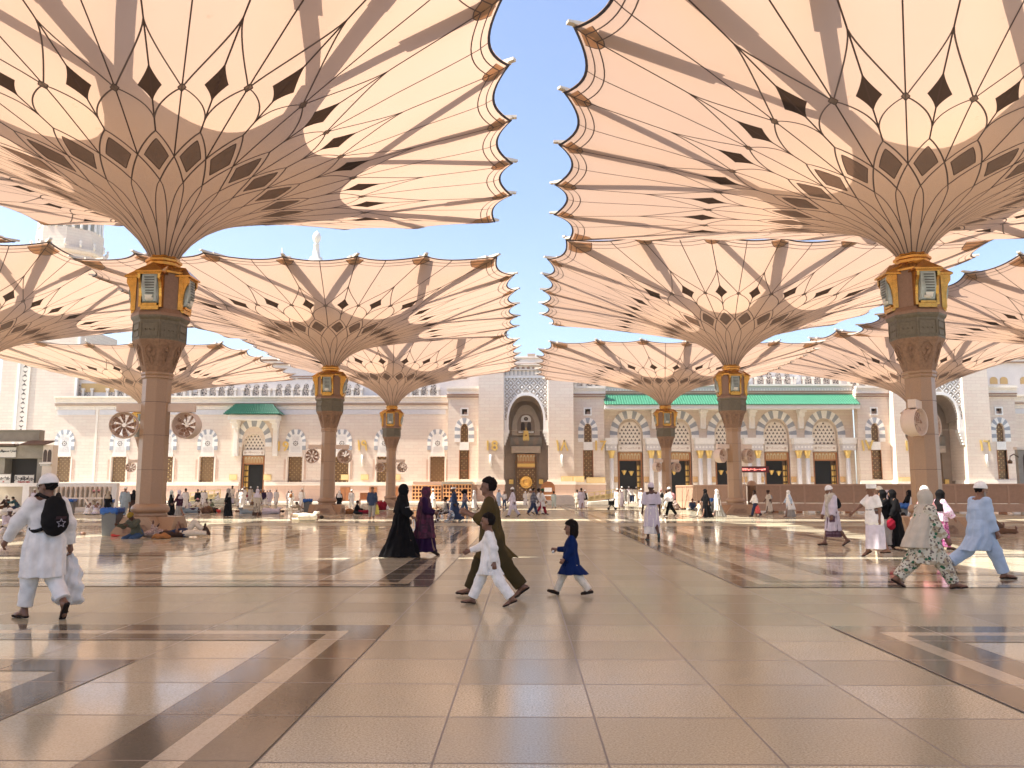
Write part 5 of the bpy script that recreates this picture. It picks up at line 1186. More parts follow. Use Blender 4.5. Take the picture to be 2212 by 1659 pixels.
def surfnet(f, lo, hi, h):
    lo = np.asarray(lo, F32); c = 4; N = np.ceil((np.asarray(hi) - lo) / (h * c)).astype(int) + 1
    ctr = [lo[i] + (np.arange(N[i]) + .5) * h * c for i in range(3)]
    G = np.stack(np.meshgrid(*ctr, indexing='ij'), -1).reshape(-1, 3).astype(F32)
    D = f(G).reshape(N); act = np.abs(D) < h * c * 1.75
    full = np.repeat(np.repeat(np.repeat(D, c, 0), c, 1), c, 2).astype(F32)
    idx = np.argwhere(act); off = np.stack(np.meshgrid(*[np.arange(c)] * 3, indexing='ij'), -1).reshape(-1, 3)
    ii = (idx[:, None, :] * c + off[None]).reshape(-1, 3)
    if len(ii) == 0: return None
    full[ii[:, 0], ii[:, 1], ii[:, 2]] = f((lo + (ii + .5 - .5) * h).astype(F32) + F32(h * .5) * 0)
    V = full; s = V < 0
    n = np.array(V.shape) - 1
    cnt = np.zeros(n, np.int8)
    for a in (0, 1):
        for b in (0, 1):
            for e in (0, 1): cnt += s[a:n[0] + a, b:n[1] + b, e:n[2] + e]
    cells = np.argwhere((cnt > 0) & (cnt < 8))
    if len(cells) == 0: return None
    acc = np.zeros((len(cells), 3)); num = np.zeros(len(cells))
    cor = [(0, 0, 0), (1, 0, 0), (0, 1, 0), (1, 1, 0), (0, 0, 1), (1, 0, 1), (0, 1, 1), (1, 1, 1)]
    vals = [V[cells[:, 0] + a, cells[:, 1] + b, cells[:, 2] + e] for a, b, e in cor]
    for i, j in ((0, 1), (2, 3), (4, 5), (6, 7), (0, 2), (1, 3), (4, 6), (5, 7), (0, 4), (1, 5), (2, 6), (3, 7)):
        va, vb = vals[i], vals[j]; m = (va < 0) != (vb < 0); t = np.where(m, va / np.where(m, va - vb, 1), 0)
        p = np.array(cor[i]) + t[:, None] * (np.array(cor[j]) - np.array(cor[i])); acc += p * m[:, None]; num += m
    vid = -np.ones(n, np.int64); vid[cells[:, 0], cells[:, 1], cells[:, 2]] = np.arange(len(cells))
    verts = lo + (cells + acc / num[:, None]) * h
    faces = []
    for ax in range(3):
        sl0 = [slice(1, n[k]) for k in range(3)]; sl0[ax] = slice(0, n[ax]); sl1 = list(sl0); sl1[ax] = slice(1, n[ax] + 1)
        a, b = s[tuple(sl0)], s[tuple(sl1)]; e = np.argwhere(a != b)
        if len(e) == 0: continue
        flip = a[tuple(e.T)]
        o = np.array([1, 1, 1]); o[ax] = 0; base = e + o
        u, w_ = [(1, 2), (2, 0), (0, 1)][ax]; du = np.zeros(3, int); du[u] = 1; dw = np.zeros(3, int); dw[w_] = 1
        q = np.stack([vid[tuple((base - du - dw).T)], vid[tuple((base - dw).T)], vid[tuple(base.T)], vid[tuple((base - du).T)]], 1)
        q = np.where(flip[:, None], q, q[:, ::-1]); faces.append(q[(q >= 0).all(1)])
    return verts, np.concatenate(faces)
def np_mesh(name, vf, m):
    v, f = vf; me = bpy.data.meshes.new(name)
    me.vertices.add(len(v)); me.vertices.foreach_set('co', v.astype(F32).ravel())
    me.loops.add(f.size); me.loops.foreach_set('vertex_index', f.astype(np.int32).ravel())
    me.polygons.add(len(f)); me.polygons.foreach_set('loop_start', np.arange(0, f.size, 4, dtype=np.int32))
    me.polygons.foreach_set('use_smooth', np.ones(len(f), bool)); me.update(calc_edges=True); me.materials.append(m); return me
DEF = dict(lean=2, lt=20, lk=4, rt=-18, rk=18, lab=2, rab=2, lf=0, rf=28, la=-18, le=12, ra=20, re=15, lo=8, ro=8, hp=0, hy=0, pz=.95, head=1.0, sw=.18, lc=0, rc=0, fat=1.0)
POSES = dict(
    walk={}, walk2=dict(lt=-18, lk=16, rt=20, rk=4, lf=26, rf=0, la=18, le=15, ra=-18, re=12),
    stand=dict(lt=2, lk=0, rt=-2, rk=3, rf=0, la=4, le=15, ra=2, re=12, lab=3, rab=3),
    away=dict(lt=10, lk=4, rt=-10, rk=12, rf=15, la=-8, le=12, ra=8, re=12),
    sit=dict(lt=78, lk=118, rt=78, rk=118, lab=38, rab=38, la=28, le=45, ra=28, re=45, pz=.16, lean=10, lf=60, rf=60),
    hunch=dict(lt=72, lk=128, rt=68, rk=125, lab=10, rab=12, la=42, le=45, ra=38, re=55, pz=.17, lean=26, rf=0, hp=25),
    lie=dict(lt=2, lk=3, rt=-2, rk=2, lab=6, rab=6, lf=-20, rf=-20, la=20, le=70, ra=10, re=50, lean=0),
    lieknee=dict(lt=58, lk=95, rt=3, rk=6, lab=4, rab=6, lf=0, rf=-25, la=22, le=75, ra=15, re=80, lean=0, lc=40, rc=40),
    side=dict(lt=18, lk=28, rt=8, rk=14, la=55, le=80, ra=40, re=95, lean=4, rf=10),
)
def skel(**kw):
    p = dict(DEF); p.update(kw); J = {}; ln = R(p['lean'])
    up = np.array([math.sin(ln), 0, math.cos(ln)]); fw = np.array([math.cos(ln), 0, -math.sin(ln)])
    P = np.array([0, 0, p['pz']]); J['pel'] = P; sw = p['sw']
    J['waist'] = P + up * .14; J['chest'] = P + up * .33; J['neck'] = P + up * .52; J['sc'] = P + up * .46
    hp = R(p['hp'] + p['lean'] * .6); hu = np.array([math.sin(hp), 0, math.cos(hp)]); hf0 = np.array([math.cos(hp), 0, -math.sin(hp)])
    hy = R(p['hy']); side = np.array([0, 1., 0]); hf = hf0 * math.cos(hy) + side * math.sin(hy); hs = np.cross(hu, hf)
    J['hu'], J['hf'], J['hs'] = hu, hf, hs; J['up'], J['fw'] = up, fw
    J['head'] = P + up * .53 + hu * .135 * p['head'] + hf0 * .025; J['hsz'] = p['head']
    for s, n in ((1, 'l'), (-1, 'r')):
        J[n + 'hip'] = P + np.array([0, s * .095, -.03]); a, ab, k = R(p[n + 't']), R(p[n + 'ab']), R(p[n + 'k'])
        d = np.array([math.sin(a) * math.cos(ab), s * math.sin(ab), -math.cos(a) * math.cos(ab)]); J[n + 'kne'] = J[n + 'hip'] + d * .43
        a2 = a - k; ab2 = ab if p['pz'] > .4 else -ab * .9
        d2 = np.array([math.sin(a2) * math.cos(ab2), s * math.sin(ab2), -math.cos(a2) * math.cos(ab2)]); J[n + 'ank'] = J[n + 'kne'] + d2 * .41
        fp = R(p[n + 'f']); fd = np.array([math.cos(fp), s * .12, -math.sin(fp)]); fu = np.array([math.sin(fp), 0, math.cos(fp)])
        J[n + 'heel'] = J[n + 'ank'] - fd * .05 - fu * .045; J[n + 'toe'] = J[n + 'ank'] + fd * .155 - fu * .055; J[n + 'fu'] = fu; J[n + 'fd'] = fd
        J[n + 'sho'] = J['sc'] + np.array([0, s * sw, 0]); a, o, e = R(p[n + 'a'] + p['lean'] * .5), R(p[n + 'o']), R(p[n + 'e'])
        d = np.array([math.sin(a) * math.cos(o), s * math.sin(o), -math.cos(a) * math.cos(o)]); J[n + 'elb'] = J[n + 'sho'] + d * .285
        c = R(p[n + 'c']); d = np.array([math.sin(a + e) * math.cos(c), s * (math.sin(o) * .5 - math.sin(c)), -math.cos(a + e) * math.cos(c)]); d /= np.linalg.norm(d)
        J[n + 'wri'] = J[n + 'elb'] + d * .25; J[n + 'hd'] = d; J[n + 'hn'] = np.array([0, -s * 1., 0]) - d * (d @ np.array([0, -s * 1., 0])); J[n + 'hn'] /= np.linalg.norm(J[n + 'hn']) + 1e-9
    J['p'] = p
    if p['pz'] > .4:
        lo = min(min(J[n + 'heel'][2], J[n + 'toe'][2]) - .032 for n in 'lr')
        for k_, v in J.items():
            if isinstance(v, np.ndarray) and k_ not in ('hu', 'hf', 'hs', 'up', 'fw', 'lfu', 'rfu', 'lfd', 'rfd', 'lhd', 'rhd', 'lhn', 'rhn'): J[k_] = v - np.array([0, 0, lo])
    return J
def body_sdf(J, fine):
    f = J['p']['fat']; hd = J['head']; hu, hf, hs = J['hu'], J['hf'], J['hs']; z = J['hsz']; rot = np.stack([hf, hs, hu], 1).astype(F32)
    at_ = lambda a, b, c: hd + (hf * a + hs * b + hu * c) * z
    hands = []
    for n, s in (('l', 1), ('r', -1)):
        w_, d, nn = J[n + 'wri'], J[n + 'hd'], J[n + 'hn']; ac = np.cross(d, nn); ac = ac if ac @ (J['fw'] + d * .01 - J['up'] * .2) > 0 else -ac
        hands.append((w_, w_ + d * .075, .026, .036))
        hands.append((w_ + d * .03 + ac * .012, w_ + d * .085 + ac * .022, .022, .020))
        hands.append((w_ + d * .03 - ac * .012, w_ + d * .08 - ac * .022, .022, .019))
        if fine:
            for i, ln in enumerate((.036, .042, .040, .030)):
                b = w_ + d * .095 + ac * (.033 - .022 * i); m = b + (d * .86 + nn * .5) * ln; e = m + (d * .35 + nn * .93) * ln * .85
                hands += [(b, m, .0115, .0105), (m, e, .0105, .009)]
            b = w_ + d * .035 + ac * .03; m = b + (d * .6 + ac * .65 + nn * .4) * .04; hands += [(b, m, .014, .012), (m, m + (d * .85 + nn * .5) * .032, .012, .010)]
        else: hands.append((w_ + d * .085, w_ + d * .13 + nn * .04, .032, .022))
    def g(P):
        L = [se_(P, at_(-.008, 0, .025), np.array([.100, .079, .103]) * z, rot), se_(P, at_(.022, 0, -.045), np.array([.068, .058, .075]) * z, rot)]
        if fine:
            L += [sc_(P, at_(.090, 0, .012), at_(.112, 0, -.026), .010 * z, .016 * z), sc_(P, at_(.076, -.022, -.062), at_(.076, .022, -.062), .014 * z, .014 * z), sc_(P, at_(.072, 0, -.098), at_(.062, 0, -.105), .020 * z, .02 * z), sc_(P, at_(.078, -.035, .038), at_(.078, .035, .038), .014 * z, .014 * z)]
            for s in (1, -1): L.append(se_(P, at_(-.005, s * .082, -.01), np.array([.022, .012, .034]) * z, rot))
        else: L.append(sc_(P, at_(.085, 0, .01), at_(.105, 0, -.03), .015 * z, .018 * z))
        d = su(L, .022 * z)
        if fine:
            for s in (1, -1): d = np.maximum(d, -se_(P, at_(.098, s * .033, .010), np.array([.016, .019, .011]) * z, rot) * .8)
        B = [d, sc_(P, J['neck'] - J['up'] * .06, hd - hu * .06 * z - hf * .012, .062, .056)]
        B.append(sc_(P, J['lsho'] + np.array([0, -.04, 0]), J['rsho'] + np.array([0, .04, 0]), .075, .075)); B.append(sc_(P, J['sc'], J['chest'], .09, .115 * f)); B.append(sc_(P, J['chest'] + np.array([0, .05, 0]), J['pel'] + np.array([0, .04, 0]), .11 * f, .11 * f)); B.append(sc_(P, J['chest'] - np.array([0, .05, 0]), J['pel'] - np.array([0, .04, 0]), .11 * f, .11 * f))
        for n in 'lr':
            B += [sc_(P, J[n + 'sho'], J[n + 'elb'], .052, .040), sc_(P, J[n + 'elb'], J[n + 'wri'], .040, .026), sc_(P, J[n + 'hip'], J[n + 'kne'], .085 * f, .055), sc_(P, J[n + 'kne'], J[n + 'kne'] * .65 + J[n + 'ank'] * .35 - J['fw'] * .012, .052, .052), sc_(P, J[n + 'kne'] * .6 + J[n + 'ank'] * .4 - J['fw'] * .01, J[n + 'ank'], .05, .035),
                  sc_(P, J[n + 'heel'] + J[n + 'fu'] * .004, J[n + 'ank'], .032, .036), sc_(P, J[n + 'ank'] - J[n + 'fu'] * .01, J[n + 'toe'] - J[n + 'fd'] * .03 + J[n + 'fu'] * .005, .036, .026), sc_(P, J[n + 'toe'] - J[n + 'fd'] * .05, J[n + 'toe'] + J[n + 'fd'] * .03, .034, .022)]
        B = su(B, .035)
        return su([B] + [sc_(P, *h) for h in hands], .008)
    return g
def lerp(a, b, t): return a + (b - a) * t
def top_sdf(J, hem=.55, hr=(.19, .21), sl=1.0, sr=(.075, .062), loose=1.0, fold=.010, flare=0.0, seed=1.0, cx=0.0, collar=True, low=None):
    p = J['p']; f = p['fat'] * loose
    pel, wa, ch, sc, nk = J['pel'], J['waist'], J['chest'], J['sc'], J['neck']
    S = [(nk[2] + .00, nk[0], 0, .07, .085, 0), (sc[2] + .035, sc[0], 0, .085, p['sw'] * .72, 0), (sc[2] - .03, sc[0], 0, .105 * f, p['sw'] + .008, .002), (ch[2], ch[0] + .005, 0, .142 * f, .182 * f, .004), (wa[2], wa[0] + .012, 0, .150 * f, .180 * f, fold * .5), (pel[2] - .02, pel[0], 0, .178 * f, .212 * f, fold * .8), (pel[2] - .16, pel[0], 0, .19 * f, .222 * f, fold)]
    if hem < pel[2] - .2: S.append((hem, cx, 0, hr[0], hr[1], fold * 1.5))
    else: S = [s for s in S if s[0] > hem + .03] + [(hem, pel[0] * .5 + wa[0] * .5, 0, hr[0], hr[1], fold)]
    def g(P):
        L = [loft(P, S, 8, seed)]
        for n in 'lr':
            a, b, c = J[n + 'sho'], J[n + 'elb'], J[n + 'wri']
            if sl > 0:
                if sl <= .55: L.append(sc_(P, a, lerp(a, b, sl / .5), .075 * f, sr[0] * 1.05))
                else: L += [sc_(P, a, b, .074 * f, sr[0]), sc_(P, b, lerp(b, c, (sl - .5) / .5 * .97), sr[0], sr[1])]
        d = su(L, .06)
        w_ = .0055 * np.sin(19 * P[:, 1] + 27 * P[:, 0] + 2.2 * np.sin(5 * P[:, 2] + seed) + seed) * np.clip(1.55 - P[:, 2], .25, 1) + .0028 * np.sin(34 * P[:, 2] + 9 * P[:, 1] - 14 * P[:, 0] + seed)
        d = d - w_
        if sl > 0:                          # cut sleeves square at the cuff
            for n in 'lr':
                a, b, c = J[n + 'sho'], J[n + 'elb'], J[n + 'wri']
                e, dr = (lerp(a, b, sl / .5), (b - a)) if sl <= .55 else (lerp(b, c, (sl - .5) / .5), (c - b))
                dr = dr / np.linalg.norm(dr); q = P - e.astype(F32); t = q @ dr.astype(F32); rr = np.sqrt(np.maximum((q * q).sum(1) - t * t, 0))
                d = np.where((t > -.02) & (t < .16) & (rr < .13), np.maximum(d, t), d)
        return d
    return g
def pants_sdf(J, r=(.105, .085, .085), cut=.04, seed=0.0, high=.06):
    f = J['p']['fat']
    def g(P):
        L = [sc_(P, J['pel'] + np.array([0, .05, high]), J['pel'] - np.array([0, .05, -high]), .125 * f, .125 * f)]
        for n in 'lr':
            k, a = J[n + 'kne'], J[n + 'ank']
            L += [sc_(P, J[n + 'hip'], k, .115 * f, r[0] * .92), sc_(P, k, lerp(k, a, 1 - cut), r[1], r[2])]
        d = su(L, .05) - .004 * np.sin(P[:, 2] * 38 + seed) * np.sin(P[:, 0] * 26 + P[:, 1] * 33 + seed)
        for n in 'lr':
            k, a = J[n + 'kne'], J[n + 'ank']; e = lerp(k, a, 1 - cut); dr = (a - k) / np.linalg.norm(a - k); q = P - e.astype(F32); t = q @ dr.astype(F32)
            rr = np.sqrt(np.maximum((q * q).sum(1) - t * t, 0)); d = np.where((t > -.02) & (t < .2) & (rr < .16), np.maximum(d, t), d)
        return d
    return g
def skirt_sdf(J, top=.0, hem=.1, hr=(.26, .2), fold=.014, seed=0.0, cx=0.0, nf=8, wr=(.16, .19)):
    pel = J['pel']; f = J['p']['fat']
    S = [(pel[2] + top + .06, pel[0] + .005, 0, wr[0] * f, wr[1] * f, .002), (pel[2] - .08, pel[0], 0, (wr[0] + .015) * f, (wr[1] + .012) * f, fold * .5), (hem, cx, 0, hr[0], hr[1], fold * 1.6)]
    return lambda P: loft(P, S, nf, seed)
def veil_sdf(J, length=.5, face=True, w=(.16, .24), seed=0.0, thick=.03, back=0.0, fold=.010, slit=False):
    hd, hu, hf, hs, z = J['head'], J['hu'], J['hf'], J['hs'], J['hsz']; rot = np.stack([hf, hs, hu], 1).astype(F32); at_ = lambda a, b, c: hd + (hf * a + hs * b + hu * c) * z
    sc = J['sc']; zb = sc[2] + .06 - length
    S = [(hd[2] + .02, hd[0] - .012, 0, .112 * z, .098 * z, 0), (hd[2] - .12 * z, hd[0] - .02, 0, .105, .105, .003), (sc[2] + .03, sc[0], 0, .125, .165, .004), (sc[2] - .08, sc[0] - .005, 0, .155, .235, fold * .6), (zb, sc[0] - .02 - back, 0, w[0], w[1], fold * 1.3)]
    def g(P):
        d = su([se_(P, at_(-.012, 0, .028), np.array([.122, .100, .118]) * z, rot), se_(P, at_(.02, 0, -.05), np.array([.09, .085, .09]) * z, rot), loft(P, S, 7, seed)], .05)
        d = d - .003 * np.sin(P[:, 2] * 40 + seed + 8 * P[:, 1])
        if face: d = np.maximum(d, -se_(P, at_(.115, 0, -.022), np.array([.075, .060, .085]) * z, rot))
        elif slit: d = np.maximum(d, -se_(P, at_(.115, 0, .012), np.array([.035, .06, .018]) * z, rot))
        return d
    return g
def cap_sdf(J, h=.075, tall=0.0, tilt=0.0, rim=.012):
    hd, hu, hf, hs, z = J['head'], J['hu'], J['hf'], J['hs'], J['hsz']; rot = np.stack([hf, hs, hu], 1).astype(F32); at_ = lambda a, b, c: hd + (hf * a + hs * b + hu * c) * z
    n = (hu * math.cos(R(tilt)) + hf * math.sin(R(tilt))).astype(F32); o = at_(-.01, 0, .030)
    def g(P):
        if tall:
            q = (P - np.asarray(at_(-.012, 0, .05), F32)) @ rot; r_ = np.sqrt((q[:, 0] / .115) ** 2 + (q[:, 1] / .096) ** 2); d = np.maximum((r_ - 1) * .088 * z, np.abs(q[:, 2] - tall / 2) - tall / 2 - .012)
            return d - .006
        d = se_(P, at_(-.012, 0, .030), np.array([.122, .101, .118 + h * .25]) * z, rot)
        return np.maximum(d, -((P - np.asarray(o, F32)) @ n))
    return g
def hair_sdf(J, long=0.0, puff=1.0, front=.052):
    hd, hu, hf, hs, z = J['head'], J['hu'], J['hf'], J['hs'], J['hsz']; rot = np.stack([hf, hs, hu], 1).astype(F32); at_ = lambda a, b, c: hd + (hf * a + hs * b + hu * c) * z
    def g(P):
        q = (P - np.asarray(hd, F32)) @ rot / z
        d = se_(P, at_(-.014, 0, .036), np.array([.115, .094, .118]) * z * puff, rot)
        if long: d = su([d, se_(P, at_(-.03, 0, -.03 - long * .4), np.array([.105, .105, .08 + long]) * z * puff, rot)], .04)
        d = d - .008 * np.sin(q[:, 0] * 70 + 2 * np.sin(q[:, 2] * 40)) * np.sin(q[:, 1] * 60 + q[:, 2] * 75)
        cut = np.minimum(q[:, 0] - (-.012 if not long else .012) - np.maximum(0, q[:, 2] - front) * 3.2, .2)      # keep the face clear
        d = np.maximum(d, cut * z)
        return np.maximum(d, (-.055 if not long else -.12 - long) * z - q[:, 2] * z)
    return g
def beard_sdf(J, l=.05):
    hd, hu, hf, hs, z = J['head'], J['hu'], J['hf'], J['hs'], J['hsz']; rot = np.stack([hf, hs, hu], 1).astype(F32); at_ = lambda a, b, c: hd + (hf * a + hs * b + hu * c) * z
    def g(P):
        d = su([se_(P, at_(.05, 0, -.105 - l * .4), np.array([.045, .048, .04 + l]) * z, rot), sc_(P, at_(.02, .062, -.03), at_(.045, .045, -.09), .016, .022), sc_(P, at_(.02, -.062, -.03), at_(.045, -.045, -.09), .016, .022)], .03)
        return d
    return g
def shoe_sdf(J, n, sandal=True):
    h, t, fu, fd = J[n + 'heel'], J[n + 'toe'], J[n + 'fu'], J[n + 'fd']
    def g(P):
        q0 = (P - h.astype(F32)) @ fu.astype(F32)
        d = su([sc_(P, h, h + fd * .04, .042, .040), sc_(P, h + fd * .1, t + fd * .02, .042, .044)], .03)
        if sandal: return np.maximum(np.maximum(d, q0 + .008), -q0 - .036)
        d = su([d, sc_(P, J[n + 'ank'] - fu * .02, t - fd * .06 + fu * .005, .048, .042)], .03)
        return np.maximum(d, -q0 - .036)
    return g
def strap_sdf(J, n):
    t, fu, fd = J[n + 'toe'], J[n + 'fu'], J[n + 'fd']; s = np.cross(fu, fd)
    a = t - fd * .075
    return lambda P: np.minimum(sc_(P, a + s * .04 - fu * .01, a + s * .012 + fu * .034, .010, .010), np.minimum(sc_(P, a + s * .012 + fu * .034, a - s * .014 + fu * .034, .010, .010), sc_(P, a - s * .014 + fu * .034, a - s * .04 - fu * .01, .010, .010)))
def shawl_sdf(J, seed=0):
    sc, ch, wa = J['sc'], J['chest'], J['waist']
    def g(P):
        d = su([sc_(P, sc + np.array([.02, .13, .05]), sc + np.array([.02, -.13, .05]), .085, .085), sc_(P, sc + np.array([.06, .10, .0]), ch + np.array([.13, .02, -.05]), .075, .06), sc_(P, sc + np.array([.06, -.10, .0]), ch + np.array([.13, .0, -.12]), .075, .055), sc_(P, ch + np.array([.13, 0, -.1]), wa + np.array([.16, .08, -.22]), .05, .05), sc_(P, ch + np.array([.13, 0, -.1]), wa + np.array([.17, -.05, -.35]), .05, .045), sc_(P, sc + np.array([-.03, 0, .05]), ch + np.array([-.11, 0, .05]), .1, .06)], .05)
        return d - .006 * np.sin(P[:, 2] * 50 + 30 * P[:, 1]) * np.sin(P[:, 0] * 40 + seed)
    return g
GARM = dict(top=top_sdf, pants=pants_sdf, skirt=skirt_sdf, veil=veil_sdf, cap=cap_sdf, hair=hair_sdf, beard=beard_sdf, shawl=shawl_sdf)
MC = {}
def cloth(name, c, rough=.85, var=.10, **kw): return mat('cloth ' + name, c, rough, var=var, vs=kw.pop('vs', 9), bump=kw.pop('bump', .25), bs=kw.pop('bs', 16), bd=.012, spec=.12, **kw)
C = {}
for nm, c in dict(white=(.88, .845, .79), cream=(.78, .69, .55), ivory=(.62, .56, .47), grey=(.33, .31, .28), black=(.0065, .006, .0065), plum=(.05, .010, .03), olive=(.085, .058, .020), navy2=(.055, .040, .016), navy=(.005, .018, .085), sky=(.42, .53, .68), paleblue=(.50, .60, .72), lilac=(.66, .60, .66), beige=(.56, .50, .40), sand=(.45, .38, .27), brown=(.17, .09, .05), dkbrown=(.06, .035, .025), maroon=(.28, .012, .03), yellow=(.55, .37, .04), orange=(.38, .17, .06), pink=(.75, .35, .35), hotpink=(.72, .16, .42), purple=(.028, .008, .040), greyblue=(.30, .36, .40), teal=(.05, .12, .13), jeans=(.05, .09, .17), dkblue=(.035, .05, .10), green=(.02, .14, .06), red=(.6, .07, .06), grn2=(.10, .105, .075), mustard=(.30, .20, .03), hair=(.012, .008, .006), gbeard=(.32, .28, .24), wbeard=(.62, .58, .52), sole=(.03, .02, .015), strap=(.10, .05, .03), mint=(.55, .62, .56)).items(): C[nm] = cloth(nm, c, var=.16 if nm in ('white', 'cream') else .12)
M_SKIN = mat('skin brown', (.205, .098, .056), .5, var=.08, vs=12); M_SKIN2 = mat('skin dark', (.085, .038, .022), .5, var=.08, vs=12); M_SKIN3 = mat('skin light', (.27, .14, .085), .5, var=.08, vs=12)
M_EYE = mat('eye dark', (.02, .015, .012), .2)
def pattern(name, base, cols, scale, th):
    m, g, b = newmat('cloth ' + name); tc = g.n.new('ShaderNodeTexCoord'); v = g.tex('Voronoi', tc.outputs['Object'], Scale=scale); v2 = g.tex('Voronoi', tc.outputs['Object'], Scale=scale * 1.9); n = g.tex('Noise', tc.outputs['Object'], Scale=scale * .9, Detail=4.0)
    c = g.mix(g.math('GREATER_THAN', n.outputs['Fac'], .54), base, cols[1]); c = g.mix(g.math('LESS_THAN', v2.outputs['Distance'], th * 1.2), c, cols[2]); c = g.mix(g.math('LESS_THAN', v.outputs['Distance'], th), c, cols[0])
    g.l.new(c, b.inputs['Base Color']); b.inputs['Roughness'].default_value = .85; C[name] = m
pattern('floral', (.62, .58, .46), [(.02, .12, .06), (.40, .33, .22), (.16, .12, .10)], 11.0, .30)
pattern('pinkprint', (.60, .14, .36), [(.70, .45, .55), (.30, .03, .14), (.20, .10, .18)], 16.0, .33)
pattern('blouse', (.78, .62, .74), [(.55, .15, .45), (.80, .70, .80), (.40, .10, .35)], 16.0, .25)
pattern('plumprint', (.055, .010, .030), [(.10, .014, .045), (.03, .006, .02), (.07, .012, .035)], 6.0, .4)
pattern('patch', (.45, .32, .28), [(.22, .12, .12), (.60, .48, .40), (.14, .10, .12)], 14.0, .3)
def stripes(name, a, b_, sc, axis=2):
    m, g, b = newmat('cloth ' + name); tc = g.n.new('ShaderNodeTexCoord'); sp = g.n.new('ShaderNodeSeparateXYZ'); g.l.new(tc.outputs['Object'], sp.inputs[0]); f = g.math('FRACT', g.math('MULTIPLY', sp.outputs[axis], sc))
    g.l.new(g.mix(g.math('LESS_THAN', f, .38), a, b_), b.inputs['Base Color']); b.inputs['Roughness'].default_value = .85; C[name] = m
stripes('stripe', (.02, .02, .04), (.35, .36, .40), 11.0); stripes('vstripe', (.30, .24, .26), (.12, .10, .13), 22.0, 1)
m, g, b = newmat('cloth plaid'); tc = g.n.new('ShaderNodeTexCoord'); sp = g.n.new('ShaderNodeSeparateXYZ'); g.l.new(tc.outputs['Object'], sp.inputs[0])
fz = g.math('LESS_THAN', g.math('FRACT', g.math('MULTIPLY', sp.outputs[2], 9.0)), .4); fx = g.math('LESS_THAN', g.math('FRACT', g.math('MULTIPLY', g.math('ADD', sp.outputs[0], sp.outputs[1]), 14.0)), .3)
c_ = g.mix(fz, (.10, .045, .07), (.18, .11, .14)); c_ = g.mix(g.math('MULTIPLY', fx, .6), c_, (.05, .02, .035)); g.l.new(c_, b.inputs['Base Color']); b.inputs['Roughness'].default_value = .85; C['plaid'] = m
def slot(o, m):
    o.material_slots[0].link = 'OBJECT'; o.material_slots[0].material = m
def get_mesh(key, name, f, J, h, ext=0.0):
    if key in MC: return MC[key]
    pts = np.array([v for k, v in J.items() if isinstance(v, np.ndarray) and k not in ('hu', 'hf', 'hs', 'up', 'fw', 'lfu', 'rfu', 'lfd', 'rfd', 'lhd', 'rhd', 'lhn', 'rhn')])
    lo = pts.min(0) - .36 - ext; hi = pts.max(0) + .36 + ext; lo[2] = max(lo[2], -.08) if J['p']['pz'] < .4 else -.02
    vf = surfnet(f, lo, hi, h); MC[key] = None if vf is None else np_mesh(name, vf, M_SKIN); return MC[key]
def person(label, xy, heading, h, pose, outfit, res=.012, skin=None, group=None, tilt=None, z0=0.0, pk=None, fine=None):
    """outfit: list of (part name, garment, colour, options); heading 0 = towards +X, 90 = away from the viewer"""
    pp = dict(POSES[pose]); pp.update(pk or {}); J = skel(**pp); fine = res < .0125 if fine is None else fine
    loc = gp(*xy) if len(xy) == 2 else Vector(xy)
    r = empty('person', (loc.x, loc.y, z0), 0, label, 'person', group); s = h / 1.72 / (1 + .06 * (pp.get('head', 1) - 1) * 5)
    M = Matrix.Rotation(R(heading), 4, 'Z') @ Matrix.Scale(s, 4)
    if tilt == 'back': M = Matrix.Rotation(R(heading), 4, 'Z') @ Matrix.Scale(s, 4) @ Matrix.Translation((0, 0, .13)) @ Matrix.Rotation(R(-90), 4, 'Y') @ Matrix.Translation((0, 0, -.9))
    if tilt == 'side': M = Matrix.Rotation(R(heading), 4, 'Z') @ Matrix.Scale(s, 4) @ Matrix.Translation((0, 0, .19)) @ Matrix.Rotation(R(90), 4, 'X') @ Matrix.Translation((0, 0, -.9))
    pk_ = repr(sorted(pp.items()))
    def put(name, key, f, m, hh, ext=0.0):
        me = get_mesh(key + (pk_, hh), name, f, J, hh, ext)
        if me is None: return
        o = bpy.data.objects.new(name, me); link(o, r); o.matrix_local = M.copy(); slot(o, m); return o
    put('body', ('body', fine), body_sdf(J, fine), skin or M_SKIN, min(res, .009) if fine else res)
    for nm, ga, colr, op in outfit:
        if ga == 'shoes':
            for n in 'lr': put('sandal' if op.get('sandal', True) else 'shoe', ('shoe', n, repr(op)), shoe_sdf(J, n, op.get('sandal', True)), C[colr], min(res, .012) if op.get('sandal', True) else res)
            if op.get('sandal', True) and fine:
                for n in 'lr': put('sandal_strap', ('strap', n), strap_sdf(J, n), C['strap'], .007)
        else: put(nm, (ga, repr(sorted(op.items()))), GARM[ga](J, **op), C[colr], res * (.8 if ga in ('cap', 'hair', 'beard') else 1))
    if fine and pose in ('walk', 'walk2', 'stand', 'away') and not any(o_[1] == 'veil' and o_[3].get('face') is False for o_ in outfit):
        for sgn in (1, -1):
            e = MB().lathe([(0, -.5), (.35, -.35), (.5, 0), (.35, .35), (0, .5)], 8).build('eye', M_EYE, r, fix=False)
            p = J['head'] + (J['hf'] * .088 + J['hs'] * sgn * .033 + J['hu'] * .010) * J['hsz']; e.matrix_local = M @ Matrix.Translation(p) @ Matrix.Scale(.021 * J['hsz'], 4)
    r['J'] = None; del r['J']; PJ[label] = (r, J, M); return r
PJ = {}
N, Md, Fr = .0105, .016, .026
SH = ('', 'shoes', 'sole', {})
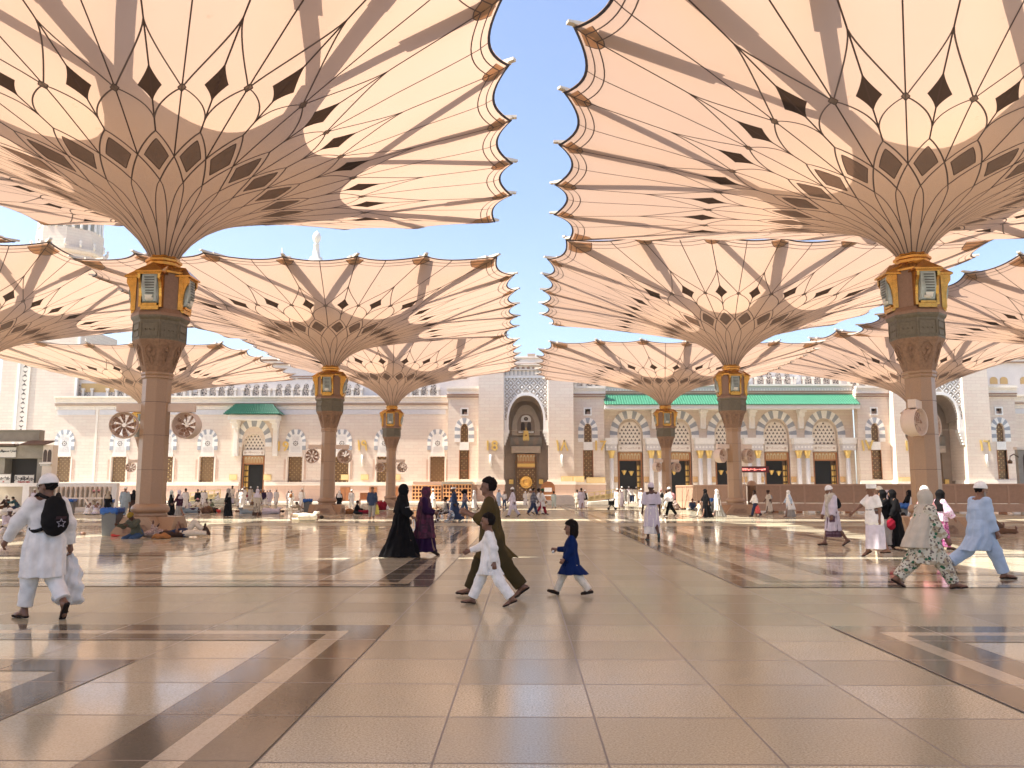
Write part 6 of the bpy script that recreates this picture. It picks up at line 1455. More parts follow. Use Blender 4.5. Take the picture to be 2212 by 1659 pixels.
def kameez(c, c2=None, hem=.62, cap='white', **k): 
    L = [('tunic', 'top', c, dict(hem=hem, hr=(.24, .22), fold=.012, **k)), ('trousers', 'pants', c2 or c, {})]
    if cap: L.append(('cap', 'cap', cap, {}))
    return L
G1 = 'people walking across the plaza'
# --- nearest people
person('man in white tunic and skullcap carrying a black backpack at the left', (86, 1336), 143, 1.76, 'walk', [
    ('tunic', 'top', 'white', dict(hem=.50, hr=(.235, .245), fold=.013, loose=1.02, seed=2.0)), ('trousers', 'pants', 'white', dict(r=(.105, .095, .088), cut=.16)), ('cap', 'cap', 'white', dict(tilt=6)), ('hair', 'hair', 'hair', dict(puff=.95)), SH], N,
    pk=dict(lt=12, lk=2, lf=0, rt=-8, rk=36, rf=48, la=24, le=10, lo=22, ra=-6, re=10, ro=18, hy=34, fat=1.05), group=G1)
person('bareheaded man in olive tunic and trousers, hands clasped before him', (1062, 1290), 178, 1.80, 'walk', [
    ('tunic', 'top', 'olive', dict(hem=.56, hr=(.30, .20), fold=.012, cx=-.06, sl=.72, seed=.5)), ('trousers', 'pants', 'navy2', dict(r=(.115, .105, .10), cut=.03)), ('hair', 'hair', 'hair', dict(puff=1.05)), SH], N,
    pk=dict(lt=-26, lk=12, lf=34, rt=24, rk=3, rf=-2, la=22, le=88, ra=22, re=88, lc=28, rc=28, lo=12, ro=12, lean=3), group=G1)
person('boy in white tunic walking with one arm stretched forward', (1058, 1308), 178, 1.33, 'walk', [
    ('tunic', 'top', 'white', dict(hem=.58, hr=(.26, .20), fold=.013, cx=-.02, seed=4.0)), ('trousers', 'pants', 'white', dict(r=(.108, .10, .098), cut=.10)), ('hair', 'hair', 'hair', dict(puff=1.0)), SH], N,
    pk=dict(lt=-26, lk=10, lf=22, rt=27, rk=4, rf=-4, la=-22, le=18, ra=30, re=38, ro=6, lean=2, head=1.2, sw=.165), group=G1)
person('small girl with dark bobbed hair in a deep blue tunic', (1234, 1286), 178, 1.20, 'walk', [
    ('tunic', 'top', 'navy', dict(hem=.50, hr=(.38, .31), fold=.010, cx=-.05, seed=3.0, loose=1.14)), ('trousers', 'pants', 'cream', dict(r=(.105, .095, .09), cut=.03)), ('hair', 'hair', 'hair', dict(long=.075, puff=1.12, front=.04)), ('shoe', 'shoes', 'sole', dict(sandal=False))], N,
    pk=dict(lt=-24, lk=14, lf=8, rt=27, rk=4, rf=-16, la=4, le=38, ra=20, re=70, lean=-2, head=1.3, sw=.155), skin=M_SKIN3, group=G1)
person('woman in black abaya and face veil holding white beads', (866, 1204), 6, 1.70, 'walk', [
    ('abaya', 'top', 'black', dict(hem=.02, hr=(.46, .28), fold=.022, cx=-.03, sl=.93, sr=(.095, .10), seed=1.0, loose=1.08)), ('veil', 'veil', 'black', dict(length=.42, face=False, slit=True, w=(.20, .25))), ('shoe', 'shoes', 'sole', dict(sandal=False))], N,
    pk=dict(lt=-16, lk=8, rt=22, rk=3, la=8, le=15, ra=14, re=30, hy=-12), group=G1)
person('woman wrapped in a patterned plum veil and dress', (914, 1200), 4, 1.64, 'walk', [
    ('dress', 'top', 'purple', dict(hem=.10, hr=(.36, .26), fold=.02, cx=-.01, sl=.95, sr=(.09, .085), seed=2.0)), ('veil', 'veil', 'plumprint', dict(length=1.05, w=(.30, .29), fold=.024)), ('shoe', 'shoes', 'sole', dict(sandal=False))], N,
    pk=dict(lt=-14, lk=10, rt=20, rk=3, la=4, le=66, ra=4, re=70, rc=30, lc=30, lean=4), group=G1)
person('dark skinned man in belted pale robe walking away, white cap', (1409, 1167), 93, 1.80, 'away', [
    ('robe', 'top', 'lilac', dict(hem=.42, hr=(.22, .25), fold=.012, sl=.55, sr=(.082, .075), seed=5.0, loose=.98)), ('underskirt', 'skirt', 'white', dict(hem=.20, hr=(.22, .24))), ('cap', 'cap', 'lilac', dict(h=.1, tilt=-14)), ('shoe', 'shoes', 'teal', {})], Md, skin=M_SKIN2,
    pk=dict(lt=4, lk=4, rt=-10, rk=34, rf=45, la=6, le=10, ra=-4, re=14, lo=10, ro=10, sw=.195), group=G1, fine=True)
person('bearded old man in white with grey scarf and plaid sarong', (1801, 1178), 190, 1.73, 'walk2', [
    ('tunic', 'top', 'lilac', dict(hem=.42, hr=(.24, .22), fold=.012, seed=1.5)), ('sarong', 'skirt', 'plaid', dict(hem=.24, hr=(.23, .2))), ('scarf', 'shawl', 'beige', {}), ('cap', 'cap', 'white', {}), ('beard', 'beard', 'wbeard', {}), SH], Md,
    pk=dict(la=6, le=12, ra=8, re=14, hp=12, rt=16, rk=3, lt=-14, lk=24), group=G1, fine=True)
person('man in short sleeved white shirt, belt and long white sarong', (1893, 1203), 186, 1.66, 'walk', [
    ('shirt', 'top', 'white', dict(hem=.78, hr=(.185, .215), fold=.008, sl=.42, sr=(.082, .08), seed=2.2, loose=1.04)), ('sarong', 'skirt', 'lilac', dict(hem=.20, hr=(.25, .25), fold=.018, nf=5)), ('cap', 'cap', 'white', dict(tall=.075)), SH], Md,
    pk=dict(la=-12, le=18, ra=38, re=10, ro=22, lt=-10, lk=14, rt=12, rk=4, hy=-25, fat=1.1), group=G1, fine=True)
person('woman in floral tunic and trousers under a long beige veil', (2006, 1271), 2, 1.66, 'walk', [
    ('tunic', 'top', 'floral', dict(hem=.42, hr=(.30, .25), fold=.014, cx=-.02, sl=.95, seed=1.2, loose=1.14)), ('trousers', 'pants', 'floral', dict(r=(.14, .13, .095), cut=.06)), ('veil', 'veil', 'beige', dict(length=.70, w=(.30, .28), back=.10, fold=.014)), SH], N,
    pk=dict(lt=-27, lk=16, lf=30, rt=28, rk=3, rf=-4, la=14, le=18, ra=14, re=18, fat=1.12), group=G1)
person('bearded man in pale blue tunic, trousers and white cap at the right', (2126, 1250), 6, 1.76, 'walk', [
    ('tunic', 'top', 'sky', dict(hem=.50, hr=(.30, .23), fold=.013, cx=-.08, seed=.7, loose=1.1)), ('trousers', 'pants', 'sky', dict(r=(.125, .115, .10), cut=.08)), ('cap', 'cap', 'white', dict(tilt=-4)), ('beard', 'beard', 'gbeard', dict(l=.03)), ('hair', 'hair', 'hair', dict(puff=.95)), SH], N,
    pk=dict(lt=-30, lk=26, lf=36, rt=22, rk=2, rf=0, la=-6, le=12, ra=4, re=14, fat=1.12, hp=6), group=G1)
person('woman in pink print dress and blouse with a black headscarf', (2036, 1189), 0, 1.62, 'walk', [
    ('dress', 'skirt', 'pinkprint', dict(hem=.10, hr=(.22, .2), top=.04)), ('blouse', 'top', 'blouse', dict(hem=.82, hr=(.2, .21), sl=.95, sr=(.10, .085))), ('headscarf', 'veil', 'black', dict(length=.34, w=(.17, .22))), SH], Md, pk=dict(la=20, le=40), group=G1)
person('man in white baseball cap half hidden behind the floral woman', (2008, 1193), 185, 1.70, 'walk', [('shirt', 'top', 'pink', dict(hem=.80, hr=(.19, .2), sl=.5)), ('trousers', 'pants', 'brown', {}), ('cap', 'cap', 'white', {}), SH], Md, group=G1)
person('woman in black jacket and grey skirt shading her face with a hand', (1915, 1184), 182, 1.62, 'walk', [('jacket', 'top', 'black', dict(hem=.85, hr=(.19, .22), sl=.95, sr=(.085, .07))), ('skirt', 'skirt', 'grey', dict(hem=.10, hr=(.27, .24), fold=.02)), ('headscarf', 'veil', 'black', dict(length=.3, w=(.17, .22))), SH], Md, pk=dict(la=60, le=100), skin=M_SKIN3, group=G1)
person('woman in full black abaya walking beside the grey skirted woman', (1936, 1184), 182, 1.62, 'walk2', [('abaya', 'top', 'black', dict(hem=.06, hr=(.33, .25), fold=.02, sl=.95, sr=(.09, .08))), ('veil', 'veil', 'black', dict(length=.4, w=(.18, .24))), SH], Md, skin=M_SKIN3, group=G1)
G2 = 'smaller figures farther across the plaza'
def thobe(c='white', cap='white', hem=.14, **k):
    L = [('thobe', 'top', c, dict(hem=hem, hr=(.23, .22), fold=.012))]
    if cap: L.append(('cap', 'cap', cap, {}))
    else: L.append(('hair', 'hair', 'hair', {}))
    return L
def abaya(c='black', v='black', length=.42): return [('abaya', 'top', c, dict(hem=.05, hr=(.28, .24), fold=.018, sl=.95, sr=(.09, .08))), ('veil', 'veil', v, dict(length=length, w=(.18, .24)))]
def suit(c, c2, cap=None, sl=.95, hem=.82):
    return [('shirt', 'top', c, dict(hem=hem, hr=(.18, .2), sl=sl)), ('trousers', 'pants', c2, {}), (('cap', 'cap', cap, {}) if cap else ('hair', 'hair', 'hair', {}))]
def kz(c, cap='white', c2=None, hem=.55): return [('tunic', 'top', c, dict(hem=hem, hr=(.23, .21), fold=.012)), ('trousers', 'pants', c2 or c, {}), (('cap', 'cap', cap, {}) if cap else ('hair', 'hair', 'hair', {}))]
# label, foot point, heading, height, pose, outfit, skin
mid = [
    ('man in pale blue tunic seen from behind, left of the nearest column', (267, 1118), 92, 1.80, 'away', kz('greyblue'), None),
    ('veiled woman in black bending by the bins at the left', (231, 1112), 80, 1.55, 'stand', abaya('black', 'sand', .3), None),
    ('dark robed figure half hidden behind the nearest left column', (286, 1112), 100, 1.65, 'walk', abaya('dkbrown', 'black'), None),
    ('woman in black abaya just right of the nearest left column', (352, 1111), 200, 1.62, 'walk', abaya(), None),
    ('woman in black abaya with a pale headscarf and shoulder bag', (369, 1116), 185, 1.66, 'walk', abaya('black', 'mint', .22), M_SKIN3),
    ('woman in maroon top and grey skirt with a pink headscarf', (386, 1116.5), 185, 1.65, 'walk2', [('top', 'top', 'plum', dict(hem=.7, hr=(.22, .22))), ('skirt', 'skirt', 'grey', dict(hem=.08, hr=(.25, .24))), ('headscarf', 'veil', 'lilac', dict(length=.3))], M_SKIN3),
    ('man in white robe with a side bag, back turned, near the ramp', (399, 1103), 95, 1.72, 'away', thobe('white', None), None),
    ('man in black robe facing the viewer by the brass ramp railing', (426, 1099), 265, 1.70, 'stand', thobe('black', None), None),
    ('first of two men in white robes standing together by the ramp', (434, 1092), 90, 1.70, 'away', thobe(), None),
    ('second of two men in white robes standing together by the ramp', (441, 1094), 95, 1.74, 'away', thobe(), None),
    ('woman in long black coat with a grey headscarf, hands folded', (492, 1116.5), 175, 1.70, 'stand', abaya('black', 'grey', .25), M_SKIN3),
    ('woman in long beige dress with dark hem walking away', (554, 1116), 95, 1.66, 'away', [('dress', 'top', 'beige', dict(hem=.28, hr=(.25, .24), sl=.9)), ('underskirt', 'skirt', 'dkbrown', dict(hem=.06, hr=(.27, .26))), ('headscarf', 'veil', 'lilac', dict(length=.28))], None),
    ('man with pale yellow vest standing left of the hooded door', (501, 1089), 250, 1.78, 'stand', kz('cream', None, 'lilac'), M_SKIN2),
    ('man in white with a yellow backpack left of the second column', (628, 1100), 95, 1.66, 'away', kz('white', 'grey'), None),
    ('man in white robe walking left of the yellow backpack man', (622.5, 1091), 110, 1.66, 'away', thobe(), None),
    ('man in white robe walking alone right of the door crowd', (596, 1092), 85, 1.74, 'away', thobe(), None),
    ('man in white robe and cap left of the blue lined bin', (651, 1098), 80, 1.76, 'away', thobe(), None),
    ('woman in white headscarf and black dress with a bag at the plinth door', (732, 1103), 100, 1.6, 'away', [('dress', 'top', 'black', dict(hem=.12, hr=(.2, .2))), ('headscarf', 'veil', 'white', dict(length=.35))], None),
    ('man in white tunic with a satchel strap, right of the second column', (759, 1101), 120, 1.70, 'away', kz('white'), None),
    ('man in dark blue shirt walking away with a yellow bag', (803, 1121), 88, 1.78, 'away', suit('dkblue', 'grey', 'brown', hem=.74), None),
    ('person in pink robe partly behind the woman in black', (876, 1090), 180, 1.66, 'stand', thobe('pink', None), None),
    ('man in white robe by the left shoe rack', (936, 1100), 190, 1.74, 'walk', thobe(), None),
    ('bearded man in long grey robe pushing the wheelchair', (981, 1126), 180, 1.82, 'walk', [('robe', 'top', 'dkblue', dict(hem=.10, hr=(.42, .24), cx=-.1, fold=.012, sl=.95)), ('cap', 'cap', 'white', dict(tall=.05)), ('beard', 'beard', 'hair', dict(l=.05)), ('shoe', 'shoes', 'greyblue', dict(sandal=False))], M_SKIN2),
    ('man in striped shirt and jeans with a dark bag on his shoulder', (1003, 1111), 8, 1.74, 'walk', suit('vstripe', 'jeans'), None),
    ('person in white hooded wrap between the right shoe rack and the pier', (1025, 1101), 185, 1.66, 'walk2', [('wrap', 'top', 'white', dict(hem=.15, hr=(.25, .22))), ('hood', 'veil', 'white', dict(length=.4)), ('shoe', 'shoes', 'sole', dict(sandal=False))], None),
    ('man in pale grey robe behind the olive man', (1077, 1096), 20, 1.76, 'walk', thobe('paleblue'), None),
    ('boy in white shirt and jeans near the portal', (1089.5, 1095), 260, 1.5, 'stand', suit('white', 'jeans'), None),
    ('man in white tunic and turban striding left in front of the portal', (1108, 1117), 182, 1.82, 'walk', kz('lilac', 'white', None, .45), M_SKIN2),
    ('woman in white veil right before the bronze portal door', (1135, 1092), 90, 1.58, 'away', abaya('white', 'white', .6), None),
    ('man in cream robe behind the man in the striped jumper', (1146, 1101), 95, 1.74, 'walk', thobe('cream'), None),
    ('man in navy striped jumper and dark trousers walking right', (1152, 1113.5), 8, 1.76, 'walk', suit('stripe', 'dkblue', None, .95, .80), None),
    ('man in white tunic beside the man in the green cap', (1163, 1112), 5, 1.74, 'walk2', kz('white', None), M_SKIN2),
    ('man in green cap, white tunic and maroon trousers', (1171, 1112), 5, 1.76, 'walk', kz('white', 'green', 'maroon'), M_SKIN2),
    ('boy in grey tunic and trousers in front of the marble block', (1196.5, 1098.5), 100, 1.55, 'away', kz('mint', None, None, .6), None),
    ('man in grey tunic, left of three walking together to the arcade', (1247, 1100), 75, 1.66, 'away', kz('beige', None), None),
    ('man in pale pink robe, middle of three walking to the arcade', (1256, 1101), 75, 1.80, 'walk', thobe('lilac', None), None),
    ('man in black vest, right of three walking to the arcade', (1264, 1099), 80, 1.68, 'walk', [('tunic', 'top', 'white', dict(hem=.6, hr=(.22, .21))), ('vest', 'top', 'black', dict(hem=.78, hr=(.2, .22), sl=0, loose=1.1)), ('trousers', 'pants', 'white', {}), ('cap', 'cap', 'white', {})], None),
    ('man in white with a black backpack right of the big walking man', (1429, 1104), 95, 1.74, 'away', kz('white', 'pink'), None),
    ('second man in white close behind the pink towel man', (1440, 1101), 180, 1.66, 'walk', kz('white', None), None),
    ('man in white shirt and black trousers with a pink towel', (1448, 1115.5), 182, 1.80, 'walk', suit('white', 'black', 'white'), M_SKIN2),
    ('woman in flowing black abaya leading a child', (1526, 1118.5), 178, 1.68, 'walk', [('abaya', 'top', 'black', dict(hem=.03, hr=(.34, .25), cx=-.08, fold=.022, sl=.8, sr=(.10, .09))), ('veil', 'veil', 'black', dict(length=.75, w=(.24, .26), back=.06))], M_SKIN3),
    ('woman in white and grey wraps with a brown cloak behind', (1551, 1117), 178, 1.70, 'walk', [('cloak', 'top', 'grey', dict(hem=.03, hr=(.36, .25), cx=-.14, fold=.02, sl=.6)), ('wrap', 'veil', 'white', dict(length=1.05, w=(.22, .24), fold=.022))], M_SKIN2),
    ('man in white shirt and dark trousers carrying a red plastic bag', (1632, 1116), 178, 1.66, 'walk', suit('white', 'dkblue', None, .95, .86) + [('shoe', 'shoes', 'sole', dict(sandal=False))], M_SKIN2),
    ('man in cream robe with a black brimless hat and small rucksack', (1662, 1109), 180, 1.66, 'walk', [('robe', 'top', 'cream', dict(hem=.15, hr=(.26, .23), sl=.6)), ('hat', 'cap', 'dkbrown', dict(tall=.08))], M_SKIN2),
    ('woman in white veil and brown skirt before the barriers', (1706, 1117.5), 178, 1.62, 'walk', [('skirt', 'skirt', 'grey', dict(hem=.03, hr=(.33, .25), cx=-.06, fold=.02)), ('blouse', 'top', 'paleblue', dict(hem=.7, hr=(.22, .22))), ('veil', 'veil', 'white', dict(length=.95, w=(.30, .27), back=.10))], None),
    ('man in white cap and robe behind the sarong man', (1903, 1160), 5, 1.70, 'walk', thobe('cream', 'cream'), None),
    ('person in white headscarf behind the women in black', (1920, 1152), 5, 1.62, 'walk2', abaya('lilac', 'lilac', .4), M_SKIN3),
    ('person in black leaning out from behind the nearest right column', (1970, 1142), 195, 1.66, 'walk', abaya('black', 'black', .3), M_SKIN2),
    ('man in white and yellow vest, left of two by the stair wall', (199, 1103), 20, 1.64, 'stand', kz('cream', 'pink', 'ivory'), None),
    ('man in yellow vest, right of two by the stair wall', (212, 1103), 190, 1.64, 'stand', kz('cream', 'pink', 'ivory'), None),
    ('man in white robe hidden behind the backpack man by the stair wall', (71, 1104), 90, 1.70, 'stand', thobe('lilac', 'white', .2), None),
    ('woman in purple behind the wheelchair pusher', (982, 1104), 180, 1.6, 'walk', abaya('purple', 'purple', .4), None),
    ('child in tan clothes held by the woman in the flowing abaya', (1511, 1116), 180, 1.0, 'walk', suit('cream', 'cream'), M_SKIN2),
]
door1 = [(514, 1095, 'cream', 'figure in cream at the left end of the crowd by the hooded door'), (522, 1100, 'white', 'man in white with red bag in the crowd by the hooded door'), (530, 1090, 'maroon', 'man in maroon shirt entering the hooded door'), (540, 1088, 'ivory', 'man in ivory shawl entering the hooded door'), (543.5, 1093, 'yellow', 'person in bright yellow in the crowd by the hooded door'), (526, 1086.5, 'white', 'man in white cap on the steps of the hooded door'), (555, 1086, 'dkbrown', 'dark dressed man stepping into the hooded doorway'), (562, 1093, 'orange', 'person with orange bag in the crowd by the hooded door'), (568.5, 1093, 'purple', 'man in white with purple bag right of the beige dressed woman'), (576, 1092, 'white', 'man in white right behind the purple bag man'), (582, 1094.5, 'lilac', 'tall man in white with a red tag, right side of the door crowd')]
for x, y, c, lab in door1:
    o_ = suit('maroon', 'white', None) if c == 'maroon' else suit(c, 'white', 'grey', .95, .7) if c in ('orange', 'purple') else [('tunic', 'top', c, dict(hem=.5, hr=(.23, .21), fold=.012)), ('trousers', 'pants', 'brown' if c == 'yellow' else 'white', {}), ('cap', 'cap', 'white', {})]
    mid.append((lab, (x, y), 92, 1.72, 'away', o_, None))
door2 = [(1334, 1099.5, 'white', 'man in white at the left of the arcade door crowd'), (1341, 1098, 'lilac', 'man in lilac white robe second in the arcade door crowd'), (1344, 1088, 'white', 'tall man in white on the top step of the arcade door'), (1350, 1086, 'grey', 'grey dressed person stepping into the arcade door'), (1355, 1091, 'white', 'man in bright white robe in the middle of the arcade door crowd'), (1359, 1085, 'lilac', 'capped man just inside the arcade door'), (1364.5, 1086, 'paleblue', 'man in white shirt and dark trousers stepping inside the arcade door'), (1375, 1087, 'cream', 'man in tan shirt at the right jamb of the arcade door'), (1382, 1091, 'white', 'man in white behind the tan shirted man'), (1386, 1099, 'white', 'broad man in white robe nearest in the arcade door crowd'), (1413, 1097, 'white', 'man in white half hidden by the big walking man')]
for x, y, c, lab in door2:
    o_ = suit('white', 'dkblue') if c == 'paleblue' else thobe(c, 'white' if c != 'grey' else None)
    mid.append((lab, (x, y), 92, 1.74, 'away', o_, None))
for i, (lab, xy, hd, h, pose, out, skin) in enumerate(mid):
    z0 = .30 if xy[1] < 1092.5 else 0; p_ = gp(*xy)
    if p_.y > 101.5: p_ = gp(xy[0], xy[1], .30); z0 = .30
    elif z0: z0 = 0
    if p_.y > 106.3: p_ = Vector((p_.x * 106.3 / p_.y, 106.3, 0))
    person(lab, (p_.x, p_.y, 0), hd + 4 * math.sin(i * 2.1), h * (1 + .02 * math.sin(i * 1.3)), pose, out, Md if p_.y < 70 else Fr, skin, G2, z0=z0, fine=False)
# seated and lying people
low = [
    ('man in green jacket and yellow cap slumped against the nearest left column foot', (297, 1163), 250, 1.72, 'hunch', [('jacket', 'top', 'grn2', dict(hem=.14, hr=(.22, .22))), ('trousers', 'pants', 'jeans', {}), ('cap', 'cap', 'mustard', {}), ('shoe', 'shoes', 'greyblue', dict(sandal=False))], M_SKIN2, None, 0),
    ('man in white sitting cross-legged at the left edge', (14, 1152), 330, 1.7, 'sit', [('shawl', 'top', 'lilac', dict(hem=.08, hr=(.26, .28))), ('trousers', 'pants', 'white', {}), ('cap', 'cap', 'white', {})], M_SKIN2, None, 0),
    ('second man in white cap sitting at the left edge', (40, 1154), 200, 1.62, 'sit', [('robe', 'top', 'cream', dict(hem=.08, hr=(.28, .3))), ('trousers', 'pants', 'cream', {}), ('cap', 'cap', 'white', {})], M_SKIN2, None, 0),
    ('man in dark jacket with white beard sitting on the kerb step at the left', (13, 1106), 280, 1.7, 'sit', [('jacket', 'top', 'dkbrown', dict(hem=.1, hr=(.25, .28))), ('trousers', 'pants', 'brown', {}), ('cap', 'cap', 'ivory', {}), ('beard', 'beard', 'wbeard', {})], None, None, .3),
    ('man in dark clothes sitting on the kerb step facing left', (37, 1106), 200, 1.7, 'hunch', [('jacket', 'top', 'teal', dict(hem=.1, hr=(.25, .28))), ('trousers', 'pants', 'dkblue', {}), ('hair', 'hair', 'hair', {})], None, None, .3),
    ('man in white crouching on the floor left of the black veiled woman', (188, 1112), 90, 1.7, 'hunch', [('robe', 'top', 'white', dict(hem=.08, hr=(.26, .28))), ('trousers', 'pants', 'white', {}), ('cap', 'cap', 'white', {})], None, None, 0),
    ('second crouching man in white with a dark bag beside him', (206, 1112), 100, 1.7, 'hunch', [('robe', 'top', 'lilac', dict(hem=.08, hr=(.26, .28))), ('trousers', 'pants', 'white', {}), ('cap', 'cap', 'white', {})], None, None, 0),
    ('seated person in white at the left of the resting group', (405, 1101), 300, 1.6, 'sit', [('robe', 'top', 'lilac', dict(hem=.08, hr=(.26, .28))), ('trousers', 'pants', 'white', {}), ('hair', 'hair', 'hair', {})], M_SKIN2, None, 0),
    ('seated man in cream robe in the middle of the resting group', (428, 1101), 250, 1.75, 'sit', [('robe', 'top', 'cream', dict(hem=.08, hr=(.28, .3))), ('trousers', 'pants', 'cream', {}), ('cap', 'cap', 'pink', {})], M_SKIN2, None, 0),
    ('seated man in white at the right of the resting group', (446, 1101), 120, 1.65, 'sit', [('robe', 'top', 'ivory', dict(hem=.08, hr=(.26, .28))), ('trousers', 'pants', 'ivory', {}), ('cap', 'cap', 'dkbrown', {})], M_SKIN2, None, 0),
    ('seated person in green brown at the right end of the resting group', (454, 1100), 100, 1.6, 'sit', [('robe', 'top', 'grn2', dict(hem=.08, hr=(.26, .28))), ('trousers', 'pants', 'grn2', {}), ('hair', 'hair', 'hair', {})], M_SKIN2, None, 0),
    ('man in white reclining on the ramp edge beside the brass railing', (472, 1090), 200, 1.7, 'sit', [('robe', 'top', 'white', dict(hem=.08, hr=(.26, .28))), ('trousers', 'pants', 'white', {}), ('cap', 'cap', 'white', {})], None, None, .5),
    ('seated man in tan hidden behind the blue lined bin', (650, 1108), 190, 1.6, 'hunch', [('robe', 'top', 'sand', dict(hem=.08, hr=(.26, .28))), ('trousers', 'pants', 'white', {}), ('hair', 'hair', 'hair', {})], None, None, 0),
    ('man in black sitting on the floor right of the second left column', (768, 1111), 20, 1.7, 'sit', [('robe', 'top', 'black', dict(hem=.08, hr=(.26, .28))), ('trousers', 'pants', 'black', {}), ('hair', 'hair', 'hair', {})], None, None, 0),
    ('seated man in white cap by the third left column, knees up', (837, 1101), 190, 1.6, 'hunch', [('robe', 'top', 'white', dict(hem=.08, hr=(.26, .28))), ('trousers', 'pants', 'lilac', {}), ('cap', 'cap', 'white', {})], None, None, 0),
    ('small child in white sitting behind the jeans man', (992, 1106), 200, 1.25, 'sit', [('robe', 'top', 'white', dict(hem=.08, hr=(.26, .28))), ('trousers', 'pants', 'white', {}), ('hair', 'hair', 'hair', {})], None, None, 0),
    ('seated woman in brown print beside the third right column', (1467, 1102), 180, 1.6, 'hunch', [('robe', 'top', 'patch', dict(hem=.08, hr=(.26, .28))), ('veil', 'veil', 'patch', dict(length=.5)), ('trousers', 'pants', 'brown', {})], None, None, 0),
    ('man in dark blue sitting cross-legged against the slanting barrier', (1496, 1102.5), 262, 1.72, 'sit', [('robe', 'top', 'dkblue', dict(hem=.08, hr=(.26, .28))), ('trousers', 'pants', 'grey', {}), ('hair', 'hair', 'hair', {})], None, None, 0),
    ('crouched brown robed person beside brooms, left of the nearest right column', (1967, 1150), 200, 1.5, 'hunch', [('robe', 'top', 'brown', dict(hem=.08, hr=(.26, .28))), ('trousers', 'pants', 'brown', {}), ('hair', 'hair', 'hair', {})], None, None, 0),
]
for lab, xy, hd, h, pose, out, skin, tl, z0 in low:
    person(lab, xy, hd, h, pose, out, Md, skin, 'people sitting on the plaza floor', z0=z0, fine=False)
lie = [  # foot/head placement: the figure lies along X, head towards -X when heading is 0
    ('man in dark shirt and pale trousers lying with one knee raised', (402, 1160), 0, 1.74, 'lieknee', [('shirt', 'top', 'dkblue', dict(hem=.86, hr=(.17, .2), sl=.45)), ('trousers', 'pants', 'cream', dict(r=(.105, .09, .08))), ('hair', 'hair', 'hair', {}), ('shoe', 'shoes', 'dkbrown', dict(sandal=False))], 'back', 0),
    ('sleeping man in patterned shirt with a blue bag, behind the dark shirted man', (345, 1161), 0, 1.6, 'lie', [('shirt', 'top', 'patch', dict(hem=.80, hr=(.17, .2))), ('trousers', 'pants', 'dkbrown', {}), ('hair', 'hair', 'hair', {})], 'back', 25),
    ('man in cream clothes asleep on the floor left of the second column', (662, 1125), 0, 1.76, 'side', [('tunic', 'top', 'cream', dict(hem=.5, hr=(.2, .2))), ('trousers', 'pants', 'cream', {}), ('hair', 'hair', 'hair', {})], 'side', 90),
    ('person in white lying by the second left column foot, knees up', (703, 1110), 0, 1.6, 'lieknee', [('robe', 'top', 'lilac', dict(hem=.6, hr=(.2, .2))), ('trousers', 'pants', 'lilac', {}), ('cap', 'cap', 'white', {})], 'back', 0),
    ('man in dark clothes lying at the right edge with one leg up', (2140, 1156), 0, 1.76, 'lieknee', [('shirt', 'top', 'dkbrown', dict(hem=.82, hr=(.17, .2))), ('trousers', 'pants', 'brown', {}), ('hair', 'hair', 'hair', {})], 'back', 0),
    ('person under a dark grey blanket lying in front of the resting group', (410, 1108), 0, 1.6, 'side', [('blanket', 'top', 'greyblue', dict(hem=.2, hr=(.24, .24))), ('trousers', 'pants', 'plum', {}), ('hair', 'hair', 'hair', {})], 'side', -90),
    ('person asleep in grey blue wrap in front of the hooded door crowd', (534, 1110), 0, 1.6, 'side', [('blanket', 'top', 'greyblue', dict(hem=.2, hr=(.24, .24))), ('trousers', 'pants', 'sand', {}), ('hair', 'hair', 'hair', {})], 'side', -90),
    ('person asleep under a pale pink cloth right of the beige dressed woman', (588, 1110), 0, 1.6, 'side', [('blanket', 'top', 'lilac', dict(hem=.2, hr=(.26, .26))), ('trousers', 'pants', 'maroon', {}), ('hair', 'hair', 'hair', {})], 'side', 90),
]
for lab, xy, hd, h, pose, out, tl, hd2 in lie:
    person(lab, xy, hd2, h, pose, out, Md, M_SKIN2 if 'dark shirted' in lab else None, 'people lying on the plaza floor', tilt=tl, fine=False)
# ------------------------------------------------------------------ things carried, worn and left on the floor
def wp(lab, v):                              # a body point in world space
    r, J, M = PJ[lab]; return r.location + (M @ Vector(v))
def find(lab): return next(k for k in PJ if k.startswith(lab))
def blob(name, f, lo, hi, h, m, parent=None):
    vf = surfnet(f, lo, hi, h); o = bpy.data.objects.new(name, np_mesh(name, vf, m)); link(o, parent)
    if parent is not None: CH.setdefault(parent.name, []).append(o)
    return o
M_PACK = mat('black nylon', (.006, .0055, .0055), .8, spec=.2, bump=.4, bs=18, bd=.01); M_MAR = mat('maroon strap', (.05, .012, .015), .7)
la_ = find('man in white tunic and skullcap'); r, J, M = PJ[la_]
bp = empty('backpack', r.location, 0, 'black backpack with a star emblem worn by the man at the left', 'backpack')
def put_local(o): o.matrix_local = M.copy(); return o
c0 = J['chest'] - J['fw'] * .22 + np.array([0, 0, -.02])
def bag(P):
    d = su([se_(P, c0 + np.array([.0, 0, -.04]), (.10, .155, .22)), se_(P, c0 + np.array([-.045, 0, -.09]), (.085, .14, .15)), se_(P, c0 + np.array([.02, 0, .14]), (.07, .11, .09))], .06)
    return d - .003 * np.sin(P[:, 2] * 60 + 9 * P[:, 1]) * np.sin(P[:, 1] * 50)
put_local(blob('pack', bag, c0 - .4, c0 + .4, .011, M_PACK, bp))
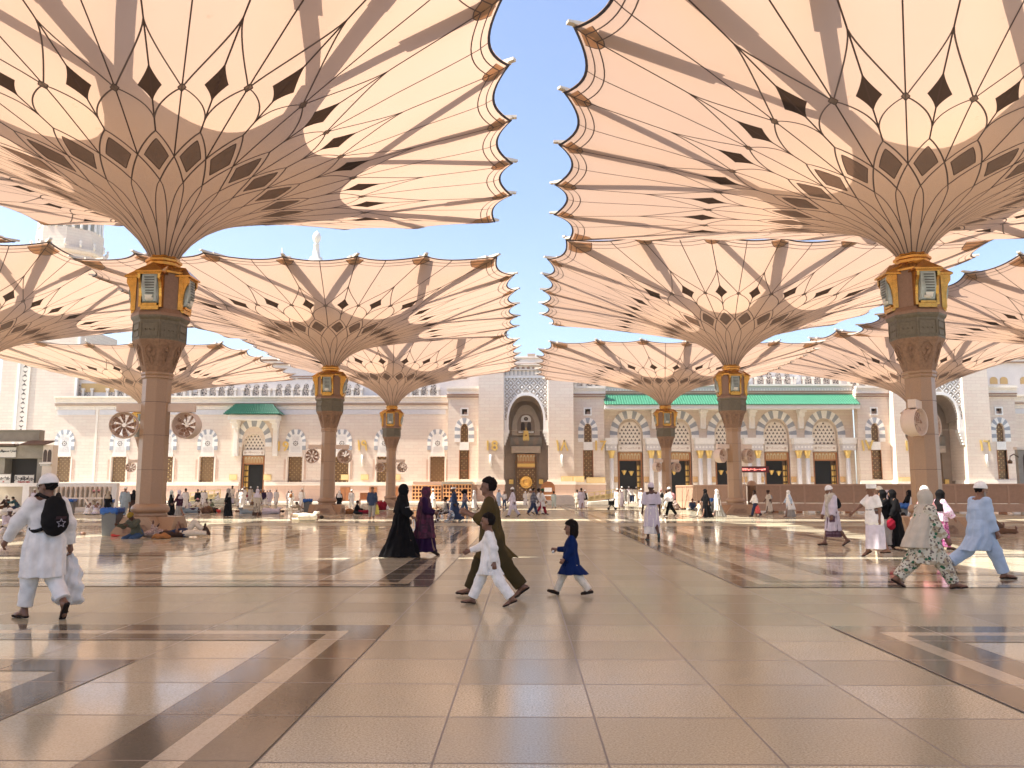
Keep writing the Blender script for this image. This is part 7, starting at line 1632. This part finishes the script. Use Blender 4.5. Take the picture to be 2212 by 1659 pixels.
for s, n in ((1, 'l'), (-1, 'r')):
    sh = J[n + 'sho']; a = c0 + np.array([.05, s * .07, .20])
    pts = [a, sh + np.array([-.075, -s * .075, .088]), sh + np.array([-.01, -s * .065, .105]), sh + np.array([.085, -s * .045, .02]), sh + np.array([.13, -s * .02, -.12]), sh + np.array([.09, -s * .02, -.25]), sh + np.array([-.06, -s * .005, -.34]), c0 + np.array([.03, s * .12, -.17])]
    q = MB(); P_ = [Vector(p) for p in pts]; fine_ = []
    for i in range(len(P_) - 1):
        p0, p1, p2, p3 = P_[max(i - 1, 0)], P_[i], P_[i + 1], P_[min(i + 2, len(P_) - 1)]
        for k in range(5): t = k / 5; fine_.append(.5 * ((2 * p1) + (p2 - p0) * t + (2 * p0 - 5 * p1 + 4 * p2 - p3) * t * t + (3 * p1 - p0 - 3 * p2 + p3) * t ** 3))
    q.tube(fine_ + [P_[-1]], .022, 8); put_local(q.build('strap', M_PACK, bp, fix=False))
q = MB(); e = c0 + np.array([-.134, -.02, -.10]); st5 = []
for k in range(10): a = math.pi / 2 + k * math.pi / 5; rr_ = .055 if k % 2 == 0 else .024; st5.append((e[0] - .006, e[1] + rr_ * math.cos(a), e[2] + rr_ * math.sin(a)))
for k in range(10): q.bar(st5[k], st5[(k + 1) % 10], .006, .008)
put_local(q.build('star_emblem', mat('pale star print', (.30, .27, .29), .6), bp)); q = MB()
for k in range(3): q.obox((e[0] + .004 * k - .004, e[1] + .0, e[2] + .075 - .012 * k), (.004, 0, 0), (0, .06, 0), (0, 0, .004))
put_local(q.build('emblem_bars', M_MAR, bp))
gl = MB()
for s in (1, -1): p = J['head'] + J['hf'] * .085 + J['hs'] * s * .036 + J['hu'] * .012; gl.tube([Vector(p + J['hs'] * .026 * math.cos(a * math.pi / 5) + J['hu'] * .02 * math.sin(a * math.pi / 5) + J['hf'] * .014) for a in range(11)], .0035, 5, cap=False); gl.bar(Vector(p + J['hs'] * s * .026 + J['hf'] * .012), Vector(J['head'] + J['hs'] * s * .085 - J['hf'] * .01 + J['hu'] * .01), .006, .006)
gg = put_local(gl.build('glasses', M_PACK, r, fix=False))
# carrier bags
def plastic(name, lab_p, hand, h, w, m, label, cat='bag', z_drop=0.0):
    r, J, M = PJ[lab_p]; top = r.location + (M @ Vector(J[hand + 'wri'] + J[hand + 'hd'] * .10)); cz = max(.02 + h / 2, top.z - h * .55)
    def f(P):
        z = (P[:, 2] - (cz - h / 2)) / (top.z - cz + h / 2); zz = np.clip(z, 0, 1); ww = w * np.interp(zz, [0, .08, .35, .7, .92, 1], [.72, .98, 1.0, .72, .22, .10])
        x, y = P[:, 0] - top.x, P[:, 1] - top.y; ph = np.arctan2(y, x)
        d = np.sqrt((x) ** 2 + (y / .62) ** 2) - ww - .018 * np.sin(5 * ph + 9 * z) * (1 - .4 * zz) - .012 * np.sin(11 * ph - 14 * z) - .012 * np.sin(23 * z + 3 * ph)
        return np.maximum(d * .62, np.maximum(z - 1, -z) * h * .9)
    o = blob(name, f, (top.x - w * 1.4, top.y - w * 1.4, cz - h / 2 - .05), (top.x + w * 1.4, top.y + w * 1.4, top.z + .05), .014, m); tag(o, label, cat); return o
m, g, b = newmat('white plastic film'); b.inputs['Base Color'].default_value = (.90, .89, .86, 1); b.inputs['Roughness'].default_value = .3; b.inputs['Transmission Weight'].default_value = .25; b.inputs['Subsurface Weight'].default_value = 0
plastic('carrier_bag', la_, 'r', .64, .19, MATS['white plastic film'], 'crumpled white carrier bag hanging from the hand of the backpack man')
m, g, b = newmat('red plastic film'); b.inputs['Base Color'].default_value = (.75, .11, .09, 1); b.inputs['Roughness'].default_value = .35
plastic('carrier_bag', find('man in white shirt and dark trousers carrying a red'), 'l', .5, .16, MATS['red plastic film'], 'bright red carrier bag hanging low in front of the barriers')
m, g, b = newmat('yellow plastic film'); b.inputs['Base Color'].default_value = (.70, .60, .12, 1); b.inputs['Roughness'].default_value = .35
plastic('carrier_bag', find('man in dark blue shirt'), 'r', .55, .13, MATS['yellow plastic film'], 'yellow carrier bag in the hand of the dark blue shirted man')
# prayer beads
lb = find('woman in black abaya and face veil'); r, J, M = PJ[lb]; hp_ = Vector(wp(lb, J['rwri'] + J['rhd'] * .09)); q = MB()
for k in range(30):
    a = 2 * math.pi * k / 30; q.lathe([(0, -.011), (.008, -.008), (.011, 0), (.008, .008), (0, .011)], 6, c=(hp_.x - .02 + .032 * math.sin(a), hp_.y - .05, hp_.z - .13 + .13 * math.cos(a)))
tag(q.build('prayer_beads', mat('white bead', (.85, .84, .80), .25)), 'string of white beads hanging from the hand of the woman in black', 'beads')
q = MB()
for k, (dx, dz) in enumerate(((0, 0), (.035, .008), (.07, .012), (.10, .02))): q.lathe([(0, -.014), (.012, 0), (0, .014)], 6, c=Vector(wp(lb, J['relb'] + np.array([.02, -.082, .05]))) + Vector((dx, -.01, dz)))
o = q.build('cuff_bead', MATS['white bead'], r); o.matrix_world = Matrix.Identity(4); o.matrix_parent_inverse = Matrix.Translation(-r.location)
# white flower print on the girl's tunic
lg = find('small girl'); r, J, M = PJ[lg]; q = MB(); rr = random.Random(3); s0 = J['lsho'] + np.array([.07, .06, -.02])
for k in range(9):
    a = -1.1 - .12 * k; q.bar(Vector(s0 + np.array([.02, .055, -.05 - .012 * k])), Vector(s0 + np.array([.015 + .05 * math.cos(a) * 1.4, .060, -.10 - .03 * k])), .012, .014)
q.lathe([(.02, -.01), (0, .012)], 7, c=Vector(s0 + np.array([.0, .04, .03])))
bo = MB().tube([wp(lg, J['rwri'] + J['rhd'] * .10 + np.array([0, 0, -.02])), wp(lg, J['rwri'] + J['rhd'] * .10 + np.array([0, 0, -.09]))], [.022, .026], 10).build('cup', M_WHITE); tag(bo, 'small white cup held by the girl in blue', 'cup')
# pink towel, black bag, satchels, scarf belt
def rucksack(lab, m, label, sc=1.0, name='backpack'):
    r, J, M = PJ[lab]; c = J['chest'] - J['fw'] * .19
    o = blob(name, lambda P: su([se_(P, c + np.array([0, 0, -.05]), (.10 * sc, .15 * sc, .21 * sc)), se_(P, c + np.array([-.05, 0, -.1]), (.07 * sc, .12 * sc, .12 * sc))], .05), c - .4, c + .4, .02, m)
    o.matrix_world = Matrix.Translation(r.location) @ M; tag(o, label, 'backpack'); return o
rucksack(find('man in white with a black backpack'), M_PACK, 'black rucksack on the man right of the big walking man')
rucksack(find('man in white with a yellow backpack'), C['orange'], 'yellow orange rucksack on a man near the hooded door')
rucksack(find('man in cream robe with a black brimless'), C['grey'], 'small grey rucksack on the man in the brimless hat', .8)
rucksack(find('bearded old man'), M_PACK, 'black shoulder bag on the back of the bearded old man', .75, 'shoulder_bag')
def slung(lab, m, label, off, r3, name='shoulder_bag', cat='bag', sl=True):
    r, J, M = PJ[lab]; c = J['waist'] + np.array(off)
    o = blob(name, lambda P: se_(P, c, r3) - .006 * np.sin(P[:, 2] * 40 + 30 * P[:, 0]), c - .45, c + .45, .02, m)
    o.matrix_world = Matrix.Translation(r.location) @ M; tag(o, label, cat); return o
slung(find('man in white shirt and black trousers with a pink'), C['pink'], 'pink towel hung over the arm of the striding man', (-.16, .05, .12), (.16, .12, .22), 'towel', 'towel')
slung(find('man in striped shirt and jeans'), C['black'], 'big black bag carried on the shoulder of the jeans man', (-.02, -.1, .48), (.22, .15, .15))
slung(find('woman in white headscarf and black dress'), C['black'], 'black handbag on the woman by the plinth door', (-.14, -.14, -.05), (.13, .1, .12))
slung(find('woman in pink print dress'), C['orange'], 'orange handbag behind the woman in the pink print dress', (-.26, -.06, -.10), (.16, .12, .15))
slung(find('man in short sleeved white'), C['grey'], 'grey cloth belt round the man in the white sarong', (.01, 0, .02), (.182, .212, .026), 'belt', 'belt')
slung(find('dark skinned man in belted'), C['black'], 'thin black belt round the pale robed man', (.005, 0, .0), (.172, .202, .016), 'belt', 'belt')
slung(find('woman in black jacket'), C['maroon'], 'maroon shopping bag beside the women in black', (-.06, .26, -.35), (.13, .07, .17))
# wheelchair
p = gp(962, 1128); wc = empty('wheelchair', (p.x, p.y, 0), 0, 'chrome wheelchair with large spoked wheels pushed toward the left', 'wheelchair')
for s in (-1, 1):
    w_ = MB(); w_.tube([(.12 + .31 * math.cos(a * math.pi / 14), s * .3, .32 + .31 * math.sin(a * math.pi / 14)) for a in range(29)], .018, 6, cap=False); w_.tube([(.12 + .26 * math.cos(a * math.pi / 14), s * .35, .32 + .26 * math.sin(a * math.pi / 14)) for a in range(29)], .010, 5, cap=False)
    for k in range(12): a = k * math.pi / 6; w_.tube([(.12, s * .3, .32), (.12 + .30 * math.cos(a), s * .3, .32 + .30 * math.sin(a))], .006, 4)
    w_.build('wheel', M_STEEL, wc, fix=False)
    w_ = MB(); w_.tube([(-.34 + .10 * math.cos(a * math.pi / 8), s * .26, .11 + .10 * math.sin(a * math.pi / 8)) for a in range(17)], .018, 6, cap=False); w_.tube([(-.34, s * .26, .11), (-.30, s * .26, .3)], .015, 6); w_.build('caster', M_STEEL, wc, fix=False)
    f = MB(); f.tube([(.18, s * .26, 1.0), (.14, s * .26, .5), (-.30, s * .26, .48), (-.40, s * .26, .15), (-.55, s * .26, .10)], .016, 6); f.tube([(.15, s * .26, .70), (-.25, s * .26, .70), (-.28, s * .26, .48)], .014, 6); f.tube([(.18, s * .26, 1.0), (.30, s * .26, 1.0)], .018, 6); f.build('side_frame', M_STEEL, wc)
    MB().box(-.66, -.48, s * .16 - .08, s * .16 + .08, .08, .10).build('footrest', M_PACK, wc)
MB().box(-.30, .16, -.25, .25, .46, .52).build('seat', C['purple'], wc); MB().box(.12, .18, -.25, .25, .52, .98).build('backrest', C['purple'], wc)
person('person in white top sitting in the wheelchair', (p.x, p.y, 0), 180, 1.62, 'sit', [('shirt', 'top', 'cream', dict(hem=.58, hr=(.18, .2), sl=.6)), ('trousers', 'pants', 'dkbrown', {}), ('hair', 'hair', 'hair', {})], Md, M_SKIN2, G2, pk=dict(pz=.62, lt=85, rt=85, lk=85, rk=85, lab=6, rab=6, lf=5, rf=5, la=20, ra=20, lean=0), fine=False)
# brooms, bundles and shoes
for xd, yd, dx, hh, lab in ((1478, 1101, .6, 2.3, 'first broom pole leaning on the slanting barrier'), (1474, 1101, .1, 1.9, 'second broom pole leaning on the slanting barrier'), (1956, 1148, .35, 1.35, 'pale broom handle beside the crouched brown figure'), (1962, 1148, .25, 1.3, 'second pale broom handle beside the crouched brown figure'), (652.5, 1100, .02, 2.1, 'dark pole standing behind the blue lined bin')):
    p = gp(xd, yd); r = empty('broom', (p.x, p.y, 0), 0, lab, 'broom', 'brooms'); MB().tube([(0, 0, .02), (dx, .35 if xd < 1700 else .1, hh)], .022, 6).build('handle', C['brown'] if xd < 1900 else M_WHITE, r); MB().box(-.14, .14, -.05, .05, 0, .12).build('brush', C['dkbrown'], r)
def bundle(xd, yd, rx, ry, rz, c, lab, seed=1.0):
    p = gp(xd, yd)
    def f(P):
        q = P - np.array([p.x, p.y + ry, rz * .75], F32)
        return np.maximum(se_(q, (0, 0, 0), (rx, ry, rz)) - .05 * rz / .2 * np.sin(q[:, 0] * 9 + seed) * np.sin(q[:, 1] * 11 + 2 * seed + q[:, 2] * 8) - .02 * np.sin(q[:, 0] * 22 + q[:, 2] * 18 + seed), .004 - P[:, 2])
    o = blob('bundle', f, (p.x - rx - .2, p.y - .2, -.1), (p.x + rx + .2, p.y + 2 * ry + .2, rz * 2 + .2), .03, C[c]); tag(o, lab, 'bundle', 'bundles of belongings on the floor')
for i, a in enumerate(((443, 1108.5, .45, .3, .28, 'brown', 'rumpled brown blanket heap right of the dark blanket sleeper'), (456, 1107.5, .4, .3, .22, 'dkbrown', 'dark cloth heap at the right end of the resting group'), (471, 1108, .17, .14, .16, 'red', 'small red bag on the floor near the woman in the long black coat'), (480, 1107, .32, .25, .22, 'sand', 'tan bundle on the floor behind the woman in the long black coat'),
        (735, 1110, .3, .2, .18, 'ivory', 'pale green bundle beside the second left column foot'), (752, 1109.5, .35, .25, .2, 'orange', 'orange cloth bundle left of the man in black'), (782, 1110, .6, .3, .16, 'maroon', 'flat dark red blanket right of the man in black'), (786, 1103, .4, .3, .32, 'cream', 'cream bag behind the man in black'), (821, 1102, .5, .3, .42, 'maroon', 'large dark red bag beside the third left column'),
        (1964, 1157, .35, .25, .18, 'ivory', 'pale heap at the feet of the crouched brown figure'), (345, 1164.5, .32, .16, .10, 'orange', 'orange cloth on the floor by the patterned shirt sleeper'), (333, 1160.5, .26, .2, .14, 'patch', 'patterned bag under the head of the sleeping man'), (1453, 1101, .5, .3, .4, 'ivory', 'pale bundle by the third right column'), (246, 1160, .16, .10, .05, 'red', 'red sandals by the large grey bin'))): bundle(*a, seed=i * 1.7)
for xd, yd, lab in ((1385, 1101, 'black folding pushchair at the left of the arcade crowd'),):
    p = gp(1321, 1101); q = MB(); q.tube([(p.x - .3, p.y, .9), (p.x, p.y, .45), (p.x + .35, p.y, .1)], .04, 6); q.tube([(p.x + .3, p.y, .95), (p.x - .25, p.y, .1)], .04, 6); q.box(p.x - .25, p.x + .25, p.y - .2, p.y + .2, .4, .75); q.tube([(p.x - .25, p.y - .25, .1), (p.x - .25, p.y + .25, .1)], .1, 8); q.tube([(p.x + .35, p.y - .25, .1), (p.x + .35, p.y + .25, .1)], .1, 8); tag(q.build('pushchair', M_PACK), lab, 'pushchair')
# ------------------------------------------------------------------ dusty air over the whole plaza
hz = MB().box(-330, 330, -60, 300, -1.0, 75).build('haze', M_WHITE)
hm = bpy.data.materials.new('dusty air'); hm.use_nodes = True; hn = hm.node_tree.nodes; hn.remove(hn['Principled BSDF'])
hv = hn.new('ShaderNodeVolumePrincipled'); hv.inputs['Density'].default_value = .0005; hv.inputs['Color'].default_value = (1, .97, .93, 1); hv.inputs['Anisotropy'].default_value = .25
hm.node_tree.links.new(hv.outputs[0], hn['Material Output'].inputs['Volume'])
hz.data.materials.clear(); hz.data.materials.append(hm); tag(hz, 'thin dusty air over the plaza', None, None, 'stuff')
